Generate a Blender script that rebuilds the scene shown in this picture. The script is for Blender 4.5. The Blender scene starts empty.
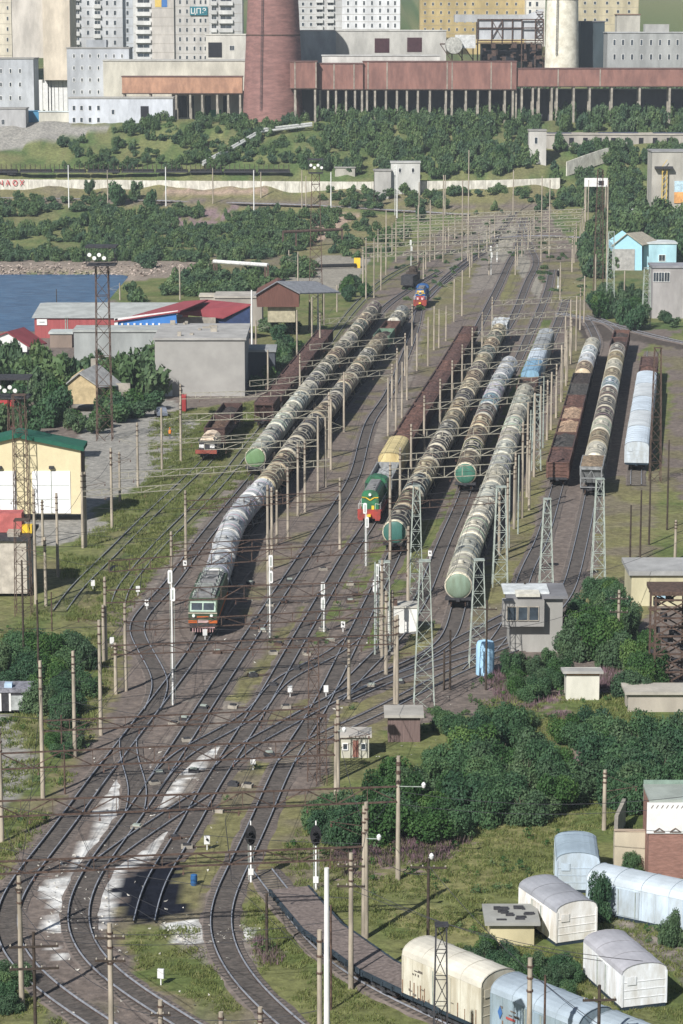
import bpy, math, random
import numpy as np
from mathutils import Vector, Matrix
S = bpy.context.scene
COL = S.collection
PI = math.pi
random.seed(7)
# ------------------------------------------------------------ camera
H = 64.0; F = 2600.0
PITCH = math.atan(487/F)
cd = bpy.data.cameras.new('camera'); cam = bpy.data.objects.new('camera', cd); COL.objects.link(cam)
cam.location = (0, 0, H); cam.rotation_euler = (PI/2-PITCH, 0, 0)
cd.sensor_fit = 'VERTICAL'; cd.sensor_height = 24; cd.lens = F/1024*24
cd.clip_start = 1; cd.clip_end = 20000
S.camera = cam
# ------------------------------------------------------------ light
SUN_EL = math.radians(39); SUN_AZ = math.radians(30)
w = bpy.data.worlds.new('World'); S.world = w; w.use_nodes = True
nt = w.node_tree; bg = nt.nodes['Background']
sky = nt.nodes.new('ShaderNodeTexSky'); sky.sky_type = 'NISHITA'; sky.sun_disc = False
sky.sun_elevation = SUN_EL; sky.sun_rotation = PI+SUN_AZ
nt.links.new(sky.outputs[0], bg.inputs[0]); bg.inputs[1].default_value = 0.055
sl = bpy.data.lights.new('sun', 'SUN'); sl.energy = 5.0; sl.angle = math.radians(0.5); sl.color = (1, .97, .93)
so = bpy.data.objects.new('sun', sl); COL.objects.link(so)
dv = Vector((math.sin(SUN_AZ)*math.cos(SUN_EL), math.cos(SUN_AZ)*math.cos(SUN_EL), -math.sin(SUN_EL)))
so.rotation_euler = dv.to_track_quat('-Z', 'Y').to_euler(); so.location = (0, 0, 200)
S.view_settings.view_transform = 'Standard'; S.view_settings.look = 'None'
S.view_settings.exposure = 0.4; S.view_settings.gamma = 1
HAZE = 0.00011
# ------------------------------------------------------------ ground shape and survey helpers
cp, sp = math.cos(PITCH), math.sin(PITCH)
KY = [-1e5, 745, 800, 830, 850, 890, 1000, 1120, 3000, 9000]
KZ = [0, 0, 6.5, 12.5, 19.5, 31.5, 32.5, 45, 150, 260]
def sstep(a, b, x):
    t = np.clip((x-a)/(b-a), 0, 1); return t*t*(3-2*t)
def tz(X, Y):
    z = np.interp(Y, KY, KZ)
    basin = (1-sstep(-62, -52, X))*sstep(550, 562, Y)*(1-sstep(690, 704, Y))
    return z-4.0*basin
def tzf(x, y): return float(tz(np.float64(x), np.float64(y)))
def proj(X, Y, Z):
    d = Y*cp+(H-Z)*sp
    return 341.5+F*X/d, 512+F*((H-Z)*cp-Y*sp)/d, d
def ray(px, py):
    a = (px-341.5)/F; b = (py-512)/F
    return Vector((a, cp-b*sp, -sp-b*cp))
def G(px, py, dz=0.0):
    r = ray(px, py); t = 100.0; lo = t
    while t < 9000:
        p = r*t
        if H+p.z-dz <= tzf(p.x, p.y): break
        lo = t; t += 6
    hi = t
    for _ in range(24):
        m = (lo+hi)/2; p = r*m
        if H+p.z-dz <= tzf(p.x, p.y): hi = m
        else: lo = m
    p = r*hi
    return Vector((p.x, p.y, H+p.z-dz))
def W(px, py, Y):
    r = ray(px, py); t = Y/r.y
    return r.x*t, H+r.z*t
def zat(X, Y, py):
    lo, hi = -50, 200
    for _ in range(40):
        m = (lo+hi)/2
        if proj(X, Y, m)[1] > py: lo = m
        else: hi = m
    return (lo+hi)/2
# ------------------------------------------------------------ materials
MATS = {}
def mat(name, col, rough=.85, var=.25, scale=1.2, col2=None, bump=.0, metal=0., objcol=False, streak=None, fine=0, spec=.3):
    if name in MATS: return MATS[name]
    m = bpy.data.materials.new(name); m.use_nodes = True; n = m.node_tree; N = n.nodes; L = n.links
    b = N['Principled BSDF']; b.inputs['Roughness'].default_value = rough; b.inputs['Metallic'].default_value = metal
    b.inputs['Specular IOR Level'].default_value = spec
    tc = N.new('ShaderNodeTexCoord')
    src = tc.outputs['Object']
    oi = N.new('ShaderNodeObjectInfo')
    add = N.new('ShaderNodeVectorMath'); add.operation = 'ADD'
    cx = N.new('ShaderNodeCombineXYZ'); mu = N.new('ShaderNodeMath'); mu.operation = 'MULTIPLY'; mu.inputs[1].default_value = 93.
    L.new(oi.outputs['Random'], mu.inputs[0]); L.new(mu.outputs[0], cx.inputs[0]); L.new(mu.outputs[0], cx.inputs[1])
    L.new(src, add.inputs[0]); L.new(cx.outputs[0], add.inputs[1])
    mp = N.new('ShaderNodeMapping'); L.new(add.outputs[0], mp.inputs[0])
    if streak: mp.inputs['Scale'].default_value = streak
    no = N.new('ShaderNodeTexNoise'); no.inputs['Scale'].default_value = scale; no.inputs['Detail'].default_value = 6; no.inputs['Roughness'].default_value = .65
    L.new(mp.outputs[0], no.inputs['Vector'])
    cr = N.new('ShaderNodeValToRGB'); cr.color_ramp.elements[0].position = .38; cr.color_ramp.elements[1].position = .66
    c2 = col2 if col2 else tuple(c*(1-var) for c in col)
    cr.color_ramp.elements[0].color = (*c2, 1); cr.color_ramp.elements[1].color = (*[min(1, c*(1+var*.5)) for c in col], 1)
    L.new(no.outputs['Fac'], cr.inputs[0]); out = cr.outputs[0]
    if objcol:
        mx = N.new('ShaderNodeMix'); mx.data_type = 'RGBA'; mx.blend_type = 'MULTIPLY'; mx.inputs[0].default_value = 1
        L.new(cr.outputs[0], mx.inputs[6]); L.new(oi.outputs['Color'], mx.inputs[7]); out = mx.outputs[2]
    L.new(out, b.inputs['Base Color'])
    if bump:
        bn = N.new('ShaderNodeBump'); bn.inputs['Strength'].default_value = bump; bn.inputs['Distance'].default_value = .1
        L.new(no.outputs['Fac'], bn.inputs['Height']); L.new(bn.outputs[0], b.inputs['Normal'])
    MATS[name] = m; return m
def ramp(N, pts):
    r = N.new('ShaderNodeValToRGB'); e = r.color_ramp.elements
    e[0].position, e[0].color = pts[0][0], (*pts[0][1], 1); e[1].position, e[1].color = pts[-1][0], (*pts[-1][1], 1)
    for p, c in pts[1:-1]:
        x = e.new(p); x.color = (*c, 1)
    return r
M = dict(
 concrete=mat('concrete', (.34,.31,.26), var=.3, scale=.9),
 pole=mat('pole_concrete', (.38,.33,.26), var=.35, scale=1.5, streak=(1,1,.25)),
 white=mat('white_paint', (.72,.72,.70), rough=.6, var=.12, scale=.8),
 rust=mat('rusty_steel', (.10,.065,.05), var=.5, scale=3),
 dark=mat('dark_steel', (.045,.045,.05), var=.4, scale=3),
 cream=mat('cream_paint_steel', (.36,.34,.27), var=.35, scale=2),
 galv=mat('grey_green_steel', (.32,.36,.32), var=.3, scale=2),
 black=mat('black_rubber', (.018,.018,.02), var=.3),
 wood=mat('dark_wood', (.06,.045,.035), var=.4, scale=2),
 glass=mat('window_glass', (.05,.065,.08), rough=.15, var=.5, scale=.7, spec=.6),
 rail=mat('rail_steel', (.34,.36,.40), rough=.4, metal=.2, var=.3, scale=2),
 railside=mat('rail_rust', (.07,.045,.035), var=.3, scale=2),
 sleeper=mat('sleeper', (.10,.088,.078), var=.45, scale=2.5),
 insul=mat('insulator', (.10,.055,.04), rough=.3),
)
def m_obj(name, **k): return mat(name, (1,1,1), objcol=True, **k)
M['tank'] = m_obj('tank_paint', var=.5, scale=.55, rough=.55, streak=(.6,1.6,.6))
M['band'] = m_obj('tank_band_paint', var=.55, scale=1.6, rough=.7)
M['body'] = m_obj('wagon_paint', var=.4, scale=1.1, rough=.75, streak=(1.5,1.5,.5))
M['enamel'] = m_obj('wagon_enamel', col2=(.70,.66,.60), var=.16, scale=.8, rough=.5, streak=(1.5,1.5,.4))
M['roofing'] = m_obj('roof_paint', var=.3, scale=.35, rough=.8)
M['wallc'] = m_obj('wall_paint', var=.34, scale=.22, rough=.9, streak=(1,1,.35))
M['load'] = m_obj('loose_load', var=.7, scale=2.2, rough=.95, bump=.6)
# ------------------------------------------------------------ mesh building
class MB:
    def __init__(s): s.v = []; s.f = []; s.m = []
    def add(s, vs, fs, mi=0):
        o = len(s.v); s.v += [tuple(v) for v in vs]; s.f += [tuple(i+o for i in f) for f in fs]; s.m += [mi]*len(fs); return s
    def box(s, a, b, mi=0):
        x0,y0,z0 = a; x1,y1,z1 = b
        return s.add([(x0,y0,z0),(x1,y0,z0),(x1,y1,z0),(x0,y1,z0),(x0,y0,z1),(x1,y0,z1),(x1,y1,z1),(x0,y1,z1)],
            [(0,3,2,1),(4,5,6,7),(0,1,5,4),(1,2,6,5),(2,3,7,6),(3,0,4,7)], mi)
    def bar(s, p, q, r0, r1=None, n=4, mi=0, cap=True):
        p = Vector(p); q = Vector(q); r1 = r0 if r1 is None else r1
        d = (q-p); 
        if d.length < 1e-6: return s
        d.normalize(); u = d.orthogonal() if abs(d.z) < .99 else Vector((1,0,0)); 
        u = (Vector((0,0,1)).cross(d)) if abs(d.z) < .99 else Vector((1,0,0)); u.normalize(); v = d.cross(u)
        vs = []
        for c, r in ((p, r0), (q, r1)):
            for i in range(n):
                a = 2*PI*(i+.5)/n; vs.append(c+u*(math.cos(a)*r)+v*(math.sin(a)*r))
        fs = [(i, (i+1)%n, n+(i+1)%n, n+i) for i in range(n)]
        if cap: fs += [tuple(range(n-1,-1,-1)), tuple(range(n, 2*n))]
        return s.add(vs, fs, mi)
    def lathe(s, prof, n=16, axis='z', c=(0,0,0), mi=0, closed=True):
        vs = []
        for r, h in prof:
            for i in range(n):
                a = 2*PI*i/n; x, y = r*math.cos(a), r*math.sin(a)
                p = (x, y, h) if axis == 'z' else ((x, h, y) if axis == 'y' else (h, x, y))
                vs.append((p[0]+c[0], p[1]+c[1], p[2]+c[2]))
        fs = []
        for k in range(len(prof)-1):
            for i in range(n):
                j = (i+1)%n; fs.append((k*n+i, k*n+j, (k+1)*n+j, (k+1)*n+i))
        if closed: fs += [tuple(range(n)), tuple(range((len(prof)-1)*n, len(prof)*n))]
        return s.add(vs, fs, mi)
    def prism(s, poly, h0, h1, axis='y', mi=0, caps=True):
        n = len(poly); f = (lambda a, b, h: (a, h, b)) if axis == 'y' else ((lambda a, b, h: (a, b, h)) if axis == 'z' else (lambda a, b, h: (h, a, b)))
        vs = [f(a, b, h0) for a, b in poly]+[f(a, b, h1) for a, b in poly]
        fs = [(i, (i+1)%n, n+(i+1)%n, n+i) for i in range(n)]
        if caps: fs += [tuple(range(n)), tuple(range(n, 2*n))]
        return s.add(vs, fs, mi)
    def build(s, name, mats, parent=None, smooth=False, loc=None):
        me = bpy.data.meshes.new(name); me.from_pydata(s.v, [], s.f)
        mats = mats if isinstance(mats, (list, tuple)) else [mats]
        for m in mats: me.materials.append(m)
        if len(mats) > 1: me.polygons.foreach_set('material_index', s.m)
        import bmesh
        bm = bmesh.new(); bm.from_mesh(me); bmesh.ops.recalc_face_normals(bm, faces=bm.faces); bm.to_mesh(me); bm.free()
        if smooth:
            me.polygons.foreach_set('use_smooth', [True]*len(me.polygons))
            try: me.set_sharp_from_angle(angle=math.radians(40))
            except Exception: pass
        o = bpy.data.objects.new(name, me); COL.objects.link(o)
        if parent: o.parent = parent
        if loc is not None: o.location = loc
        return o
def tag(o, label, cat, group=None, kind=None):
    if label: o['label'] = label
    if cat: o['category'] = cat
    if group: o['group'] = group
    if kind: o['kind'] = kind
    return o
def thing(name, label, cat, loc, rz=0, group=None):
    e = bpy.data.objects.new(name, None); COL.objects.link(e); e.empty_display_size = .5
    e.location = loc; e.rotation_euler = (0,0,rz); tag(e, label, cat, group); return e
KIDS = {}
def inst(me_obj, parent, color=None, loc=(0,0,0), name=None, rot=None):
    o = me_obj.copy(); COL.objects.link(o); o.parent = parent; o.location = loc
    if rot: o.rotation_euler = rot
    if color: o.color = (*color, 1)
    return o
def copy_tree(root, loc, rz, label=None, cols=None):
    r = root.copy(); COL.objects.link(r); r.location = loc; r.rotation_euler = (0,0,rz)
    if label: r['label'] = label
    for ch in TREE[root.name]:
        c = ch.copy(); COL.objects.link(c); c.parent = r
        if cols and ch.name.split('.')[0] in cols: c.color = (*cols[ch.name.split('.')[0]], 1)
        for g in TREE.get(ch.name, ()):
            d = g.copy(); COL.objects.link(d); d.parent = c
            if cols and g.name.split('.')[0] in cols: d.color = (*cols[g.name.split('.')[0]], 1)
    return r
TREE = {}
def remember(root):
    for ob in list(bpy.data.objects):
        pass
def finish_proto(root):
    # children lists for fast copying
    def ch(o): return [c for c in bpy.data.objects if c.parent == o]
    TREE[root.name] = ch(root)
    for c in TREE[root.name]: TREE[c.name] = ch(c)
def drop(root):
    for c in TREE.get(root.name, ()):
        for g in TREE.get(c.name, ()): bpy.data.objects.remove(g)
        bpy.data.objects.remove(c)
    bpy.data.objects.remove(root)
ORD = ['nearest','second nearest','third nearest','fourth nearest','fifth nearest','sixth nearest','seventh nearest','eighth nearest','ninth nearest','tenth nearest','eleventh nearest','twelfth nearest','thirteenth nearest','fourteenth nearest','fifteenth nearest','sixteenth nearest','seventeenth nearest','eighteenth nearest','nineteenth nearest','twentieth nearest','twenty-first nearest','twenty-second nearest','twenty-third nearest','twenty-fourth nearest','twenty-fifth nearest']
# ------------------------------------------------------------ numpy noise
_rng = np.random.RandomState(3); _T = _rng.rand(256, 256)
def vnoise(x, y):
    xi = np.floor(x).astype(int); yi = np.floor(y).astype(int); fx = x-xi; fy = y-yi
    fx = fx*fx*(3-2*fx); fy = fy*fy*(3-2*fy)
    a = _T[xi & 255, yi & 255]; b = _T[(xi+1) & 255, yi & 255]; c = _T[xi & 255, (yi+1) & 255]; d = _T[(xi+1) & 255, (yi+1) & 255]
    return (a*(1-fx)+b*fx)*(1-fy)+(c*(1-fx)+d*fx)*fy
def fbm(x, y, o=4):
    s = 0; a = .5
    for i in range(o):
        s = s+a*vnoise(x*2**i+17.3*i, y*2**i+5.1*i); a *= .5
    return s/(1-.5**o)
def inpoly(px, py, poly):
    r = np.zeros(px.shape, bool); n = len(poly)
    for i in range(n):
        x0, y0 = poly[i]; x1, y1 = poly[(i+1) % n]
        if y0 == y1: continue
        c = ((y0 > py) != (y1 > py)) & (px < (x1-x0)*(py-y0)/(y1-y0)+x0); r ^= c
    return r
# ------------------------------------------------------------ ground
GRASS = (.105,.135,.045); GR2 = (.20,.195,.085); SOIL = (.165,.137,.12); DK = (.085,.07,.06); GRAV = (.215,.19,.165); ROAD = (.27,.26,.235)
LIME = (.62,.62,.60); COAL = (.010,.012,.02); PINK = (.23,.165,.17); ROCK = (.24,.20,.165); OLIVE = (.17,.155,.08); SAND = (.27,.25,.21); PINKROCK = (.36,.27,.21)
SLOPE = (.085,.125,.045)
REG = [  # surveyed areas, corners in photograph pixels carried to the ground, later ones lie on top
 (SLOPE, [(-900,0),(1600,0),(1600,300),(-900,300)], .6),
 (SLOPE, [(-900,205),(330,215),(300,262),(140,262),(-900,262)], .5),
 (SLOPE, [(60,130),(330,105),(700,90),(1500,90),(1500,175),(560,170),(300,176),(0,172),(-900,172),(-900,130)], .5),
 (OLIVE, [(-900,186),(560,188),(560,216),(300,208),(-900,202)], .5),
 (SOIL, [(-900,193),(560,204),(560,212),(300,204),(-900,199)], .4),
 (PINKROCK, [(160,188),(290,190),(250,196),(165,194)], .5),
 (ROAD, [(-900,118),(70,122),(120,126),(60,140),(0,152),(-900,152)], .3),
 (SLOPE, [(575,170),(1500,165),(1500,330),(683,330),(610,330),(575,280)], .5),
 (OLIVE, [(300,215),(400,215),(360,275),(320,300),(230,290),(210,255)], .5),
 (PINKROCK, [(330,212),(362,214),(322,240),(310,236)], .5),
 (SAND, [(322,255),(372,258),(350,292),(285,310),(250,300)], .4),
 (ROCK, [(-900,263),(215,260),(210,272),(128,282),(120,276),(-900,277)], .5),
 (GRASS, [(118,285),(220,270),(240,300),(300,285),(370,300),(360,310),(280,400),(250,330),(118,310)], .5),
 (SOIL, [(365,290),(405,250),(470,214),(545,212),(578,250),(585,300),(560,330),(360,500),(230,640),(330,330)], .5),
 (GRAV, [(478,222),(532,222),(530,250),(545,262),(490,290),(430,300),(400,420),(380,440),(360,450),(440,280)], .8),
 (OLIVE, [(430,300),(470,262),(480,262),(462,300),(425,360),(415,360)], .9),
 (OLIVE, [(540,262),(585,262),(585,310),(560,320),(550,300)], .8),
 (OLIVE, [(500,290),(512,262),(522,262),(514,290),(498,310)], .8),
 (SAND, [(481,255),(484,232),(515,228),(530,262),(552,300),(542,303),(510,262)], .5),
 (GRASS, [(0,430),(120,470),(180,410),(260,400),(252,470),(180,545),(110,600),(80,640),(-300,640)], .4),
 (GRASS, [(150,415),(262,402),(255,475),(170,560),(105,615),(70,600),(150,490),(160,455),(185,420)], .5),
 (ROAD, [(75,400),(110,392),(160,392),(200,425),(180,465),(100,505),(80,520),(60,505),(85,470),(80,430)], .3),
 (ROAD, [(0,510),(90,510),(110,530),(60,545),(0,545)], .4),
 (GRAV, [(240,465),(262,470),(205,545),(150,620),(130,610),(180,545)], .5),
 (OLIVE, [(-900,560),(60,560),(110,600),(128,640),(118,700),(60,790),(0,880),(-900,1400)], .5),
 (GRASS, [(-900,600),(50,590),(110,640),(90,720),(20,830),(-300,900)], .6),
 (ROAD, [(-200,715),(12,715),(36,765),(8,810),(-200,900)], .3),
 (GRASS, [(-600,950),(15,965),(60,1000),(100,1060),(0,1500),(-600,1500)], .4),
 (GRASS, [(300,620),(323,600),(345,545),(360,525),(352,570),(330,620),(280,700),(262,700)], .9),
 (OLIVE, [(225,700),(262,655),(315,600),(300,630),(258,690),(240,705)], .8),
 (GRASS, [(366,560),(385,535),(395,520),(440,520),(400,600),(380,640),(350,650)], 1.1),
 (GRASS, [(425,550),(470,455),(505,392),(540,318),(553,322),(500,430),(470,490),(450,545),(432,580)], .8),
 (OLIVE, [(470,600),(520,500),(560,400),(570,330),(585,300),(600,330),(575,400),(545,480),(530,560),(505,620),(470,650)], .6),
 (OLIVE, [(395,620),(450,625),(425,650),(372,672),(345,690),(335,720),(360,690),(430,672),(360,770),(260,720),(330,690),(385,650)], .5),
 (OLIVE, [(190,840),(240,770),(262,760),(285,765),(240,860),(200,900),(215,960),(260,1010),(290,1060),(180,1010),(130,970),(110,920),(130,890)], .5),
 (GRASS, [(125,925),(145,925),(200,930),(215,960),(260,1015),(220,1015),(140,975)], .6),
 (GRASS, [(280,1060),(235,960),(250,880),(330,770),(340,740),(560,700),(1500,600),(1500,1500),(500,1500)], .5),
 (GR2, [(380,860),(560,800),(600,880),(520,960),(430,940),(340,900),(290,860)], .9),
 (OLIVE, [(255,800),(330,790),(330,900),(250,900)], .8),
 (GRASS, [(640,350),(683,330),(1400,330),(1400,620),(625,600),(610,540),(625,480),(655,460)], .5),
 (OLIVE, [(600,480),(660,470),(650,620),(560,640),(600,560)], .6),
 (SOIL, [(660,340),(683,345),(900,345),(900,520),(683,500),(660,480),(672,400)], .5),
 (DK, [(560,312),(600,318),(660,336),(683,342),(683,350),(620,338),(590,345)], .4),
 (GRAV, [(610,925),(640,915),(700,940),(900,980),(900,1100),(683,980),(650,960)], .4),
 (PINK, [(325,862),(350,838),(420,835),(470,840),(440,860),(380,875),(340,880)], 1.2),
 (PINK, [(480,672),(520,672),(560,700),(580,740),(590,775),(575,770),(560,720),(500,700)], 1.0),
 (PINK, [(250,940),(270,935),(280,960),(262,970)], 1.1),
 (PINK, [(170,212),(240,206),(232,222),(190,226),(165,232)], .9),
 (GRAV, [(175,925),(262,925),(268,940),(262,965),(200,965),(180,945)], .7),
 (GRAV, [(185,700),(240,700),(200,790),(160,830),(150,790)], .9),
 (LIME, [(102, 795), (118, 769), (130, 784), (144, 787), (140, 801), (123, 815), (109, 839), (92, 865), (82, 887), (66, 932), (42, 933), (50, 905), (36, 887), (75, 872), (69, 862), (92, 827)], 0.3),
 (LIME, [(117, 864), (149, 845), (179, 826), (205, 808), (204, 817), (167, 842), (149, 859), (124, 872), (117, 892), (107, 928), (91, 928), (96, 894), (106, 874)], 0.35),
 (LIME, [(144, 822), (162, 800), (172, 780), (190, 778), (172, 801), (152, 824)], 0.3),
 (LIME, [(169, 774), (193, 759), (219, 746), (225, 752), (199, 769), (179, 776)], 0.35),
 (LIME, [(127, 762), (149, 764), (152, 785), (137, 790)], 0.5),
 (LIME, [(55, 946), (70, 953), (71, 960), (59, 959)], 0.4),
 (LIME, [(164, 922), (204, 924), (205, 942), (184, 944), (169, 934)], 0.5),
 (LIME, [(234, 924), (261, 925), (259, 939), (239, 943)], 0.4),
 (COAL, [(124,905),(126,890),(134,878),(144,868),(158,862),(172,863),(184,868),(187,878),(184,892),(176,906),(166,916),(152,922),(138,922),(128,916)], 1.0),
 (COAL, [(100,560),(128,560),(150,548),(160,552),(130,580),(122,606),(115,600)], .8),
]
def ground():
    xs = [-6000,-3500,-2000,-1200,-800,-500,-320,-220,-160]+list(np.arange(-130,130.1,.8))+[160,220,320,500,800,1200,2000,3500,6000]
    ys = [-3000,-800,-200,0,80,130,155]; y = 165.
    while y < 1130:
        ys.append(y); d = y*cp+H*sp; s = F/d; y += max(.35, min(6., 1.35/(s*s*H/F)))
    ys += [1180,1250,1400,1700,2200,3000,4500,7000,9000]
    xs = np.array(xs); ys = np.array(ys); X, Y = np.meshgrid(xs, ys)
    Z = tz(X, Y)
    amp = .5*sstep(740, 780, Y)+.0
    Z = Z+(fbm(X/14, Y/14)-.5)*5*sstep(790, 830, Y)*(1-sstep(885,900,Y))+(fbm(X/3+9, Y/3)-.5)*amp
    ny, nx = X.shape
    px, py, d = proj(X, Y, tz(X, Y)); s = F/np.maximum(d, 50)
    j = 2.4
    n1 = (fbm(X/2.2, Y/2.2, 5)-.5)*2; n2 = (fbm(X/2.2+50, Y/2.2+90, 5)-.5)*2
    n3 = fbm(X/5+31, Y/5+7, 5); n4 = fbm(X/1.1+3, Y/1.1+8, 3)
    colr = np.zeros((ny, nx, 3)); colr[:] = SOIL
    # soils patched with weeds everywhere
    
    for c, poly, e in REG:
        jx = n1*j*e*s; jy = n2*j*e*s*.35
        k = inpoly(px+jx, py+jy, poly)
        cc = np.array(c)
        if c in (GRASS, OLIVE, GR2, SLOPE):
            t = sstep(.40, .60, n3)[..., None]; u = sstep(.52, .66, fbm(X/9+5, Y/9+77, 4))[..., None]
            cc = cc*(1-t*.6)+np.array(GR2 if c != GR2 else GRASS)*t*.6
            cc = cc*(1-u*.55)+np.array(SOIL if c == OLIVE else OLIVE)*u*.55
            colr[k] = cc[k]
        elif c == PINK:
            t = sstep(.45, .55, n4)[..., None]; cc = np.broadcast_to(cc, colr.shape)*t+colr*(1-t); colr[k] = cc[k]
        elif c == LIME:
            t = (sstep(.34, .56, n4)*.55+.45)[..., None]; cc = np.broadcast_to(cc, colr.shape)*t+colr*(1-t); colr[k] = cc[k]
        elif c == SOIL:
            wmask = sstep(.50, .62, n3)[..., None]; cc = cc*(1-.7*wmask)+np.array(OLIVE)*.7*wmask; colr[k] = cc[k]
        else: colr[k] = cc
    colr *= (.78+.44*fbm(X/1.5+11, Y/1.5, 4))[..., None]
    me = bpy.data.meshes.new('ground')
    V = np.stack([X, Y, Z], -1).reshape(-1, 3)
    idx = np.arange(ny*nx).reshape(ny, nx)
    q = np.stack([idx[:-1, :-1], idx[:-1, 1:], idx[1:, 1:], idx[1:, :-1]], -1).reshape(-1, 4)
    me.vertices.add(len(V)); me.vertices.foreach_set('co', V.ravel())
    me.loops.add(q.size); me.loops.foreach_set('vertex_index', q.ravel())
    me.polygons.add(len(q)); me.polygons.foreach_set('loop_start', np.arange(len(q))*4); me.polygons.foreach_set('loop_total', np.full(len(q), 4))
    me.update(); me.validate()
    at = me.color_attributes.new('albedo', 'FLOAT_COLOR', 'POINT')
    at.data.foreach_set('color', np.concatenate([colr.reshape(-1, 3), np.ones((len(V), 1))], 1).ravel())
    me.polygons.foreach_set('use_smooth', np.ones(len(q), bool))
    m = bpy.data.materials.new('ground_soil'); m.use_nodes = True; N = m.node_tree.nodes; L = m.node_tree.links; b = N['Principled BSDF']
    b.inputs['Roughness'].default_value = .95; b.inputs['Specular IOR Level'].default_value = .1
    a = N.new('ShaderNodeAttribute'); a.attribute_name = 'albedo'; tc = N.new('ShaderNodeTexCoord')
    n1_ = N.new('ShaderNodeTexNoise'); n1_.inputs['Scale'].default_value = 1.1; n1_.inputs['Detail'].default_value = 9; n1_.inputs['Roughness'].default_value = .75
    L.new(tc.outputs['Object'], n1_.inputs['Vector'])
    r1 = ramp(N, [(.3, (.45,.45,.45)), (.5, (.95,.95,.95)), (.72, (1.6,1.57,1.5))]); L.new(n1_.outputs['Fac'], r1.inputs[0])
    mx = N.new('ShaderNodeMix'); mx.data_type = 'RGBA'; mx.blend_type = 'MULTIPLY'; mx.inputs[0].default_value = 1
    L.new(a.outputs['Color'], mx.inputs[6]); L.new(r1.outputs[0], mx.inputs[7])
    vo = N.new('ShaderNodeTexVoronoi'); vo.inputs['Scale'].default_value = 2.3; L.new(tc.outputs['Object'], vo.inputs['Vector'])
    r2 = ramp(N, [(.0, (2.2,2.1,1.95)), (.13, (1.4,1.35,1.3)), (.2, (1,1,1))]); L.new(vo.outputs['Distance'], r2.inputs[0])
    m2 = N.new('ShaderNodeMix'); m2.data_type = 'RGBA'; m2.blend_type = 'MULTIPLY'; m2.inputs[0].default_value = .35
    L.new(mx.outputs[2], m2.inputs[6]); L.new(r2.outputs[0], m2.inputs[7]); L.new(m2.outputs[2], b.inputs['Base Color'])
    bp = N.new('ShaderNodeBump'); bp.inputs['Strength'].default_value = .5; bp.inputs['Distance'].default_value = .25
    L.new(n1_.outputs['Fac'], bp.inputs['Height']); L.new(bp.outputs[0], b.inputs['Normal'])
    me.materials.append(m)
    o = bpy.data.objects.new('ground', me); COL.objects.link(o); o['kind'] = 'structure'
ground()
# water
def water():
    m = bpy.data.materials.new('sea_water'); m.use_nodes = True; N = m.node_tree.nodes; L = m.node_tree.links; b = N['Principled BSDF']
    b.inputs['Roughness'].default_value = .35; b.inputs['Base Color'].default_value = (.022,.072,.19,1); b.inputs['Specular IOR Level'].default_value = .3; b.inputs['IOR'].default_value = 1.33
    tc = N.new('ShaderNodeTexCoord'); mp = N.new('ShaderNodeMapping'); mp.inputs['Scale'].default_value = (.35,1.,1); n = N.new('ShaderNodeTexNoise'); n.inputs['Scale'].default_value = .8; n.inputs['Detail'].default_value = 6
    L.new(tc.outputs['Object'], mp.inputs[0]); L.new(mp.outputs[0], n.inputs['Vector'])
    r = ramp(N, [(.35, (.012,.055,.13)), (.65, (.05,.13,.24))]); L.new(n.outputs['Fac'], r.inputs[0]); L.new(r.outputs[0], b.inputs['Base Color'])
    bp = N.new('ShaderNodeBump'); bp.inputs['Strength'].default_value = .6; bp.inputs['Distance'].default_value = .5; L.new(n.outputs['Fac'], bp.inputs['Height']); L.new(bp.outputs[0], b.inputs['Normal'])
    mb = MB(); mb.add([(-1500,548,-1.8),(-40,548,-1.8),(-40,706,-1.8),(-1500,706,-1.8)], [(0,1,2,3)])
    o = mb.build('water', m); o['kind'] = 'structure'
water()
# ------------------------------------------------------------ tracks
def catmull(P, step=1.2):
    P = [np.array(p, float) for p in P]; P = [2*P[0]-P[1]]+P+[2*P[-1]-P[-2]]; out = []
    for i in range(1, len(P)-2):
        p0, p1, p2, p3 = P[i-1:i+3]; t01 = max(np.linalg.norm(p1-p0)**.5, 1e-3); t12 = max(np.linalg.norm(p2-p1)**.5, 1e-3); t23 = max(np.linalg.norm(p3-p2)**.5, 1e-3)
        m1 = (p2-p1+t12*((p1-p0)/t01-(p2-p0)/(t01+t12))); m2 = (p2-p1+t12*((p3-p2)/t23-(p3-p1)/(t12+t23)))
        n = max(2, int(np.linalg.norm(p2-p1)/step))
        for k in range(n):
            t = k/n; out.append((2*t**3-3*t*t+1)*p1+(t**3-2*t*t+t)*m1+(-2*t**3+3*t*t)*p2+(t**3-t*t)*m2)
    out.append(P[-2]); A = np.array(out)
    L = np.concatenate([[0], np.cumsum(np.linalg.norm(np.diff(A, axis=0), axis=1))]); n = int(L[-1]/step)+1
    s = np.linspace(0, L[-1], n); A = np.stack([np.interp(s, L, A[:, k]) for k in range(2)], 1)
    for _ in range(30): A[1:-1] = .25*A[:-2]+.5*A[1:-1]+.25*A[2:]
    return A
RAILTOP = .28
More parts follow.
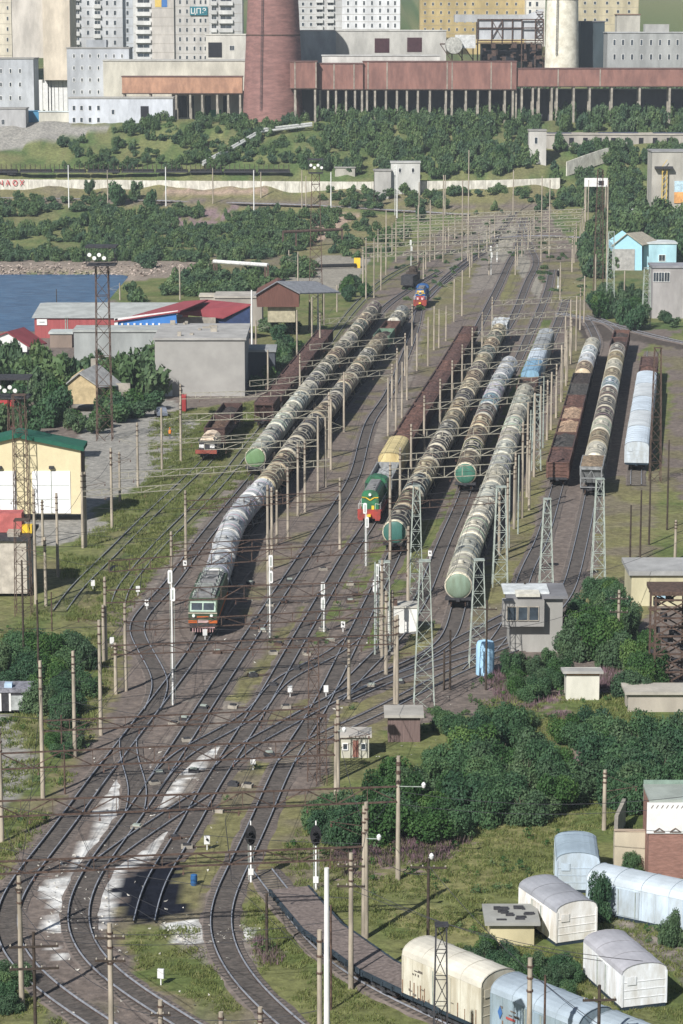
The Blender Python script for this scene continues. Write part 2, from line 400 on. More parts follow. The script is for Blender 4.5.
class Track:
    def __init__(s, pts):
        g = [G(x, y) for x, y in pts]; s.A = catmull([(p.x, p.y) for p in g])
        s.L = np.concatenate([[0], np.cumsum(np.linalg.norm(np.diff(s.A, axis=0), axis=1))]); s.len = s.L[-1]
        s.py = proj(s.A[:, 0], s.A[:, 1], tz(s.A[:, 0], s.A[:, 1]))[1]
    def at(s, d):
        d = min(max(d, 0), s.len); x = np.interp(d, s.L, s.A[:, 0]); y = np.interp(d, s.L, s.A[:, 1]); return np.array((x, y))
    def sy(s, py):   # arc length where the track passes the given height in the photograph
        i = int(np.argmin(abs(s.py-py))); return float(s.L[i])
def sheet(A, w0, w1, z, name):
    d = np.gradient(A, axis=0); d /= np.linalg.norm(d, axis=1)[:, None]; n = np.stack([d[:, 1], -d[:, 0]], 1)
    return A+n*w0, A+n*w1
def ribbon(mb, A, o0, o1, z0, z1, mi=0):  # box section swept
    d = np.gradient(A, axis=0); d /= np.linalg.norm(d, axis=1)[:, None]; n = np.stack([d[:, 1], -d[:, 0]], 1)
    a = A+n*o0; b = A+n*o1; g = tz(A[:, 0], A[:, 1]); vs = []
    for i in range(len(A)):
        vs += [(a[i,0],a[i,1],g[i]+z0),(a[i,0],a[i,1],g[i]+z1),(b[i,0],b[i,1],g[i]+z1),(b[i,0],b[i,1],g[i]+z0)]
    fs = []; m = len(A)
    for i in range(m-1):
        k = i*4
        for j in range(3): fs.append((k+j, k+j+1, k+j+5, k+j+4))
    mb.add(vs, fs, mi)
TR = {
 'T1': [(130,1045),(95,1022),(80,1013),(52,995),(28.6,976),(11,955),(3,936),(3,914),(12.4,896),(22,880),(36.6,862.8),(63.5,828.4),(94,786),(126.4,743.8),(156.8,704),(184,668),(203.6,638.6),(213,612),(222,585),(230,553),(247,527),(269.5,503),(289.5,474),(309,447),(329,425),(352,393),(375,362),(397,333),(412,312),(427,298),(445,279),(465,262),(482,248)],
 'T2': [(205,1038),(170,1017),(146.8,1003),(124.4,988),(98.3,970),(83,951),(75,930),(75,911),(84,887.6),(98.3,864),(129.4,823.5),(159.3,778.7),(182,744.3),(207.8,703.3),(270.8,607.5),(314,543),(340,503.5),(355,476),(363.5,443.7),(371,421),(387,398),(403,362),(416,326),(420,308),(430,294),(452,276),(475,258),(490,245),(503,228),(514,212)],
 'T3': [(144,924),(147,904),(153,886),(166,864),(180.5,843),(210,788.6),(227.7,761),(263,704),(289.5,657),(324.8,596.3),(347.6,556.6),(368,527),(384,496),(402,462),(420,430),(440,397),(460,362),(476,332),(488,308),(499,286),(510,262),(519,240),(524,218)],
 'T4': [(300,1035),(277,1017),(249.6,991),(229,963.6),(219,941),(217.8,921),(222,900),(238.4,869),(265.8,808.5),(279.5,776),(290.7,753.8),(314,719),(340,667),(362.4,621),(377,591),(391.5,561),(410,522),(432,480),(454,437),(476,391),(492,359),(505,332),(515,314),(527,284),(536,262),(528,240),(520,222)],
 'T5': [(60,612),(75,591),(98,568),(118,548),(138,528),(165,502),(187,481),(207,462),(222,440),(238,418)],
 'T6': [(118,606),(121,592),(133,577),(150,556),(175,530),(200,505),(225,478),(245,452),(263,430),(290,394),(322,352),(355,308),(385,280),(420,262),(460,250),(490,243)],
 'T7': [(152,712),(163,683),(152,665),(142,645),(133,632),(137,622),(147,610),(166.7,590),(201,543),(254.6,478),(285,437),(315,398),(345,360),(368,330),(385,308),(410,290),(440,272)],
 'T9': [(335,702),(362,672),(385,650),(406,625),(422,599),(432,574),(443.8,544),(464.4,496),(475,460),(487,428),(499,398),(510,378),(525,345),(540,311),(548,290),(552,270)],
 'TF': [(309,713),(340,696.5),(365,684.6),(402,668.4),(425,660),(440,651),(451,636),(457.5,612.4),(466,580),(479,543),(492,510),(503,477),(513,445),(524,412),(536,380),(548,348),(560,318),(566,300)],
 'L1': [(103,864),(117,851),(139,838),(170,816.5),(186,807),(203,795)],
 'L1b': [(224,768),(237,751),(251,743),(269.6,735),(292,724),(309,713)],
 'L2': [(150,793),(159,778),(170,763.7),(195,746),(226,733),(254.6,716),(264,703)],
 'L3': [(262,706),(269.6,692),(287,676),(312,666),(340,653.5),(352,640)],
 'X1': [(128,742),(124.8,752),(131,770),(141,788),(140,803),(134,816)],
 'G1': [(470,672),(500,640),(515,612),(520,592),(527.5,570),(541,543),(557,489),(568,448),(579,405),(590,365),(597,345),(592,330),(585,318)],
 'G2': [(345,701),(365,691),(402,676.5),(439.5,664),(479,652),(512,642),(540,625),(556,610),(567,594),(581,544),(591,496),(600,452),(609,408),(617,366),(622,338),(612,326),(590,316)],
 'G3': [(636,486),(636,473),(641,437),(646,400),(650,370),(651,352)],
 'L4': [(425,660),(448,648),(476.9,633.6),(510,616),(540,603)],
 'L5': [(285,765),(293,754),(305,745),(320,738),(348.7,727.6),(387,709),(429.6,686),(469.4,666),(510,652),(560,634)],
 'T12': [(262,872),(288,905),(325,953),(359,979),(403,1001),(450,1022),(520,1052),(600,1086),(700,1128),(850,1190)],
 'FL': [(-80,198),(0,198),(120,200),(220,203),(320,206),(400,211),(470,215)],
 'FR': [(470,245),(500,238),(540,236),(580,238)],
 'GS': [(558,314),(600,322),(640,333),(672,341),(720,350)],
}
TRK = {}
bal_mat = mat('ballast', (.115,.098,.086), var=.3, scale=1.0, bump=.4, rough=.95, col2=(.055,.048,.044))
shoulder = mat('bed_shoulder', (.175,.145,.127), var=.3, scale=1.1, bump=.4, rough=.95, col2=(.11,.092,.08))
bed_weedy = mat('bed_weedy', (.16,.15,.075), var=.4, scale=1.3, bump=.4, rough=.95, col2=(.075,.09,.035))
bal_pale = mat('ballast_weathered', (.20,.17,.135), var=.5, scale=2.2, bump=.4, rough=.95, col2=(.10,.085,.06))
DUSTY = {'T5','T12','G3','FL','T6','FR','L5'}
for zi, (k, pts) in enumerate(TR.items()):
    t = Track(pts); TRK[k] = t
    mb = MB(); A = t.A
    if k == 'T3': A = A[t.py < 862]
    d = np.gradient(A, axis=0); d /= np.linalg.norm(d, axis=1)[:, None]; n = np.stack([d[:, 1], -d[:, 0]], 1)
    g = tz(A[:, 0], A[:, 1]); zb = .05+.004*zi
    vs = []; 
    for i in range(len(A)):
        e0 = 1.25+.5*(float(vnoise(np.float64(A[i,0]*.7), np.float64(A[i,1]*.7)))-.5); e1 = 1.25+.5*(float(vnoise(np.float64(A[i,0]*.7+40), np.float64(A[i,1]*.7)))-.5)
        for o, z in ((-e0-.25, -.02), (-1.3, zb), (-.88, zb), (.88, zb), (1.3, zb), (e1+.25, -.02)):
            p = A[i]+n[i]*o; vs.append((p[0], p[1], g[i]+z))
    fs = [(i*6+j, i*6+j+1, i*6+j+7, i*6+j+6) for i in range(len(A)-1) for j in range(5)]
    mb.add(vs, fs); mb.m = [0 if j % 5 == 2 else 1 for j in range(len(fs))]
    ob = mb.build('railway_track', [bed_weedy if k in ('T5','T6') else bal_pale if k in DUSTY else bal_mat, bed_weedy if k in ('T5','T6') else shoulder]); ob['kind'] = 'structure'
    A = t.A
    for sd in (-1, 1):
        r = MB(); ribbon(r, A, sd*.76-.037, sd*.76+.037, .17, RAILTOP-.0015*(zi % 5))
        ribbon(r, A, sd*.76-.055, sd*.76+.055, .1, .17+.001*(zi % 7), 1)
        r.build('rail', [M['rail'], M['railside']], ob)
    # sleepers, joined, as far as they can be made out
    sm = MB(); dd = t.sy(862) if k == 'T3' else 0.
    while dd < t.len:
        p = t.at(dd)
        if p[1] > 420 or k in ('T5','T6'): break
        q = t.at(min(dd+.3, t.len)); q0 = t.at(max(dd-.3, 0)); tv = (q-q0)/max(np.linalg.norm(q-q0), 1e-6); nv = np.array((tv[1], -tv[0]))
        gz = tzf(*p)+zb; cs = [p+nv*a*1.28+tv*b*.12 for a, b in ((-1,-1),(1,-1),(1,1),(-1,1))]
        zt = gz+.012
        sm.add([(c[0], c[1], gz-.02) for c in cs]+[(c[0], c[1], zt) for c in cs], [(4,5,6,7),(0,1,5,4),(2,3,7,6),(1,2,6,5),(3,0,4,7)])
        dd += .58
    if sm.v: so_ = sm.build('sleepers', M['sleeper'], ob); so_['kind'] = 'stuff'
# ------------------------------------------------------------ rolling stock (local: track along y, camera side at -y, z from rail top)
def bogie(parent, y, kind='bogie', n=2, gap=1.85):
    mb = MB()
    for s in (-1, 1):
        mb.box((s*1.02-.06, y-gap/2-.45, .30), (s*1.02+.06, y+gap/2+.45, .72))
        mb.box((s*1.02-.12, y-.3, .2), (s*1.02+.12, y+.3, .55))
    mb.box((-1.0, y-.2, .4), (1.0, y+.2, .75))
    b = mb.build(kind, M['dark'], parent)
    for k in range(n):
        yy = y-gap/2+gap*k/(n-1)
        wm = MB()
        for s in (-1, 1): wm.lathe([(.475, s*.79-.06), (.475, s*.79+.06)], 12, 'x', (0, yy, .475))
        wm.lathe([(.08, -.95), (.08, .95)], 6, 'x', (0, yy, .475))
        wm.build('wheelset', M['railside'], b)
    return b
def buffers(mb, L, w=.95, z=1.05):
    for e in (-1, 1):
        mb.box((-.2, e*(L/2-.45)-.25, z-.25), (.2, e*(L/2-.2)+.2, z+.1))
        mb.box((-1.45, e*(L/2-.75)-.1, z-.2), (1.45, e*(L/2-.75)+.1, z+.2))
def make_tank(head=None, big=False):
    R = 1.5; zc = 2.55; L = 12.02; hl = 5.35
    t = thing('tank_wagon', 'x', 'tank wagon', (0,0,0))
    hm = mat('tank_head_green', (.075,.21,.14), var=.3, rough=.5, scale=2) if head == 'green' else None
    mb = MB()
    dome = [(R*math.cos(a), -hl-.38*math.sin(a)) for a in [PI/2*k/5 for k in range(5, -1, -1)]]; dome[0] = (.02, dome[0][1])
    full = dome+[(R, -hl+.2), (R, hl-.2)]+[(r, -h) for r, h in reversed(dome)]
    n = 22
    if True:
        MB().lathe([(r, h) for r, h in dome]+[(R, -hl+.02)], n, 'y', (0,0,zc), closed=False).build('end_dome', M['enamel'], t, True)
        mb.lathe([(R, -hl+.02)]+full[7:], n, 'y', (0,0,zc), 0, closed=False)
        mb.build('barrel', M['tank'], t, True)
    for yy, hw in ((-hl+.16, .22), (hl-.16, .22), (-1.25, .16), (1.25, .16), (-3.2, .05), (3.2, .05)):
        b = MB(); b.lathe([(R+.005, yy-hw), (R+.045, yy-hw), (R+.045, yy+hw), (R+.005, yy+hw)], n, 'y', (0,0,zc), closed=False)
        b.build('end_band' if hw > .1 else 'strap', M['band'], t)
    if hm:
        b = MB(); b.lathe([(R*.93, -hl-.17), (R*.99, -hl-.06), (R+.06, -hl+.05), (R+.06, -hl+.3)], 26, 'y', (0,0,zc), closed=False); b.build('rim', mat('rim_cream', (.72,.66,.50), var=.3, scale=4), t)
    h = MB(); h.lathe([(.36, zc+R-.1), (.36, zc+R+.28), (.3, zc+R+.36), (.05, zc+R+.38)], 12, 'z'); h.build('hatch', M['band'], t)
    p = MB()
    for s in (-1, 1):
        p.box((s*.75-.28, -.95, zc+R-.28), (s*.75+.28, .95, zc+R-.22))
        for yy in (-.95, .95): p.bar((s*1.03, yy, zc+R-.25), (s*1.03, yy, zc+R+.35), .018)
        p.bar((s*1.03, -.95, zc+R+.35), (s*1.03, .95, zc+R+.35), .018)
        p.bar((s*.95, -.6, zc+R-.3), (s*1.58, -.6, 1.0), .035); p.bar((s*.95, -.15, zc+R-.3), (s*1.58, -.15, 1.0), .035)
        for k in range(7): f = k/7; p.bar((s*(.97+.61*f), -.6, zc+R-.3-(zc+R-1.3)*f), (s*(.97+.61*f), -.15, zc+R-.3-(zc+R-1.3)*f), .02)
    p.build('ladder_and_walkway', M['band'], t)
    f = MB(); f.box((-.25, -5.2, .85), (.25, 5.2, 1.15)); f.box((-1.45, -5.6, .92), (1.45, -4.4, 1.18)); f.box((-1.45, 4.4, .92), (1.45, 5.6, 1.18))
    for s in (-1, 1): f.bar((s*1.4, -4.6, .95), (s*1.4, 4.6, .95), .05)
    for e in (-1, 1):
        f.prism([(-1.1, 1.15), (1.1, 1.15), (1.42, 1.75), (-1.42, 1.75)], e*4.3-.25, e*4.3+.25)
    buffers(f, 12.02); f.build('underframe', M['dark'], t)
    l = MB(); l.box((-1.25, -6.02, .98), (-1.05, -5.75, 1.2)); 
    bogie(t, -3.9); bogie(t, 3.9); finish_proto(t); return t
def make_gondola(load=None, ends=True, H_=2.1, L=13.9):
    t = thing('gondola_wagon', 'x', 'gondola wagon', (0,0,0)); hl = L/2-.6; z0, z1, hw = 1.2, 1.2+H_, 1.5
    mb = MB()
    for s in (-1, 1):
        mb.box((min(s*hw, s*(hw-.06)), -hl, z0), (max(s*hw, s*(hw-.06)), hl, z1))
        mb.box((-hw+.06, s*hl-.03-s*.03, z0), (hw-.06, s*hl+.03-s*.03, z1-.02))
    mb.box((-hw+.06, -hl+.06, z0), (hw-.06, hl-.06, z0+.1)); mb.build('body', M['body'], t)
    r = MB()
    for s in (-1, 1):
        for k in range(8):
            y = -hl+.05+(2*hl-.1)*k/7; a, b = sorted((s*(hw+.002), s*(hw+.11))); r.box((a, y-.07, z0-.1), (b, y+.07, z1-.08))
        a, b = sorted((s*(hw-.02), s*(hw+.13))); r.box((a, -hl-.03, z1-.08), (b, hl+.03, z1+.06))
    for e in (-1, 1):
        for k in range(3):
            zz = z0+.35+k*(H_-.35)/3; a, b = sorted((e*(hl+.002), e*(hl+.09))); r.box((-hw+.05, a, zz), (hw-.05, b, zz+.16))
        a, b = sorted((e*(hl-.05), e*(hl+.12))); r.box((-hw-.02, a, z1-.1), (hw+.02, b, z1+.05))
        for s in (-1, 1): a, b = sorted((e*(hl+.003), e*(hl+.1))); r.box((s*1.38-.09, a, z0-.1), (s*1.38+.09, b, z1-.1))
    r.build('ribs', M['band'], t)
    if load:
        l = MB(); nx, ny = 7, 26; vs = []
        rr = random.Random(int(load*100))
        for j in range(ny+1):
            for i in range(nx+1):
                x = -hw+.07+(2*hw-.14)*i/nx; y = -hl+.07+(2*hl-.14)*j/ny
                ed = min(i, nx-i)/(nx/2); ee = min(1, min(j, ny-j)/2.5)
                z = z0+H_*(load-.22)+.55*ed*ee*(.7+.3*math.sin(y*1.6))+rr.uniform(-.09,.09)
                vs.append((x, y, z))
        fs = [(j*(nx+1)+i, j*(nx+1)+i+1, (j+1)*(nx+1)+i+1, (j+1)*(nx+1)+i) for j in range(ny) for i in range(nx)]
        l.add(vs, fs).build('load', M['load'], t)
    f = MB(); f.box((-.3, -L/2+.9, .75), (.3, L/2-.9, 1.19)); f.box((-1.45, -L/2+.6, 1.0), (1.45, L/2-.6, 1.19)); buffers(f, L); f.build('underframe', M['dark'], t)
    bogie(t, -L/2+2.6); bogie(t, L/2-2.6); finish_proto(t); return t
def make_hopper(load=.9):
    L = 12.; t = thing('hopper_wagon', 'x', 'hopper wagon', (0,0,0)); hw = 1.52
    mb = MB(); mb.prism([(-4.9, 3.9), (-3.6, 1.5), (3.6, 1.5), (4.9, 3.9)], -hw, hw, 'x')
    # open top rim
    b = mb.build('body', M['body'], t)
    r = MB()
    for s in (-1, 1):
        a, c = sorted((s*(hw-.04), s*(hw+.09))); r.box((a, -4.95, 3.75), (c, 4.95, 3.98))
        for k in range(7):
            y = -4.2+8.4*k/6; r.box((a, y-.06, 1.5+max(0, abs(y)-3.6)*1.8), (c, y+.06, 3.75))
        for e in (-1, 1):
            r.box((s*1.42-.07, e*5.3-.07, 1.2), (s*1.42+.07, e*5.3+.07, 3.7))
            r.bar((s*1.42, e*5.3, 3.6), (s*1.42, e*4.7, 3.7), .06)
    for e in (-1, 1):
        a, c = sorted((e*4.86, e*4.98)); r.box((-hw, a, 3.55), (hw, c, 3.98))
        r.box((-1.42, e*5.3-.05, 2.35), (1.42, e*5.3+.05, 2.5)); r.bar((-1.3, e*5.25, 1.2), (0, e*4.75, 3.4), .05); r.bar((1.3, e*5.25, 1.2), (0, e*4.75, 3.4), .05)
        r.box((-1.45, e*5.3-.3, 1.14), (1.45, e*5.3+.3, 1.22))
    r.build('frame', M['band'], t)
    l = MB(); nx, ny = 6, 20; vs = []; rr = random.Random(5)
    for j in range(ny+1):
        for i in range(nx+1):
            x = -hw+.06+(2*hw-.12)*i/nx; y = -4.8+9.6*j/ny; vs.append((x, y, 3.905+.30*min(1, min(i, nx-i)/2)*min(1, min(j, ny-j)/3)+rr.uniform(0,.1)))
    fs = [(j*(nx+1)+i, j*(nx+1)+i+1, (j+1)*(nx+1)+i+1, (j+1)*(nx+1)+i) for j in range(ny) for i in range(nx)]
    l.add(vs, fs).build('load', M['load'], t)
    f = MB(); f.box((-.3, -5.1, .75), (.3, 5.1, 1.15)); buffers(f, L); f.prism([(-3, 1.5), (3, 1.5), (1.6, .8), (-1.6, .8)], -.9, .9, 'x'); f.build('underframe', M['dark'], t)
    bogie(t, -3.9); bogie(t, 3.9); finish_proto(t); return t
def arch(hw, z0, ze, zt, n=10):
    return [(-hw, z0), (-hw, ze)]+[(-hw*math.cos(PI*k/n), ze+(zt-ze)*math.sin(PI*k/n)**.8) for k in range(1, n)]+[(hw, ze), (hw, z0)]
def make_van(L=16., name='covered_wagon', wheels=True, z0=1.15, ze=3.7, zt=4.55, hw=1.52, cat='covered wagon', doors=1, panelled=True):
    t = thing(name, 'x', cat, (0,0,0)); hl = L/2-.45 if wheels else L/2
    mb = MB(); mb.prism(arch(hw, z0, ze, zt), -hl, hl); mb.build('body', M['enamel'], t, True)
    r = MB(); P = arch(hw+.03, ze-.04, ze-.02, zt+.03)[1:-1]
    for k in range(len(P)-1):
        (xa, za), (xb, zb_) = P[k], P[k+1]
        r.add([(xa,-hl-.05,za),(xb,-hl-.05,zb_),(xb,hl+.05,zb_),(xa,hl+.05,za)], [(0,1,2,3)])
    r.build('roof', M['roofing'], t, True)
    s_ = MB(); N_ = max(2, int(L/2.0))
    for k in range(N_+1):
        y = -hl+2*hl*k/N_
        for (xa, za), (xb, zb_) in zip(P[:-1], P[1:]): s_.bar((xa, y, za+.02), (xb, y, zb_+.02), .028, n=3, cap=False)
    s_.build('roof_seams', M['roofing'], t)['kind'] = 'stuff'
    for s in (-1, 1):
        for d in range(doors):
            y = 0 if doors == 1 else (-hl/2 if d == 0 else hl/2)
            db = MB(); a, b = sorted((s*(hw+.002), s*(hw+.07))); db.box((a, y-1.0, z0+.1), (b, y+1.0, ze-.15)); d_ = db.build('door', M['enamel'], t)
            hb = MB(); a, b = sorted((s*(hw+.072), s*(hw+.12)))
            for yy in (-.7, .7): hb.box((a, y+yy-.03, z0+.15), (b, y+yy+.03, ze-.2))
            hb.build('handle', M['galv'], d_)['kind'] = 'stuff'
    fr = MB()
    for e in (-1, 1):
        for x in (-hw+.03, hw-.03): a, b = sorted((e*(hl+.002), e*(hl+.05))); fr.box((x-.06, a, z0), (x+.06, b, ze))
        for k in range(1, 4): zz = z0+(ze-z0)*k/4; a, b = sorted((e*(hl+.002), e*(hl+.03))); fr.box((-hw+.1, a, zz-.02), (hw-.1, b, zz+.02))
        a, b = sorted((e*(hl+.032), e*(hl+.07))); fr.box((-1.25, a, ze-.75), (-.6, b, ze-.2))
    for s in (-1, 1):
        for k in range(N_*2+1):
            y = -hl+.1+(2*hl-.2)*k/(N_*2); a, b = sorted((s*(hw+.001), s*(hw+.025))); fr.box((a, y-.02, z0+.02), (b, y+.02, ze-.06))
    fr.build('ribs', M['enamel'], t)
    f = MB(); f.box((-hw+.02, -hl+.02, z0-.28), (hw-.02, hl-.02, z0-.002)); f.box((-.8, -1.8, z0-.75), (.8, 1.8, z0-.28))
    if wheels: buffers(f, L, z=1.0)
    f.build('underframe', mat('underframe_blue_black', (.02,.035,.05), var=.3), t)
    if wheels: bogie(t, -hl+2.4); bogie(t, hl-2.4)
    finish_proto(t); return t
def make_flat(L=12.):
    t = thing('flat_wagon', 'x', 'flat wagon', (0,0,0)); hl = L/2-.35
    d = MB(); d.box((-1.5, -hl, 1.1), (1.5, hl, 1.18)); deck = d.build('deck', M['dark'], t)
    n = int(2*hl/.45); pm = MB(); pm.box((-1.38, -.215, 0), (1.38, .215, .05)); 
    pl0 = pm.build('plank', mat('deck_plank', (.19,.155,.14), var=.4, scale=3, objcol=False), deck); 
    for k in range(n):
        o = pl0 if k == 0 else pl0.copy()
        if k: COL.objects.link(o); o.parent = deck
        o.location = (random.uniform(-.01,.01), -hl+.24+k*(2*hl-.46)/(n-1), 1.182+random.uniform(0,.02))
    f = MB()
    for s in (-1, 1):
        a, b = sorted((s*1.42, s*1.56)); f.box((a, -hl-.05, .92), (b, hl+.05, 1.26))
        for k in range(8): y = -hl+.5+(2*hl-1)*k/7; a, b = sorted((s*1.562, s*1.66)); f.box((a, y-.08, .9), (b, y+.08, 1.2))
    f.box((-.4, -hl, .6), (.4, hl, 1.08)); buffers(f, L, z=.95); f.build('side_sill', mat('sill_dark_blue', (.03,.045,.06), var=.4), t)
    bogie(t, -hl+2.2); bogie(t, hl-2.2); finish_proto(t); return t
GREEN = mat('loco_green', (.03,.17,.08), rough=.5, var=.3, col2=(.035,.09,.05)); RED = mat('loco_red', (.34,.045,.035), rough=.6, var=.3, col2=(.17,.05,.04)); YEL = mat('loco_yellow', (.75,.50,.04), rough=.5, var=.1)
EG = mat('electric_loco_green', (.045,.085,.045), rough=.6, var=.35, col2=(.05,.06,.04)); ORG = mat('loco_orange_stripe', (.55,.13,.03), var=.3); LG = mat('loco_light_frame', (.38,.48,.40), var=.2)
BLU = mat('loco_blue', (.03,.11,.30), rough=.5, var=.2); LOCOGREY = mat('loco_roof_grey', (.22,.22,.22), var=.4); LAMP = mat('lamp_glass_white', (.85,.85,.8), rough=.2, var=.02)
def electric_loco(loc, rz):
    t = thing('electric_locomotive', 'green electric locomotive with orange stripes at the head of the left tank train', 'locomotive', loc, rz)
    L = 15.2; hl = L/2-.3; hw = 1.52
    P = [(-hl, 1.3), (-hl-.12, 2.4), (-hl+.45, 3.75), (-hl+.7, 3.9), (hl-.7, 3.9), (hl, 3.5), (hl, 1.3)]
    MB().prism(P, -hw, hw, 'x').build('body', EG, t)
    sk = MB(); sk.prism([(-hl-.1, 1.3), (-hl-.1, .95), (-hl+.5, .35), (hl-.2, .35), (hl, 1.3)], -1.4, 1.4, 'x'); sk.build('skirt', M['dark'], t)
    pl = MB()
    for k in range(9): x = -1.05+k*.2625; pl.box((x-.05, -hl-.22, .42), (x+.05, -hl-.12, .9))
    pl.box((-1.3, -hl-.25, .88), (1.3, -hl-.1, .96)); pl.build('plough', mat('plough_pink', (.45,.28,.28), var=.3), t)
    def front(u0, u1, z0, z1, m, name, dep=.05, parent=t):  # plate on the slanted front
        def yy(z): 
            return (-hl-.12-(2.4-z)/1.1*-.12) if z < 2.4 else (-hl-.12+(z-2.4)/1.35*.57)
        b = MB(); b.add([(u0,yy(z0)-dep,z0),(u1,yy(z0)-dep,z0),(u1,yy(z1)-dep,z1),(u0,yy(z1)-dep,z1),(u0,yy(z0)+.03,z0),(u1,yy(z0)+.03,z0),(u1,yy(z1)+.03,z1),(u0,yy(z1)+.03,z1)], [(0,1,2,3),(0,4,5,1),(1,5,6,2),(2,6,7,3),(3,7,4,0)])
        return b.build(name, m, parent)
    fr = front(-1.36, 1.36, 2.62, 3.62, LG, 'window_surround', .04)
    front(-1.2, -.07, 2.78, 3.48, M['glass'], 'windscreen', .055, fr); front(.07, 1.2, 2.78, 3.48, M['glass'], 'windscreen', .055, fr)
    front(-.62, .62, 1.92, 2.12, ORG, 'stripe'); front(-1.53, -.62, 1.36, 1.66, ORG, 'stripe'); front(.62, 1.53, 1.36, 1.66, ORG, 'stripe')
    front(-.6, .6, 1.40, 1.72, mat('emblem_pale_pink', (.55,.38,.36), var=.2), 'number_plate', .07); front(-1.54, 1.54, 2.42, 2.5, mat('pale_line', (.42,.36,.28)), 'stripe', .06)
    for x in (-.95, .95):
        b = MB(); b.lathe([(.17, -hl-.3), (.2, -hl-.12)], 12, 'y', (x, 0, 2.2)); h = b.build('headlight', LG, t)
        MB().lathe([(.13, -hl-.32), (.13, -hl-.302)], 12, 'y', (x, 0, 2.2)).build('lens', LAMP, h)
    rf = MB(); rf.box((-1.2, -hl+.9, 3.9), (1.2, hl-.5, 4.05))
    for k in range(6): y = -hl+1.8+k*2.2; rf.box((-.8, y-.5, 4.05), (.8, y+.5, 4.28))
    rf.build('roof_deck', LOCOGREY, t)
    ins = MB()
    for k in range(8):
        for x in (-1.05, 1.05): ins.lathe([(.07, 4.05), (.12, 4.12), (.07, 4.2), (.12, 4.27), (.06, 4.4)], 8, 'z', (x, -hl+1.2+k*1.75, 0))
    for x in (-1.05, 1.05): ins.bar((x, -hl+1.2, 4.42), (x, hl-1.5, 4.42), .03)
    ins.build('insulators', M['galv'], t)
    for y0, up in ((-hl+2.2, .9), (hl-2.2, .5)):
        p = MB()
        for x in (-.75, .75):
            p.bar((x, y0-.8, 4.1), (x, y0+.9, 4.25+up/2), .04); p.bar((x, y0+.9, 4.25+up/2), (x*.9, y0-.2, 4.25+up), .03); p.bar((x, y0-.8, 4.1), (x, y0+.9, 4.1), .05)
        p.bar((-1.0, y0-.2, 4.28+up), (1.0, y0-.2, 4.28+up), .05); p.bar((-.75, y0+.9, 4.25+up/2), (.75, y0+.9, 4.25+up/2), .04)
        p.build('pantograph', M['galv'], t)
    for s in (-1, 1):
        for k in range(4):
            b = MB(); a, c = sorted((s*(hw+.002), s*(hw+.03))); y = -hl+3.2+k*2.7; b.lathe([(.35, a), (.35, c)], 12, 'x', (0, y, 2.9)); b.build('window', M['glass'], t)
        b = MB(); a, c = sorted((s*(hw+.002), s*(hw+.04))); b.box((a, -hl+1.2, 1.5), (c, -hl+1.95, 3.4)); b.build('door', EG, t)
        b = MB(); a, c = sorted((s*(hw+.001), s*(hw+.02))); b.box((a, -hl+.2, 1.4), (c, hl-.1, 1.7)); b.build('stripe', ORG, t)
    bogie(t, -4.2, n=2, gap=2.9); bogie(t, 4.2, n=2, gap=2.9)
    return t
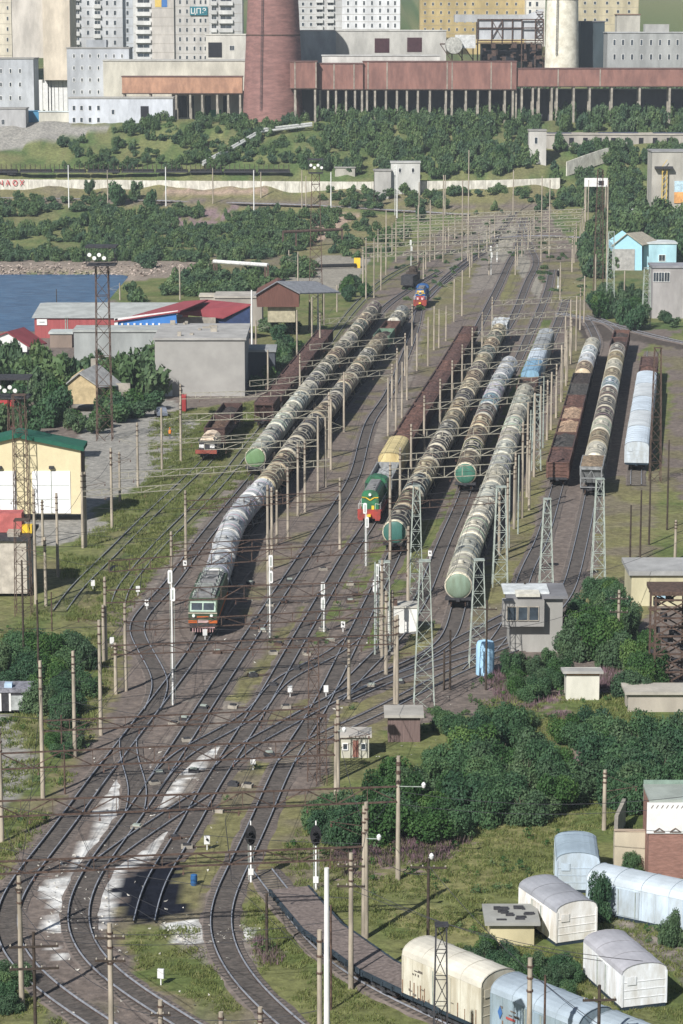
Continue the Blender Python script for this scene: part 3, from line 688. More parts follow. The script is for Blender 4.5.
def hood_loco(loc, rz, label, body, low, name='diesel_shunter', blue=False):
    t = thing(name, label, 'locomotive', loc, rz); L = 15.; hl = L/2-.6
    fr = MB(); fr.box((-1.5, -hl, .95), (1.5, hl, 1.4)); fr.box((-1.5, -hl-.25, .55), (1.5, -hl+.02, 1.75)); fr.box((-1.5, hl, .55), (1.5, hl+.2, 1.5)); fr.box((-1.3, -2, .4), (1.3, 2, .95)); fr.build('underframe', low, t)
    n = 10; hood = [(-1.12, 1.4), (-1.12, 3.35)]+[(-1.12*math.cos(PI*k/n), 3.35+.75*math.sin(PI*k/n)) for k in range(1, n)]+[(1.12, 3.35), (1.12, 1.4)]
    MB().prism(hood, -hl+1.1, 2.4).build('hood', body, t, True)
    cb = [(-1.5, 1.4), (-1.5, 3.6)]+[(-1.5*math.cos(PI*k/n), 3.6+.85*math.sin(PI*k/n)) for k in range(1, n)]+[(1.5, 3.6), (1.5, 1.4)]
    cab = MB().prism(cb, 2.4, 5.0).build('cab', body, t, True)
    for x in (-1.32, 1.32): MB().box((x-.13, 2.34, 3.0), (x+.13, 2.395, 3.6)).build('window', M['glass'], cab)
    for s in (-1, 1):
        a, c = sorted((s*1.502, s*1.54)); MB().box((a, 2.9, 2.7), (c, 4.3, 3.5)).build('window', M['glass'], cab)
    MB().prism([(-1.05, 1.4), (-1.05, 3.0), (1.05, 3.0), (1.05, 1.4)], 5.0, hl-.2).build('short_hood', body, t)
    rf = MB(); rf.prism([(-.75, 4.0), (-.62, 4.16), (.62, 4.16), (.75, 4.0)], -hl+1.3, 2.2); rf.lathe([(.45, 4.1), (.5, 4.28), (.3, 4.32)], 14, 'z', (0, -hl+2.4, 0)); rf.lathe([(.4, 4.1), (.45, 4.25), (.3, 4.3)], 14, 'z', (0, -hl+4.4, 0)); rf.build('roof_hatch', LOCOGREY, t)
    ch = MB(); y = -hl+1.06
    for s in (-1, 1): ch.add([(s*1.08,y,3.02),(s*.55,y,2.98),(0,y,2.62),(0,y,2.80),(s*.5,y,3.18),(s*1.08,y,3.2)], [(0,1,2,3,4,5)]); 
    ch2 = MB()
    for s in (-1, 1):
        ch2.bar((s*1.08, y-.01, 3.12), (s*.55, y-.01, 3.10), .085); ch2.bar((s*.55, y-.01, 3.10), (0, y-.01, 2.74), .085)
    ch2.build('chevron', YEL, t)
    hl_ = MB(); hl_.lathe([(.2, y-.2), (.22, y)], 12, 'y', (0, 0, 3.5)); h = hl_.build('headlight', LG, t); MB().lathe([(.16, y-.215), (.16, y-.202)], 12, 'y', (0,0,3.5)).build('lens', LAMP, h)
    st = MB()
    for x in (-.5, .5): st.box((x-.17, -hl-.3, 1.76), (x+.17, -hl-.1, 2.25))
    st.build('marker_box', YEL if not blue else mat('pale_pink', (.75,.5,.5), var=.1), t)
    rl = MB()
    for s in (-1, 1):
        for k in range(6): yy = -hl+.1+k*1.9; rl.bar((s*1.42, yy, 1.4), (s*1.42, yy, 2.4), .025)
        rl.bar((s*1.42, -hl+.1, 2.4), (s*1.42, 2.3, 2.4), .025); rl.bar((s*.8, -hl-.05, 1.7), (s*.8, -hl-.05, 2.5), .025); rl.bar((s*.8, -hl-.05, 2.5), (s*1.42, -hl+.05, 2.4), .025)
    rl.build('handrail', M['white'], t)
    cp_ = MB(); cp_.box((-.25, -hl-.75, .85), (.25, -hl-.2, 1.15)); cp_.build('coupler', YEL, t)
    for s in (-1, 1):
        b = MB(); b.box((s*1.1-.3, -hl-.3, .3), (s*1.1+.3, -hl-.1, .55)); b.build('step', low, t)
    bogie(t, -4.3, n=3, gap=3.4); bogie(t, 4.3, n=3, gap=3.4)
    if blue:
        MB().box((-1.0, -hl+1.0, 1.75), (1.0, -hl+1.07, 2.5)).build('front_panel', low, t)
        MB().box((-.8, -hl+.98, 3.3), (.8, -hl+1.06, 3.75)).build('windscreen', mat('orange_windscreen', (.8,.5,.12), var=.1), t)
    return t
def on_track(tk, d0, d1):
    a = tk.at(d0); b = tk.at(d1); c = (a+b)/2; ang = math.atan2(-(b[0]-a[0]), b[1]-a[1])
    return Vector((c[0], c[1], tzf(*c)+RAILTOP)), ang
def pick(seq, k): return seq[min(k, len(seq)-1)]
PROTO = {'tank': make_tank(), 'tankg': make_tank('green'), 'gond': make_gondola(.85), 'gondf': make_gondola(1.12), 'gondlow': make_gondola(.35), 'hop': make_hopper(),
         'van': make_van(16.0), 'vanw': make_van(16.0, hw=1.72, ze=3.6, zt=4.3), 'flat': make_flat(9.4)}
LEN = {'vanw': 16.0, 'gondf': 13.9, 'tank': 12.02, 'tankg': 12.02, 'gond': 13.9, 'gondlow': 13.9, 'hop': 12.0, 'van': 16.0, 'flat': 9.6}
CATN = {'vanw': 'covered wagon', 'gondf': 'gondola wagon', 'tank': 'tank wagon', 'tankg': 'tank wagon', 'gond': 'gondola wagon', 'gondlow': 'gondola wagon', 'hop': 'hopper wagon', 'van': 'covered wagon', 'flat': 'flat wagon'}
NTH = ['first','second','third','fourth','fifth','sixth','seventh','eighth','ninth','tenth','eleventh','twelfth','thirteenth','fourteenth','fifteenth','sixteenth','seventeenth','eighteenth','nineteenth','twentieth','twenty-first','twenty-second','twenty-third','twenty-fourth','twenty-fifth','twenty-sixth','twenty-seventh','twenty-eighth','twenty-ninth']
PAL = dict(
 dk=((.05,.04,.037), 'black brown'), dk2=((.07,.065,.06), 'dark grey'), br=((.11,.07,.05), 'brown'), tan=((.24,.18,.12), 'stained tan'),
 cr=((.52,.49,.40), 'cream'), wh=((.58,.61,.62), 'whitish'), sil=((.40,.43,.45), 'silvery grey'), bl=((.18,.25,.32), 'blue grey'), gg=((.46,.47,.41), 'pale grey green'),
 rb=((.13,.07,.055), 'red brown'), rb2=((.10,.058,.05), 'rusty brown'), ora=((.36,.25,.17), 'orange brown'), lb=((.60,.68,.75), 'pale blue'), yel=((.60,.50,.26), 'yellow'), gn=((.17,.27,.19), 'green'), blue=((.24,.42,.58), 'bright blue'), gy=((.30,.31,.31), 'grey'))
BANDS = {'dk': (.74,.69,.56), 'dk2': (.68,.66,.58), 'br': (.66,.56,.40), 'tan': (.78,.70,.50), 'cr': (.88,.84,.70), 'wh': (.92,.93,.92), 'sil': (.90,.92,.92), 'bl': (.80,.83,.83), 'gg': (.88,.88,.76), 'gn': (.3,.42,.3), 'gy': (.6,.6,.56)}
PREP = {}
HEADC = dict(b=(.05,.15,.13), e=(.06,.19,.14), c=(.17,.30,.15), f=(.22,.30,.23), a=(.22,.30,.30))
def train(tk, py0, specs, where, group, start=None):
    d = tk.sy(py0) if start is None else start; k = 0
    for spec in specs:
        kind, c = spec.split(':')[:2]; extra = spec.split(':')[2:] ; L = LEN[kind]
        loc, ang = on_track(tk, d, d+L); rgb, cn = PAL[c]
        v = random.uniform(.82, 1.15); rgb = tuple(x*v for x in rgb)
        cols = {}
        if kind.startswith('tank'):
            bb = BANDS.get(c, (.5,.47,.4)); q = random.uniform(.55, 1.0); bb = tuple(x*q for x in bb)
            cols = dict(end_dome=(HEADC.get(extra[0]) if extra else tuple(x*1.0 for x in bb)), barrel=rgb, end_band=bb, strap=tuple(x*random.uniform(.6,1.) for x in bb), hatch=tuple(x*.8 for x in bb), ladder_and_walkway=tuple(x*.55 for x in bb))
        elif kind in ('gond', 'gondf', 'gondlow', 'hop'):
            lc = PAL[extra[0]][0] if extra else (.07,.055,.05); lc = tuple(x*1.4 for x in lc)
            cols = dict(body=rgb, ribs=tuple(x*1.15 for x in rgb), frame=tuple(x*1.15 for x in rgb), load=lc)
        elif kind in ('van', 'vanw'): cols = dict(body=rgb, door=rgb, ribs=tuple(min(1, x*1.05) for x in rgb), roof=PAL[extra[0]][0] if extra else tuple(x*.9 for x in rgb), roof_seams=tuple(x*.8 for x in rgb))
        if kind == 'flat': cols = {}
        ln = f"{cn} {CATN[kind]}, {NTH[k]} in {where}"
        if kind == 'tankg': ln = f"{cn} tank wagon with green end, leading {where}"
        o = copy_tree(PROTO[kind], loc, ang, ln, cols); o['group'] = group; o['category'] = CATN[kind]
        d += L; k += 1
    return d
TA, TB = TRK['T1'], TRK['T4']
d = TA.sy(638); loc, ang = on_track(TA, d, d+15.2); electric_loco(loc, ang)
train(TA, 0, ['tank:sil','tank:wh','tank:wh','tank:sil','tank:wh','tank:tan','tank:br','tank:dk','tank:dk','tank:dk','tank:br','tank:dk','tank:dk2','tank:tan','tank:dk','tank:br','tank:dk2','tank:tan','tank:br','gond:gn','gond:rb:rb','tank:dk2','tankg:gy:a'][:23],
      'the left main train', 'wagons of the left main train', start=d+15.2)
train(TB, 556, ['tankg:dk:b','tank:br','tank:dk','tank:tan','tank:dk','tank:dk','tank:dk2','tank:tan','tank:br','tank:dk','tank:tan','tank:br','tank:dk','tank:tan','tank:dk2','tank:br','tank:dk','tank:tan','hop:wh:wh'],
      'the tank train right of the green shunter', 'wagons of the middle tank train')
train(TRK['T7'], 478, ['tankg:gg:c','tank:gg','tank:gg','tank:cr','tank:gg','tank:cr','tank:dk2','tank:dk2','tank:dk','tank:br','tank:dk','tank:cr','tank:dk','tank:dk','tank:br','tank:dk','tank:dk'],
      'the tank train by the grey building', 'wagons of the left tank train')
train(TRK['T9'], 494, ['tankg:br:e','tank:dk','tank:br','tank:tan','tank:dk2','tank:bl','tank:wh','tank:sil','tank:wh','tank:wh'], 'the short middle tank train', 'wagons of the short tank train')
train(TRK['TF'], 611, ['tankg:cr:f','tank:gg','tank:cr','tank:cr','tank:gg','tank:cr','tank:gg','tank:gg','tank:cr','tank:gg','tank:cr','tank:gg','tank:cr','gond:rb','van:blue:blue','van:lb:lb','van:sil:gy','van:gy:sil'], 'the cream tank train behind the poles', 'wagons of the cream tank train')
train(TRK['G1'], 488, ['gondf:rb:rb2','gondf:rb2:dk2','gondf:rb:ora','gondf:rb:ora','gondf:rb2:rb','gondf:dk2:dk2','gondf:dk:dk','tank:br','tank:wh','tank:sil','tank:cr'], 'the gondola train on the right', 'wagons of the right gondola train')
train(TRK['G2'], 498, ['hop:gy:tan','tank:cr','tank:tan','tank:cr','tank:dk','tank:dk','tank:dk','tank:bl','tank:tan','tank:cr','tank:tan','tank:dk2','gond:rb2','gond:rb'], 'the mixed tank train on the right', 'wagons of the right mixed train')
train(TRK['G3'], 473, ['vanw:lb:lb','vanw:lb:wh','vanw:lb:lb','vanw:lb:wh','vanw:lb:lb','gondf:rb2:rb','gondf:rb2:rb2'], 'the pale refrigerator train at far right', 'wagons of the pale blue train')
d = TRK['T3'].sy(525); loc, ang = on_track(TRK['T3'], d, d+15.0); hood_loco(loc, ang, 'green diesel shunting locomotive with yellow chevron and red buffer beam', GREEN, RED)
train(TRK['T3'], 0, ['gond:gy:gy','van:yel:yel','gondf:rb:rb','gondf:rb:rb','gondf:rb2:rb','gondf:rb:rb2','gondf:rb2:rb2','gondf:rb2:rb2','gondf:rb:rb','gondf:rb2:rb2','gondf:rb2:rb2','gondf:rb:rb','gondf:rb2:rb2'], 'the train behind the green shunter', 'wagons behind the green shunter', start=d+15)
train(TRK['T6'], 430, ['hop:rb2:rb2','gondf:rb2:rb2','gondf:rb2:rb2','gondf:rb2:rb2','gondf:rb2:rb2','gondf:rb2:rb2','gondf:rb2:rb2','gondf:rb2:rb2'], 'the brown train left of the tanks', 'wagons of the left gondola train')
d = TRK['T2'].sy(309); loc, ang = on_track(TRK['T2'], d, d+15.0); hood_loco(loc, ang, 'small blue and red diesel locomotive at the far end of the yard', BLU, RED, blue=True)
# maintenance train on the weedy siding
dm = train(TRK['T5'], 462, ['flat:rb','gond:rb2:br','gond:rb2:dk'], 'the maintenance train on the weedy siding', 'wagons on the weedy siding')
loc, ang = on_track(TRK['T5'], TRK['T5'].sy(462), TRK['T5'].sy(462)+9)
mt = thing('track_maintenance_crane', 'covered machinery on the front wagon of the weedy siding, under white tarpaulins', 'machinery', loc+Vector((0,0,1.25)), ang)
b = MB(); b.box((-1.6,-4.75,-.2),(1.6,-4.4,.35)); b.build('buffer_beam', mat('red_brown_beam', (.25,.07,.05)), mt)
b = MB(); b.box((-1.2,-3.6,0),(1.2,-1.4,1.5)); b.box((-1.35,-3.7,1.5),(1.35,-1.3,1.6)); b.build('cab', M['dark'], mt)
for x in (-.8,.8): MB().box((x-.35,-3.66,.5),(x+.35,-3.61,1.0)).build('window', M['white'], mt)
b = MB(); b.prism([(-1.3,0),(-1.25,1.6),(-.7,2.1),(0,2.25),(.8,2.0),(1.25,1.5),(1.3,0)], -1.0, 3.2); b.prism([(-1.1,1.62),(-.9,1.9),(.9,1.95),(1.1,1.62)], -3.5, -1.5); b.build('tarpaulin', mat('white_tarpaulin', (.72,.62,.48), col2=(.55,.42,.3), var=.3, scale=1.4), mt)
# black wagon standing by the far yard
bl = thing('black_service_wagon', 'blackened service wagon with machinery, standing beyond the blue and red locomotive', 'wagon', G(412, 288)+Vector((0,0,.3)), -.25)
b = MB(); b.box((-1.5,-6,.9),(1.5,7,1.3)); b.box((-1.5,-5.8,1.3),(1.5,-1,3.2)); b.build('body', M['dark'], bl)
b = MB(); b.box((-1.4,-.5,1.3),(1.4,3,3.6)); b.lathe([(1.0,3.5),(1.1,4.4),(.9,5.0)],10,'z',(0,1.2,0)); b.bar((0,3,2),(0,9,5.5),.25); b.build('machinery', M['wood'], bl)
bogie(bl, -4); bogie(bl, 4.5)
# wagons at the bottom right
F12 = TRK['T12']
fd = F12.sy(905)
# this siding is listed from its far end, so heading is reversed
def rev_on(tk, d0, d1): return on_track(tk, d0, d1)
for i in range(3):
    loc, ang = rev_on(F12, fd+i*8.6, fd+i*8.6+8.6)
    o = copy_tree(PROTO['flat'], loc, ang, f'low flat wagon with bare plank deck, {NTH[i]} from the buffer end of the siding', None); o['group'] = 'flat wagons at the bottom'
fd += 3*8.6-4.2
PROTO['ref'] = make_van(8.6, 'refrigerator_wagon', ze=3.75, zt=4.6, cat='refrigerator wagon')
for i, (c, rc, lab) in enumerate((((.60,.58,.49), (.64,.61,.52), 'cream refrigerator wagon coupled behind the flat wagons at the bottom'), ((.30,.39,.46), (.36,.43,.49), 'blue grey refrigerator wagon coupled next to the cream one'), ((.33,.42,.50), (.40,.47,.52), 'blue grey refrigerator wagon cut by the bottom edge of the photo'), ((.33,.42,.5), (.4,.47,.52), 'blue grey refrigerator wagon mostly outside the bottom edge'))):
    loc, ang = rev_on(F12, fd+i*8.6, fd+i*8.6+8.6)
    o = copy_tree(PROTO['ref'], loc, ang+PI, lab, dict(body=c, door=tuple(x*.93 for x in c), ribs=tuple(x*.95 for x in c), roof=rc, roof_seams=tuple(x*.85 for x in rc))); o['group'] = 'refrigerator wagons at the bottom'
    marks = MB(); rq_ = random.Random(i)
    for q in range(14):
        y_ = rq_.uniform(-3.7, 3.6); z_ = rq_.choice((1.3, 1.5, 1.9, 2.7, 3.0)); marks.box((-1.565, y_, z_), (-1.552, y_+rq_.uniform(.08,.5), z_+rq_.uniform(.05,.16)))
    mk = marks.build('stencil_marks', mat('stencil_dark', (.16,.14,.12), var=.5), o); mk['kind'] = 'stuff'
    rs = MB()
    for q in range(20): y_ = rq_.uniform(-3.8, 3.8); rs.box((-1.563, y_, 1.16), (-1.551, y_+rq_.uniform(.03,.09), 1.16+rq_.uniform(.2,1.1)))
    rs.build('rust_runs', mat('rust_runs', (.27,.16,.10), var=.5, scale=4), o)['kind'] = 'stuff'
    if i == 1:
        e_ = MB().prism([(2.75,2.7),(2.95,3.15),(3.15,2.7),(2.95,2.25)], -1.6, -1.58, 'x').build('emblem', mat('emblem_blue', (.05,.14,.35)), o); MB().box((-1.6,1.6,2.45), (-1.58,2.4,2.6)).build('emblem_bar', mat('emblem_red', (.4,.08,.07)), o)
def loose(loc, ang, L, lab, c, rc, **k):
    p = make_van(L, 'wagon_body', wheels=False, z0=.25, ze=2.5, zt=3.15, hw=1.6, cat='wagon body', **k)
    cols = dict(body=c, door=tuple(x*.9 for x in c), ribs=tuple(x*.93 for x in c), roof=rc, roof_seams=tuple(x*.8 for x in rc))
    for ch in TREE[p.name]:
        b_ = ch.name.split('.')[0]
        if b_ in cols: ch.color = (*cols[b_], 1)
        for g in TREE.get(ch.name, ()):
            pass
    p.location = loc; p.rotation_euler = (0,0,ang); p['label'] = lab; p['group'] = 'wagon bodies used as sheds'
    return p
def place_front(pxl, pyl, pxr, pyr, L, *a, turn=None, **k):
    l = G(pxl, pyl); r = G(pxr, pyr); mid = (l+r)/2; d_ = (r-l).normalized(); ang = math.atan2(d_.y, d_.x) if turn is None else turn
    fw = Vector((-math.sin(ang), math.cos(ang), 0)); return loose(mid+fw*L/2, ang, L, *a, **k)
place_front(619.5, 1010, 668, 1007, 6.6, 'white wagon body with grey roof, nearest of the ones standing on the grass', (.80,.84,.88), (.42,.42,.45), turn=math.radians(17))
place_front(554.3, 944, 598, 943, 6.0, 'white wagon body with grey roof behind the small yellow shed', (.85,.85,.83), (.34,.35,.38), turn=math.radians(22))
place_front(556, 893, 599, 893, 5.2, 'short pale blue wagon body with arched roof behind the long one', (.50,.60,.70), (.36,.45,.52), turn=math.radians(-3))
g0 = G(600, 915); g1 = G(668, 930); dd_ = (g1-g0).normalized(); ang = math.atan2(-dd_.x, dd_.y)
nrm = Vector((-dd_.y, dd_.x, 0)); 
loose(g0+dd_*5.6+nrm*1.6, ang, 13.5, 'long pale blue wagon body lying side on behind the two white bodies', (.52,.62,.72), (.56,.63,.68), doors=2)
# ------------------------------------------------------------ buildings
def facade_root(name, label, cat, x0, x1, yb, Y=None, rz=0, group=None):
    if Y is None: Y = G((x0+x1)/2, yb).y
    X0, Z = W(x0, yb, Y); X1, _ = W(x1, yb, Y)
    return thing(name, label, cat, (X0, Y, Z), rz, group), X1-X0, Y, Z, X0
def to_local(px, py, Y, X0, Z0):
    x, z = W(px, py, Y); return x-X0, z-Z0
WIN = {}
def window(root, u, v, w_, h_, pane=None, frame=None, y=0., name='window', fr=.08):
    pane = pane or M['glass']; frame = frame or M['white']; key = (round(w_, 2), round(h_, 2), pane.name, frame.name, name)
    if key in WIN:
        f0, p0 = WIN[key]; f = f0.copy(); COL.objects.link(f); f.parent = root; p = p0.copy(); COL.objects.link(p); p.parent = f
    else:
        b = MB(); a, c = w_/2, h_/2
        b.box((-a-fr,-.09,-c-fr), (-a,.02,c+fr)); b.box((a,-.09,-c-fr), (a+fr,.02,c+fr)); b.box((-a,-.09,c), (a,.02,c+fr)); b.box((-a,-.11,-c-fr), (a,.02,-c))
        if w_ > 1.0: b.box((-.03,-.07,-c), (.03,.02,c))
        f = b.build(name, frame, root); p = MB().box((-a,-.035,-c), (a,.015,c)).build('pane', pane, f); WIN[key] = (f, p)
    f.location = (u, y, v); return f
def block(root, w_, d, h, m, roof=None, x=0, y=0, z=0, rt=.35, oh=.25, name='wall', color=None, rcol=None, base=3.):
    o = MB().box((x, y, z-base), (x+w_, y+d, z+h)).build(name, m, root)
    if color: o.color = (*color, 1)
    if roof:
        r = MB(); r.box((x-oh, y-oh, z+h), (x+w_+oh, y+d+oh, z+h+rt))
        r = r.build('roof', roof, root)
        if rcol: r.color = (*rcol, 1)
    return o
WC = M['wallc']; RF = M['roofing']
dark_open = mat('dark_opening', (.02,.02,.025), var=.3); brick = mat('red_brick', (.20,.095,.08), var=.3, scale=1.5, streak=(1,1,3)); brickwork = mat('gallery_red', (.25,.13,.105), var=.3, scale=.5, streak=(1,1,.3), col2=(.18,.095,.08)); galor = mat('gallery_orange', (.42,.24,.155), var=.3, scale=.6, col2=(.30,.17,.115), streak=(1,1,.4))
trim = mat('stained_concrete', (.33,.30,.25), var=.35, scale=.6)
# --- apartment slabs and tower in the distance
def wingrid(root, Y, X0, Z0, xs, ys, wpx, hpx, **k):
    s = F/(Y*cp)
    for y in ys:
        for x in xs:
            u, v = to_local(x, y, Y, X0, Z0); window(root, u, v, wpx/s, hpx/s, **k)
YA = 1060
def apart(x0, x1, xs, label, color, top=-70, base=112, Y=YA, depth=14, ys=None, wp=2.3, hp=4.2, step=8.8, y0=4, balcony=None, bcol=(.62,.62,.6)):
    r, w_, Y, Z, X0 = facade_root('apartment_block', label, 'apartment block', x0, x1, base, Y)
    _, zt = W(x0, top, Y); block(r, w_, depth, zt-Z, WC, RF, color=color, rcol=(.3,.3,.3), base=6)
    yy = ys or [y0+step*i for i in range(-6, 12) if y0+step*i < base-5]
    wingrid(r, Y, X0, Z, xs, yy, wp, hp, frame=M['white'], fr=.07)
    jt = M['concrete']; s2 = F/(Y*cp)
    for y in yy:
        u, v = to_local(x0, y+step*.5, Y, X0, Z); MB().box((.05,-.05,v-.06), (w_-.05,-.004,v+.06)).build('panel_joint', jt, r)
    if balcony:
        s = F/(Y*cp)
        for (bx0, bx1) in balcony:
            for y in yy:
                u0, v0 = to_local(bx0, y+5.4, Y, X0, Z); u1, v1 = to_local(bx1, y+1.7, Y, X0, Z)
                b = MB().box((u0,-1.0,v0), (u1,-.01,v1)).build('balcony', WC, r); b.color = (*bcol, 1)
                window(b, (u0+u1)/2, v1+.8, (u1-u0)*.8, 1.3, fr=.1, frame=M['white'])
    return r, Y, X0, Z
apart(-60, 13.5, [-40,-25,-8,7.5], 'cream apartment tower at the upper left edge with a column of small windows', (.70,.64,.52), step=10.5, y0=8, hp=3.5, wp=1.6)
apart(72, 82, [76.5], 'narrow pale section of apartments left of the grey administration building', (.62,.62,.60), balcony=[(74,80)])
apart(82, 124, [88,107,115], 'grey apartment block behind the grey administration building', (.55,.56,.57), balcony=[(94,101)], y0=3, step=9.9)
apart(124, 134.5, [127.5], 'narrow grey apartment section beside the white balconies', (.50,.53,.56), Y=YA+2)
apart(134.5, 153, [], 'apartment block section with white balconies left of the yellow and blue flag', (.62,.62,.60), y0=1.5, step=9.0, balcony=[(136,151)], bcol=(.72,.72,.70))
fr_, Yf, Xf, Zf = apart(153, 175, [], 'blank beige end wall with a painted yellow and blue flag', (.62,.58,.53), Y=YA-1)
for (a, b_, m_) in ((155, 161.5, mat('flag_yellow', (.62,.45,.13), var=.1)), (161.5, 167, mat('flag_blue', (.06,.17,.42), var=.1))):
    u0, v0 = to_local(a, 7, Yf, Xf, Zf); u1, v1 = to_local(b_, -8, Yf, Xf, Zf); MB().box((u0,-.12,v0), (u1,-.01,v1)).build('flag_stripe', m_, fr_)
r, Y2, X2, Z2 = apart(175, 210, [180,187,194.5,200.5,205.5], 'grey apartment block carrying a teal sign with three white letters', (.55,.53,.50), y0=2, step=9.3, hp=3.9, wp=1.9)
u0, v0 = to_local(190, 15.3, Y2, X2, Z2); u1, v1 = to_local(207.5, 6.5, Y2, X2, Z2)
sg = thing('building_sign', 'teal sign with white letters on the grey apartment block', 'sign', (X2, Y2-.5, Z2)); sgb = MB().box((u0,-.1,v0), (u1,.2,v1)).build('board', mat('sign_teal', (.03,.16,.20), var=.1), sg)
def letters(root, txt, size, m, loc, spread=None):
    for i, ch in enumerate(txt):
        cu = bpy.data.curves.new('letter', 'FONT'); cu.body = ch; cu.size = size; cu.extrude = .03; cu.align_x = 'CENTER'; cu.offset = .03*size/3
        o = bpy.data.objects.new('letter', cu); COL.objects.link(o); dg = bpy.context.evaluated_depsgraph_get()
        me = bpy.data.meshes.new_from_object(o.evaluated_get(dg)); bpy.data.objects.remove(o)
        q = bpy.data.objects.new('letter', me); me.materials.clear(); me.materials.append(m); COL.objects.link(q); q.parent = root
        q.rotation_euler = (PI/2, 0, 0); q.location = (loc[0]+i*spread, loc[1], loc[2])
letters(sg, 'ЦПЗ', (v1-v0)*.85, M['white'], (u0+(u1-u0)*.18, -.16, v0+(v1-v0)*.2), (u1-u0)*.32)
apart(210, 243, [], 'grey apartment block with dark balcony windows left of the brick chimney', (.52,.52,.51), y0=0, step=9.0, balcony=[(211,217),(219,233)])
apart(296, 342, [303,311], 'grey white apartment block just right of the brick chimney', (.56,.56,.55), y0=4, step=6.8, hp=3, base=60, balcony=[(316,323),(327,334)])
apart(342, 400, [348,356,364,372,380,388,395], 'white striped apartment block right of the chimney', (.74,.75,.76), y0=3, step=7.5, hp=3.8, wp=1.8, base=60)
apart(420, 525, [425,433,441,449,457,465,473,487,497,507,516], 'long yellow apartment building on the skyline', (.50,.39,.19), y0=4, step=8.5, hp=2.8, wp=1.8, base=40, Y=YA+60, top=-25)
apart(568, 638, [575,585,595,607,618,629], 'pale yellow apartment building above the brick gallery at right', (.50,.44,.30), y0=3, step=8.5, base=32, Y=YA+60, hp=2.8, top=-25)
apart(526, 545, [530,537], 'small white building between the yellow building and the white silo', (.68,.66,.60), y0=4, step=8, base=32, Y=YA+50, top=-10)
# --- blank concrete tower raised on columns
r, w_, Y, Z, X0 = facade_root('concrete_tower', 'huge blank beige and grey tower raised on thin columns at upper left', 'tower', 14, 72, 108, 985)
_, zb1 = W(40, 80, Y); _, zt1 = W(40, -60, Y); x1, _ = to_local(33.5, 80, Y, X0, Z); x2, _ = to_local(44.5, 80, Y, X0, Z)
o = MB().box((0,.0,W(20,58,Y)[1]-Z), (x2,22,zt1-Z)).build('wall', WC, r); o.color = (.58,.54,.48,1)
o = MB().box((x2,-2,zb1-Z), (w_,22,zt1-Z)).build('wall', WC, r); o.color = (.68,.60,.48,1)
for x in (36, 40, 46.5, 49.5, 52.5, 56, 60.5, 65, 70):
    u, _ = to_local(x, 90, Y, X0, Z); o = MB().box((u-.75,1,-6), (u+.75,3,zb1-Z)).build('column', M['white'], r)
o = MB().box((x1,10,-6), (x2*1.15,12,zb1-Z)).build('wall', M['white'], r)
# --- industrial buildings
def bld(name, label, cat, x0, x1, yb, yt, Y, depth, col, rcol=(.33,.32,.30), rt=.4, **k):
    r, w_, Y, Z, X0 = facade_root(name, label, cat, x0, x1, yb, Y)
    _, zt = W(x0, yt, Y); block(r, w_, depth, zt-Z, WC, RF, color=col, rcol=rcol, rt=rt, base=5); return r, w_, Y, Z, X0, zt-Z
r, w_, Y, Z, X0, h = bld('administration_building', 'grey four storey building with small windows beside the blank tower', 'building', 68, 130, 118, 48.5, 945, 16, (.47,.49,.52))
wingrid(r, Y, X0, Z, [74,82,90,98.5,106,114,122], [56,68,80,92], 1.6, 3.4, fr=.15)
MB().box((w_*.3,4,h), (w_*.62,10,h+3)).build('roof_cabin', WC, r).color = (.36,.38,.4,1)
r, w_, Y, Z, X0, h = bld('grey_building', 'grey two storey building at the far left edge', 'building', -40, 34.5, 118, 59, 945, 16, (.48,.50,.53)); wingrid(r, Y, X0, Z, [-20,-10,1,10.5,20], [71,84.5,98], 1.8, 4, fr=.15)
r, w_, Y, Z, X0, h = bld('long_factory_hall', 'long cream factory hall left of the brick chimney', 'factory', 104, 246, 122, 61, 925, 20, (.62,.59,.50), (.5,.49,.45)); 
r, w_, Y, Z, X0, h = bld('factory_upper_storey', 'white upper hall with a broken dark opening beside the brick chimney', 'factory', 206, 246, 62, 35, 955, 16, (.60,.58,.52), (.6,.58,.52))
u, v = to_local(215.5, 50, Y, X0, Z); MB().box((u-2.6,-.15,v-2.6), (u+2.3,.1,v+2.7)).build('opening', dark_open, r); u, v = to_local(232, 48, Y, X0, Z); window(r, u, v, 1.6, 1.6)
r, w_, Y, Z, X0, h = bld('small_low_building', 'small grey building at left edge below the grey two storey one', 'building', -30, 26, 128, 109, 885, 8, (.45,.45,.45)); wingrid(r, Y, X0, Z, [3], [122], 3, 5)
r, w_, Y, Z, X0, h = bld('white_low_building', 'long white low building with square windows and one broken opening', 'building', 69, 173, 128, 98.5, 890, 10, (.64,.67,.72), (.42,.41,.38)); wingrid(r, Y, X0, Z, [74,81.5,90,98.5], [108,120], 2.6, 4.4, fr=.1)
wingrid(r, Y, X0, Z, [113], [112], 2.6, 4.4); u, v = to_local(144.5, 113, Y, X0, Z); MB().box((u-1.3,-.12,v-2.2), (u+1.4,.1,v+2.3)).build('opening', dark_open, r)
bld('blue_container', 'bright blue container beside the white low building', 'container', 25, 39, 121, 111, 895, 3, (.08,.28,.48), (.1,.3,.5), rt=.1)
bld('white_shed_far', 'long pale wall with a flat roof left of the white low building', 'wall', 39, 69, 122, 112, 893, 3, (.6,.58,.5), (.6,.66,.66), rt=.3)
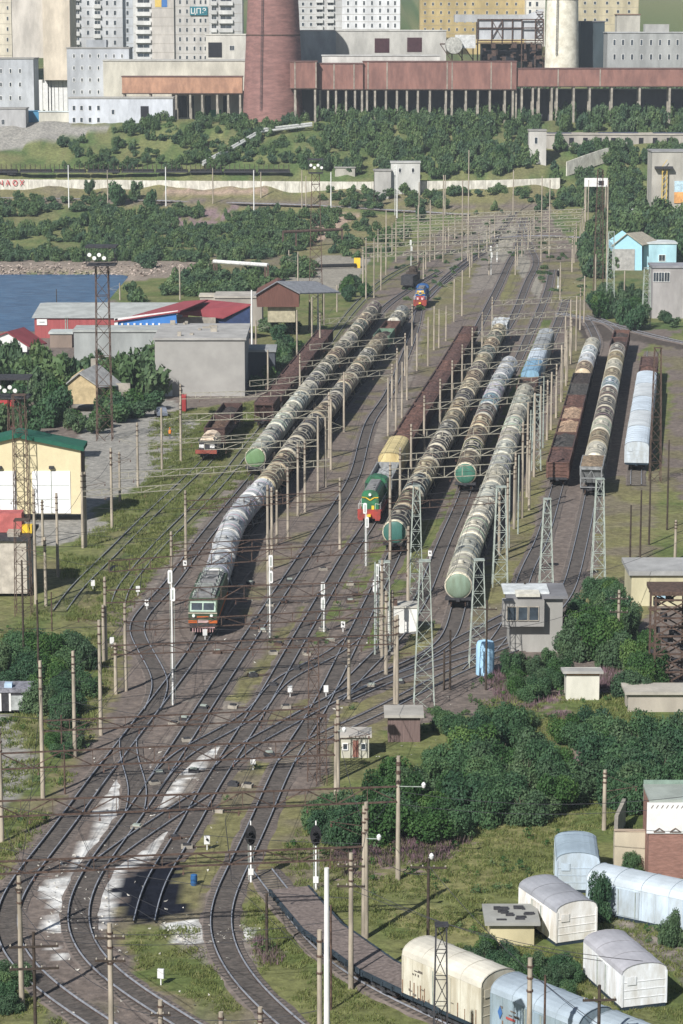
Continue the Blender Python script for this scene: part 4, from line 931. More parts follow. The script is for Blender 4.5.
# orange conveyor gallery on posts
def gallery(x0, x1, yt, yb, yfoot, Y, depth, m, label, posts, ribs=(), capc=(.16,.09,.08)):
    r, w_, Y, Z, X0 = facade_root('conveyor_gallery', label, 'gallery', x0, x1, yfoot, Y)
    _, a = W(x0, yb, Y); _, b_ = W(x0, yt, Y); MB().box((0,0,a-Z), (w_,depth,b_-Z)).build('wall', m, r)
    o = MB().box((-.2,-.2,b_-Z), (w_+.2,depth+.2,b_-Z+.35)).build('roof', RF, r); o.color = (*capc, 1)
    MB().box((-.1,-.1,a-Z-.35), (w_+.1,depth+.1,a-Z-.002)).build('floor_beam', M['rust'], r)
    for x in posts:
        u, _ = to_local(x, yb, Y, X0, Z)
        for yy in (.2, depth-.8): MB().box((u-.35,yy,-8), (u+.35,yy+.7,a-Z-.35)).build('post', trim, r)
    for x in ribs:
        u, _ = to_local(x, yb, Y, X0, Z); MB().box((u-.18,-.12,a-Z), (u+.18,-.005,b_-Z)).build('rib', trim, r)
    return r, w_, Y, Z, X0
gallery(122.5, 242.5, 77, 93, 118, 905, 6, galor, 'orange brown conveyor gallery left of the brick chimney', [124,150,176,190,202,217,228,240])
gallery(290, 317, 62, 88, 116, 888, 9, brickwork, 'tall red gallery house right beside the chimney base', [295,315], [295,316])
gallery(317, 363, 64, 89, 113, 891, 6, brickwork, 'red gallery section with cream pilasters right of the chimney', [320,328,336,346,355,362], [334,354])
gallery(363, 516, 62, 89, 113, 892, 6, brickwork, 'long tall red conveyor gallery behind the green slope', [367,375,386,397,407,418,430,446,452,466,478,490,505,513], [368,387,447,452,491,511])
gallery(516, 700, 69, 86, 110, 893, 6, brickwork, 'lower red conveyor gallery continuing to the right edge', [516,522,533,539,552,557,574,590,612,640,670], [558,600])
# dark hall behind the galleries
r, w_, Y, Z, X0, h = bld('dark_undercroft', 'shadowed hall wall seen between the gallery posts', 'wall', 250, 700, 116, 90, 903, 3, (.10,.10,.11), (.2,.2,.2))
r, w_, Y, Z, X0, h = bld('white_undercroft', 'pale wall and dark doorways under the orange gallery', 'wall', 172, 245, 119, 92, 915, 3, (.5,.5,.47), (.2,.2,.2))
for x in (178, 184, 191, 208, 226): u, v = to_local(x, 106, Y, X0, Z); MB().box((u-1,-.1,v-4), (u+1,.05,v+3.5)).build('opening', dark_open, r)
u, v = to_local(215.5, 115, Y, X0, Z); MB().box((u-2,-.15,v-1.8), (u+2,.05,v+1.8)).build('door', mat('green_door', (.05,.22,.12)), r)
r, w_, Y, Z, X0, h = bld('grey_factory_hall', 'grey factory hall with two broken square openings behind the red gallery', 'factory', 300, 446, 70, 31, 935, 18, (.50,.49,.45), (.55,.54,.5))
for x, a, b_ in ((382, 38, 53), (414.5, 37.5, 52)): u, v = to_local(x, (a+b_)/2, Y, X0, Z); MB().box((u-2.6,-.12,v-2.5), (u+2.6,.1,v+2.5)).build('opening', mat('reddish_opening', (.06,.025,.03)), r)
wingrid(r, Y, X0, Z, [314,331], [46,46.5], 6, 4, fr=.1)
MB().box((0,-.2,0), (to_local(336,50,Y,X0,Z)[0],-.01,h)).build('wall', WC, r).color = (.36,.40,.42,1)
bld('low_white_strip', 'low white parapet building in front of the grey factory hall', 'building', 322, 440, 66, 56, 905, 8, (.62,.60,.56), (.5,.5,.48))
# steel frame building with white panels
r, w_, Y, Z, X0 = facade_root('steel_frame_plant', 'open steel frame plant with white upper panels beside the white silo', 'plant', 440, 548, 92, 925)
def lv(y): return W(440, y, Y)[1]-Z
def lu(x): return W(x, 50, Y)[0]-X0
o = MB().box((lu(478),0,lv(39.5)), (lu(521.5),14,lv(19.5))).build('panel_wall', WC, r); o.color = (.50,.52,.54,1)
o = MB().prism([(lu(522),lv(39)), (lu(522),lv(17)), (lu(543),lv(9)), (lu(543),lv(39))], .5, 12).build('panel_wall', WC, r); o.color = (.50,.52,.54,1)
fm = MB()
for x in (452, 462, 473, 477.5, 491.5, 502, 512, 521.5, 535, 543): fm.bar((lu(x),-.4,-3 if x<480 or x>520 else lv(45)), (lu(x),-.4,lv(19 if x > 477 else 42)), .28)
for y in (19.5, 28, 40.5, 43): fm.bar((lu(477.5),-.4,lv(y)), (lu(543),-.4,lv(y)), .28)
for a, b_ in ((491.5, 502), (502, 491.5)): fm.bar((lu(a),-.45,lv(39)), (lu(b_),-.45,lv(20)), .18)
for y0 in (12, 20, 28, 36): fm.bar((lu(535),-.4,lv(y0)), (lu(543),-.4,lv(y0+8)), .15); fm.bar((lu(543),-.4,lv(y0)), (lu(535),-.4,lv(y0+8)), .15); fm.bar((lu(535),-.4,lv(y0)), (lu(543),-.4,lv(y0)), .2)
fm.bar((lu(440),-.4,lv(44)), (lu(477),-.4,lv(44)), .35)
for x in (440, 452, 462): fm.bar((lu(x),-.4,lv(44)), (lu(x+11),-.4,lv(60)), .2)
fm.build('steel_frame', M['rust'], r)
MB().box((lu(482),4,lv(62)), (lu(543),12,lv(44))).build('dark_bay', dark_open, r)
MB().box((lu(525),1,lv(75)), (lu(548),10,lv(60))).build('dark_bay', dark_open, r)
rng = random.Random(4); cl = MB()
for k in range(46):
    x = rng.uniform(480, 545); y = rng.uniform(46, 68); a = rng.uniform(1, 4); cl.box((lu(x),-.2-rng.random()*2,lv(y)), (lu(x)+rng.uniform(.2,1.6),.3,lv(y)+rng.uniform(.3,2.2)))
c_ = cl.build('machinery', M['rust'], r); c_['kind'] = 'stuff'
o = MB().box((lu(455),2,lv(22)), (lu(535),12,lv(14.5))).build('roof_deck', WC, r); o.color = (.42,.43,.43,1)
# horizontal tank duct
dt = thing('duct', 'pale horizontal duct drum on the steel frame left of the white panels', 'duct', (W(448,45,930)[0], 915, W(448,45,930)[1]))
MB().lathe([(.3,-1), (2.9,-.8), (2.9,6.5), (2.4,7)], 18, 'y', (1.5,0,0)).build('drum', mat('duct_grey', (.42,.42,.38), var=.4), dt)
MB().box((2,1,-1), (9,6,3.6)).build('casing', mat('duct_pale', (.55,.56,.55)), dt)
# white silo
def stack(name, label, x0b, x1b, yb, x0t, x1t, yt, Y, m, rings, n=36):
    xb0, zb = W(x0b, yb, Y); xb1, _ = W(x1b, yb, Y); xt0, zt = W(x0t, yt, Y); xt1, _ = W(x1t, yt, Y)
    c = ((xb0+xb1)/2, Y+(xb1-xb0)/2, zb); t = thing(name, label, 'chimney' if name == 'brick_chimney' else 'silo', c); rb = (xb1-xb0)/2; rt_ = (xt1-xt0)/2; h = zt-zb
    MB().lathe([(rb+rb*.02, -6), (rb, 0), (rt_, h)], n).build('shaft', m, t, True)
    for f in rings:
        rr = rb+(rt_-rb)*f; MB().lathe([(rr+.02, h*f-.2), (rr+.14, h*f-.2), (rr+.14, h*f+.2), (rr+.02, h*f+.2)], n, closed=False).build('hoop', M['rust'], t)
    ld = MB(); f = .38
    for s in (-.3, .3): ld.bar((-rb*f+s, -rb*.93-.3, 3), (-rt_*f+s, -rt_*.93-.3, h), .09)
    for k in range(40): q = k/40; rr = rb+(rt_-rb)*q; ld.bar((-rr*f-.3, -rr*.93-.3, 3+(h-3)*q), (-rr*f+.3, -rr*.93-.3, 3+(h-3)*q), .06)
    ld.build('ladder', M['dark'], t); return t
chim = mat('chimney_brick', (.25,.135,.12), col2=(.175,.095,.085), var=.3, scale=.5, streak=(.6,.6,2.2))
stack('brick_chimney', 'massive tapering red brick chimney rising out of the top of the photo', 241.5, 304, 119, 249, 296.5, -40, 895, chim, [.53])
stack('white_silo', 'tall round whitewashed silo behind the red gallery', 546, 580, 64, 545.5, 577, -8, 915, mat('whitewash', (.74,.71,.60), col2=(.55,.52,.42), var=.2, scale=.4), [.9])
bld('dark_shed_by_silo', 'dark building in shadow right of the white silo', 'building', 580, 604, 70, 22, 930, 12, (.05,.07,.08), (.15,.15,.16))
r, w_, Y, Z, X0, h = bld('grey_brick_building', 'grey brick building with two rows of windows at upper right', 'building', 607, 720, 72, 33, 915, 14, (.36,.37,.36), (.42,.43,.43)); wingrid(r, Y, X0, Z, [614.5,623,632,641.5,651,660,669,677.5], [42.5,57], 2.2, 5.4, fr=.1); MB().box((w_*.34,3,h), (w_*.55,9,h+3)).build('roof_cabin', WC, r).color = (.4,.4,.38,1)
# skyline houses right
r, w_, Y, Z, X0, h = bld('house_far', 'small house with brown hipped roof on the skyline', 'house', 617, 640, 26, 15, 1000, 8, (.5,.48,.42), (.25,.16,.12))
# --- concrete wall across the slope and objects on it
def wallrun(name, label, pts, h, th, m, z_off=0, panels=True, cat='wall'):
    g = [G(x, y) for x, y in pts]; r = thing(name, label, cat, g[0]); 
    n = 0
    for a, b_ in zip(g[:-1], g[1:]):
        d_ = b_-a; L = d_.length; k = max(1, int(L/4)); u = Vector((d_.y, -d_.x, 0)).normalized()*th
        for i in range(k):
            p = a+d_*(i/k)-g[0]; q = a+d_*((i+.985)/k)-g[0]; mb = MB(); 
            dz = random.uniform(-.06,.06)
            mb.add([p-Vector((0,0,1)), q-Vector((0,0,1)), q-Vector((0,0,1))+u, p-Vector((0,0,1))+u, p+Vector((0,0,h+dz)), q+Vector((0,0,h+dz)), q+u+Vector((0,0,h+dz)), p+u+Vector((0,0,h+dz))],
                [(0,3,2,1),(4,5,6,7),(0,1,5,4),(1,2,6,5),(2,3,7,6),(3,0,4,7)])
            mb.build('panel', m, r); n += 1
    return r
pw = mat('panel_white_concrete', (.62,.60,.53), var=.25, scale=.8, streak=(1,1,.4), col2=(.42,.40,.35))
wl = wallrun('concrete_wall', 'long whitish concrete panel wall crossing the whole slope', [(-260,188),(0,187.5),(100,188),(200,189),(300,189.5),(400,190),(500,188),(560,186)], 2.6, .25, pw)
gw = G(0, 188); xw, zw = W(0, 186, gw.y)
gt = thing('graffiti', 'red painted letters on the left end of the concrete wall', 'graffiti', (xw, gw.y-.35, zw)); letters(gt, 'ЧАОХ', 2.3, mat('graffiti_red', (.5,.05,.06)), (.3,0,.2), 2.25)
wallrun('stepped_wall', 'stepped pale concrete wall on the right slope', [(566,173),(580,168),(600,161),(630,152)], 3.6, .4, pw)
r, w_, Y, Z, X0, h = bld('ruined_terrace', 'long low ruined terrace building with dark roof strips on the right slope', 'ruin', 546, 700, 147, 135, None, 12, (.44,.41,.36), (.46,.42,.36))
for a, b_, yy in ((548, 572, 2), (600, 640, 5), (655, 700, 3)): MB().box((W(a,140,Y)[0]-X0, yy, h+.402), (W(b_,140,Y)[0]-X0, yy+4, h+.62)).build('roof_strip', mat('dark_roof_felt', (.07,.08,.12)), r)
for q in range(9): MB().box((3+q*4.6,-.15,.6), (4.5+q*4.6,.05,h-.9)).build('opening', dark_open, r)
r, w_, Y, Z, X0, h = bld('white_ruin_block', 'broken white block at the left end of the ruined terrace', 'ruin', 529, 546, 163, 131, None, 6, (.58,.56,.52)); window(r, 2.2, h*.7, .9, 2.)
fr9 = thing('concrete_frame', 'tall pale concrete frame with a panel across its top at the edge of the throat', 'frame', G(584, 222)); hh9 = zat(fr9.location.x, fr9.location.y, 178)-fr9.location.z  # plain concrete frame of two posts and a panel, carries no signals
for x9 in (0, 6.2): MB().box((x9,0,-1), (x9+.6,.6,hh9)).build('post', M['pole'], fr9)
MB().box((-.1,-.1,hh9-2.6), (7,.0,hh9)).build('panel', M['white'], fr9); MB().box((4.2,-.15,hh9-2.2), (5.8,-.101,hh9-.8)).build('opening', dark_open, fr9)
r, w_, Y, Z, X0, h = bld('white_house_wall', 'small white two window house standing on the concrete wall', 'house', 391, 420, 184, 163, 826, 6, (.56,.56,.53), (.46,.46,.44)); wingrid(r, Y, X0, Z, [400,413], [170,171], 2.4, 4.2, fr=.1)
bld('grey_annex', 'low grey annex left of the small white house', 'house', 374, 391, 190, 171, 824, 5, (.46,.45,.42)); bld('rubble_hut', 'low broken hut behind the concrete wall', 'hut', 335, 355, 184, 168, 842, 5, (.46,.44,.38))
bld('white_hut_far', 'low white hut behind the dark wagons at left', 'hut', 24, 79, 174, 156, 862, 5, (.52,.54,.56), (.4,.42,.44))
# dark flat wagons and pipes above the wall
for i in range(9):
    x = -14+i*34; g = G(x+16, 176.5); t = thing('dark_flat_wagon', 'x', 'flat wagon', (g.x, g.y, g.z+.4), 0, 'dark wagons above the concrete wall'); t['label'] = f'dark stake wagon on the embankment above the concrete wall, {NTH[i]} from the left'
    if i == 0:
        b = MB(); b.box((-5.2,-1.4,.9), (5.2,1.4,1.4)); fb = b.build('frame', M['dark'], t)
        st = []
        for k in range(7):
            s_ = MB().box((-.1,-1.5,0), (.1,-1.3,2.2)); st.append((s_.build('stake', M['wood'], t, loc=(-4.8+k*1.6,0,1.4)), k))
        b = MB(); b.box((-5,-1.2,1.4), (5,1.2,1.9)); lb = b.build('load', M['black'], t); bb1 = bogie(t, -3.2); 
        for w__ in (bb1,): w__.rotation_euler = (0,0,PI/2)
        KP = [fb, lb]+[s for s, _ in st]
    else:
        for ob in KP: o = ob.copy(); COL.objects.link(o); o.parent = t
# stairway and pipe down the slope
sw = thing('pipe_bridge', 'pale inclined pipe bridge coming down the slope left of the chimney', 'pipe', G(205, 168))
P = [(203,164), (235,147), (262,131), (312,125)]; pp = [G(a,b_+5)+Vector((0,0,2.2))-Vector(sw.location) for a, b_ in P]
for off in (0, 1.2):
    b = MB()
    for a, c in zip(pp[:-1], pp[1:]): b.bar(a+Vector((0,-off,-off*.6)), c+Vector((0,-off,-off*.6)), .45, n=8)
    b.build('pipe', mat('pipe_pale', (.45,.46,.44)), sw)
for k in range(8): q = pp[0].lerp(pp[2], k/8) if k < 8 else pp[2]; MB().bar(q+Vector((0,0,-4)), q, .2).build('post', M['rust'], sw)
# pipe portals on the slope
def pipe_portal(name, label, x0, x1, ytop, yf0, yf1, m, r=.5, posts=None):
    a = G(x0, yf0); b_ = G(x1, yf1); za = zat(a.x, a.y, ytop); t = thing(name, label, 'pipe', a)
    b = MB().bar((0,0,za-a.z), (b_.x-a.x, b_.y-a.y, za-a.z), r, n=8); b.build('pipe', m, t)
    for f in (posts or (0, 1)): p = a.lerp(b_, f)-a; MB().bar(p+Vector((0,0,-1)), (p.x, p.y, za-a.z), .35).build('post', M['rust'], t)
pipe_portal('pipe_portal', 'long white pipe carried over the lane on posts', 214, 268, 261.5, 277, 281, mat('pipe_white', (.6,.6,.58)), .55, (0, .05, .95, 1))
pipe_portal('pipe_portal', 'rusty pipe frame on the slope left of the tall lattice mast', 283, 342, 232, 252, 245, M['rust'], .45, (0, .22, 1))
pipe_portal('pipe_run', 'black pipe run with a yellow end box above the lane', 285, 356, 267, 270, 268, M['black'], .5)
MB().box((-1,-1,0), (2.2,1,3)); yb_ = thing('yellow_box', 'yellow box at the end of the black pipe run', 'box', G(354, 268)); MB().box((0,0,0), (1.7,2,2.6)).build('housing', YEL, yb_)
def roofq(root, pts, m, name='roof', th=.25):
    o = Vector(root.location); P = []
    for x, y, Y_ in pts: a, b_ = W(x, y, Y_); P.append(Vector((a, Y_, b_))-o)
    n = len(P); q = [p-Vector((0,0,th)) for p in P]
    return MB().add(P+q, [tuple(range(n)), tuple(range(2*n-1, n-1, -1))]+[(i, (i+1)%n, n+(i+1)%n, n+i) for i in range(n)]).build(name, m, root)
# --- left middle: red hall, blue and white hall, grey block etc
GRAYR = (.42,.44,.43)
r, w_, Y, Z, X0 = facade_root('red_warehouse', 'long red warehouse with pale grey roof and a white sign by the water', 'warehouse', 35, 128, 344, 538)
_, ze = W(35, 318, Y); _, zr = W(35, 303, Y+16); redw = mat('warehouse_red', (.33,.085,.085), var=.2, scale=.5, streak=(3,1,.2))
w2 = W(180, 344, Y)[0]-X0
MB().box((0,0,-1), (w2,30,ze-Z)).build('wall', redw, r)
o = MB().prism([(-.4,ze-Z),(16,zr-Z),(31,ze-Z),(16,zr-Z-.3)], -.6, w2+.4, 'x').build('roof', RF, r); o.color = (.42,.44,.42,1)
u0, v0 = to_local(37, 325, Y, X0, Z); u1, v1 = to_local(47, 319, Y, X0, Z); s_ = MB().box((u0,-.15,v0), (u1,-.01,v1)).build('sign_board', M['white'], r); MB().box((u0+.5,-.18,v0+.45), (u1-.5,-.152,v1-.5)).build('print', mat('sign_print_grey', (.4,.42,.42)), s_)
for x in (65.5, 67.5): u, _ = to_local(x, 325, Y, X0, Z); MB().box((u-.08,-.12,v0-2), (u+.08,-.01,v1+.6)).build('pipe', M['galv'], r)
r, w_, Y, Z, X0 = facade_root('blue_white_hall', 'hall with a blue front, white trim, glass doors and dark red roof', 'hall', 115, 178, 336, 524)
def Q(x, y): u, v = to_local(x, y, Y, X0, Z); return (u, v)
MB().prism([Q(115,336), Q(115,321), Q(176,313), Q(178,336)], 0, 1).build('wall', mat('hall_blue', (.05,.19,.50), var=.08), r)
MB().prism([Q(115,321), Q(115,318.5), Q(178,310.5), Q(178,313)], -.3, .3).build('trim', M['white'], r)
gs = MB().prism([Q(117,332), Q(117,327), Q(163,325), Q(163,332)], -.15, -.01).build('glazing', mat('glazed_pale', (.35,.42,.42)), r)
for k in range(8): u, v = Q(116+6.2*k, 329); MB().box((u-.2,-.25,v-1.3), (u+.2,-.02,v+1.2)).build('mullion', M['white'], r)
u, v = Q(115.5, 328); MB().box((u-.2,-.3,-1), (u+.5,-.02,v+2)).build('post', M['white'], r)
rr = mat('roof_dark_red', (.26,.055,.065), var=.15, scale=.4)
roofq(r, [(113,321,Y-.5),(180,311,Y-.5),(208,299.5,Y+16),(184,301,Y+19)], rr)
r, w_, Y, Z, X0 = facade_root('red_roof_hall', 'low hall with a wide dark red roof and dark blue end', 'hall', 177, 252, 330, 535)
MB().prism([Q(177,330), Q(177,318), Q(222,318), Q(250,305.5), Q(250,330)], 0, 1).build('wall', mat('dark_blue_wall', (.03,.05,.12)), r)
roofq(r, [(176,313,Y-.8),(223,317.5,Y-.8),(251,304,Y-.3),(206,299.5,Y+9)], rr)
b = MB().box((0,-1.2,-1), (Q(213,0)[0],-.05,Q(0,317)[1])).build('front_wall', M['concrete'], r)
# left white gable house with red roof
r, w_, Y, Z, X0 = facade_root('white_red_house', 'white house with a dark red roof at the left edge', 'house', -20, 28, 352, 505)
MB().prism([Q(-20,352), Q(-20,342), Q(7,333), Q(27,345), Q(27,352)], 0, 1).build('wall', M['white'], r)
roofq(r, [(7,331.5,Y-.4),(29,346,Y-.4),(47,343,Y+9),(24,327,Y+9)], rr); roofq(r, [(7,331.5,Y-.4),(-22,343,Y-.4),(-5,338,Y+9),(24,327,Y+9)], rr)
r, w_, Y, Z, X0, h = bld('flat_canopy', 'low brick hut with a pale flat canopy by the red warehouse', 'hut', 50, 72, 344, 334, 522, 5, (.28,.22,.18), (.5,.54,.52))
r, w_, Y, Z, X0, h = bld('grey_long_shed', 'long grey slab building left of the big windowless block', 'shed', 74, 160, 345, 332, 500, 8, (.35,.37,.36), (.40,.42,.40))
# big grey block with the dark side
r, w_, Y, Z, X0 = facade_root('windowless_block', 'big windowless grey concrete block beside the road', 'building', 155.5, 245, 404, 452)
_, zt = W(155, 340, Y); hh = zt-Z
MB().box((0,0,-1), (w_,22,hh)).build('wall', mat('block_plaster', (.33,.32,.30), var=.12, scale=.3), r)
o = MB().box((-.3,-.3,hh), (w_+.3,22.3,hh+.4)).build('roof', RF, r); o.color = (.40,.39,.37,1)
nb = int(w_/2.2)
for k in range(nb):
    pass
rngb = random.Random(8); par = MB()
for k in range(9): u = rngb.uniform(.5, w_-1); y_ = rngb.uniform(2, 21); par.box((u,y_,hh+.402), (u+rngb.uniform(.3,1.6),y_+rngb.uniform(.3,1.5),hh+.5+rngb.uniform(.1,.7)))
par.build('roof_clutter', M['concrete'], r)['kind'] = 'stuff'
for x in (160,): u, v = to_local(x, 400, Y, X0, Z); MB().box((u,-.12,-.2), (u+2.2,-.01,2.4)).build('door', M['white'], r)
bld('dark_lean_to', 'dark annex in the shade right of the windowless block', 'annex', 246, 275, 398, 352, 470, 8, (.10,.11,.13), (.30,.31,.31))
# corrugated rusty gable shed
r, w_, Y, Z, X0 = facade_root('rusty_gable_shed', 'rust brown gabled shed on a pale plinth left of the gondola train', 'shed', 258, 300, 318, 540)
MB().box((2,1,-1), (w_-1,9,Q(0,307)[1])).build('plinth', mat('plinth_tan', (.40,.36,.25)), r)
MB().prism([Q(257,307), Q(256,293), Q(277,282), Q(299,292), Q(299,307)], 0, 10).build('gable', mat('rusty_sheet', (.14,.065,.05), var=.3, scale=2, streak=(4,1,.3)), r)
roofq(r, [(277,281,Y-.5),(300,293,Y-.5),(340,292,Y+12),(316,281,Y+12)], mat('slate_roof', (.22,.23,.25))); roofq(r, [(277,281,Y-.5),(254,295,Y-.5),(264,291,Y+9),(286,279,Y+9)], mat('slate_roof', (.22,.23,.25)))
bld('pale_low_roofs', 'cluster of low pale flat roofs behind the red roof hall', 'shed', 215, 262, 312, 298, 560, 10, (.36,.33,.29), (.44,.41,.36))
bld('white_gable_far', 'small pale gabled roof behind the red roof hall', 'shed', 200, 216, 306, 297, 566, 5, (.45,.42,.36), (.50,.46,.38))
# house in the trees
r, w_, Y, Z, X0 = facade_root('tree_house', 'small cream gabled house with grey roof among the trees', 'house', 68, 99, 404, 432)
MB().prism([Q(68,404), Q(68,382), Q(79,374), Q(98,386), Q(98,404)], 0, 7).build('wall', mat('house_cream', (.48,.38,.22)), r)
roofq(r, [(79,372.5,Y-.4),(100,387,Y-.4),(124,385,Y+6),(98,363,Y+6)], mat('house_roof_grey', (.33,.33,.32))); roofq(r, [(79,372.5,Y-.4),(66,383,Y-.4),(84,374,Y+6),(98,363,Y+6)], mat('house_roof_grey', (.33,.33,.32)))
MB().box((Q(98,0)[0],4.5,-1), (Q(122,0)[0],5,Q(0,387)[1])).build('side_wall', M['concrete'], r); u, v = Q(88, 370); MB().box((u,5,v-2), (u+1,6,v+1.2)).build('chimney', M['concrete'], r)
# yellow hall with green roof and white doors
r, w_, Y, Z, X0 = facade_root('yellow_garage_hall', 'cream yellow garage hall with green roof and big white doors', 'garage', -60, 81.5, 514, 335)
YH = mat('hall_cream', (.64,.56,.36), var=.06); GH = mat('hall_green_roof', (.015,.10,.065), var=.15)
apx, apy = 17, 431
MB().prism([Q(-60,514), Q(-60,455), Q(apx,apy+5), Q(80.5,449.5), Q(81.5,514)], 0, 4.4).build('wall', YH, r); a_ = Q(81.5,514); c_ = Q(81.5,450); MB().box((a_[0]+.003,.02,-.5), (a_[0]+.12,4.4,c_[1]-.1)).build('side_shade_panel', mat('side_shade_brown', (.09,.06,.045), var=.3), r)  # rusty brown slab over the right side, its shade put into the colour
for (xa, ya, xb, yb2) in ((apx, apy+2, 84, 446.5), (apx, apy+2, -62, 452)):
    a = Q(xa, ya); b_ = Q(xb, yb2); rb_ = MB(); rb_.prism([(a[0], a[1]), (b_[0], b_[1]), (b_[0], b_[1]-.55), (a[0], a[1]-.55)], -.5, 4.6); rb_.build('roof', GH, r)
    mm = (a[0]+b_[0])/2
for x0_, x1_ in ((33, 70), (-17, 16)):
    a = Q(x0_, 513.2); b_ = Q(x1_, 471); dd = MB().box((a[0],-.1,a[1]), (b_[0],-.01,b_[1])).build('door', mat('door_white', (.80,.80,.80), var=.04), r)
    m1 = (a[0]+b_[0])/2; MB().box((m1-.05,-.14,a[1]), (m1+.05,-.102,b_[1])).build('door_gap', M['galv'], dd); u, v = Q((x0_+x1_)/2, 467); MB().box((u-.3,-.5,v-.2), (u+.3,-.02,v+.15)).build('lamp', M['dark'], r)
    for z_ in (.33, .66): zz = a[1]+(b_[1]-a[1])*z_; MB().box((a[0]+.1,-.125,zz-.03), (b_[0]-.1,-.101,zz+.03)).build('door_rail', M['galv'], dd)
# brick hut, lower left
r, w_, Y, Z, X0 = facade_root('block_hut', 'pale block walled hut with flat roof left of the tall pole', 'hut', -20, 27, 585, 289)
_, zt = W(0, 541, Y); MB().box((0,0,-1), (w_,8,zt-Z)).build('wall', mat('hut_blocks', (.46,.42,.36), var=.25), r); o = MB().box((-.3,-.3,zt-Z), (w_+.5,8.4,zt-Z+.35)).build('roof', M['dark'], r)
ro = random.Random(6); m_ = MB()
for k in range(18): u = ro.uniform(0, w_-.8); m_.box((u,ro.uniform(.5,7),zt-Z+.352), (u+ro.uniform(.3,1.5),ro.uniform(1,7.8),zt-Z+ro.uniform(.5,1.1)))
m_.build('roof_junk', M['concrete'], r)['kind'] = 'stuff'
hb = thing('red_tarp_stack', 'red covered stack with yellow box on the left hut roof', 'stack', (W(0,535,Y)[0]+.5, Y+3, zt+.4)); MB().box((-1.2,0,0), (1.6,2.4,2.2)).build('cover', mat('faded_red', (.45,.13,.12)), hb); MB().box((1.7,-.5,0), (2.8,.6,.9)).build('box', YEL, hb)
# bus like kiosk, left edge
k_ = thing('white_van_wreck', 'old bus body with dark roof and white framed side at left edge', 'bus', (W(-3,714,G(10,714).y)[0], G(10,714).y, 0)); s = F/(k_.location.y*cp)
MB().box((0,0,.3), (35/s,2.6,2.1)).build('body', M['dark'], k_); MB().box((-.1,-.1,2.1), (35.5/s,2.8,2.5)).build('roof', mat('bus_roof', (.22,.22,.25), var=.5, scale=3), k_)
for a, b_, m_ in ((0, 5, M['white']), (13, 15, M['white']), (31, 33, M['white'])): MB().box((a/s,-.08,.3), (b_/s,-.005,2.0)).build('pillar', m_, k_)
MB().box((15.1/s,-.06,.4), (30.9/s,-.004,1.8)).build('panel', mat('bus_panel', (.35,.37,.36), var=.4), k_)
MB().box((8/s,.2,2.5), (16/s,1,2.9)).build('roof_hatch', mat('pale_blue', (.42,.55,.68)), k_)
# signal cabin etc (right)
def hut(name, label, x0, x1, yb, yt, depth, col, rcol, rt=.25, rz=0, oh=.35, cat='hut', tilt=0., mt=None):
    g0 = G(x0, yb); g1 = G(x1, yb); w_ = (g1-g0).length; h = zat(g0.x, g0.y, yt)-g0.z; r = thing(name, label, cat, g0, rz)
    block(r, w_/math.cos(rz), depth, h, mt or WC, None, color=col, base=.6)
    rr_ = MB().add([(-oh,-oh,h),(w_+oh,-oh,h),(w_+oh,depth+oh,h+tilt),(-oh,depth+oh,h+tilt),(-oh,-oh,h+rt),(w_+oh,-oh,h+rt),(w_+oh,depth+oh,h+rt+tilt),(-oh,depth+oh,h+rt+tilt)], [(0,3,2,1),(4,5,6,7),(0,1,5,4),(1,2,6,5),(2,3,7,6),(3,0,4,7)]).build('roof', RF, r); rr_.color = (*rcol, 1)
    return r, w_, h, g0
r, w_, h, g0 = hut('signal_cabin', 'grey two storey signal cabin with a band of windows beside the ladder tracks', 510, 562, 652, 598, 5.5, (.42,.41,.38), (.20,.20,.21), cat='signal cabin', oh=.5, rt=.3)
b = MB().box((-.9,-1.2,h*.52), (w_*.63,-.01,h-.01)).build('bay', WC, r); b.color = (.36,.35,.33,1)
for k in range(3): window(b, -.25+k*w_*.21+.3, h*.76, w_*.17, h*.24, y=-1.21, frame=M['concrete'])
MB().box((-.7,.5,h+.31), (w_*.75,4.8,h+.5)).build('roof_sheet', mat('pale_sheet', (.55,.58,.58)), r); MB().box((.5,-.9,h+.31), (w_*.55,1.2,h+.62)).build('roof_sheet', mat('pale_sheet2', (.60,.58,.5)), r)
r, w_, h, g0 = hut('white_shed', 'small whitewashed shed with pale slanting roof in the bushes', 566, 599, 700, 673, 2.2, (.74,.72,.62), (.42,.41,.38), tilt=-.3, cat='shed')
MB().box((0,-.05,h-.22), (w_,-.005,h-.02)).build('eave_board', mat('orange_board', (.5,.25,.1)), r)
r, w_, h, g0 = hut('white_cube_hut', 'bright white cube hut between the tracks', 388, 417, 634, 608, 2.6, (.85,.84,.78), (.50,.48,.42), oh=.12, rt=.18); MB().box((.1,.2,h+.182), (1.0,1.0,h+.8)).build('vent', M['rust'], r)
r, w_, h, g0 = hut('relay_hut', 'cream relay hut with red brown door in front of the thicket', 341, 369, 758, 737, 2.4, (.60,.58,.48), (.48,.45,.40), oh=.25, rt=.2)
MB().box((w_*.42,-.06,.1), (w_*.62,-.005,h*.85)).build('door', mat('door_red_brown', (.28,.13,.10)), r)
for x in (.15, .8): window(r, w_*x, h*.55, .35, .5)
r, w_, h, g0 = hut('wooden_shed', 'dark wooden shed with pale flat roof above the thicket', 388, 420, 742, 717, 3, (.16,.12,.11), (.40,.38,.34), cat='shed', mt=mat('old_boards', (.17,.12,.11), var=.3, scale=2, streak=(5,1,.3)))
r, w_, h, g0 = hut('small_yellow_shed', 'small yellow plastered shed with cluttered flat roof beside the wagon body', 490, 534, 946, 924, 3.2, (.62,.55,.34), (.36,.36,.33), cat='shed', oh=.4)
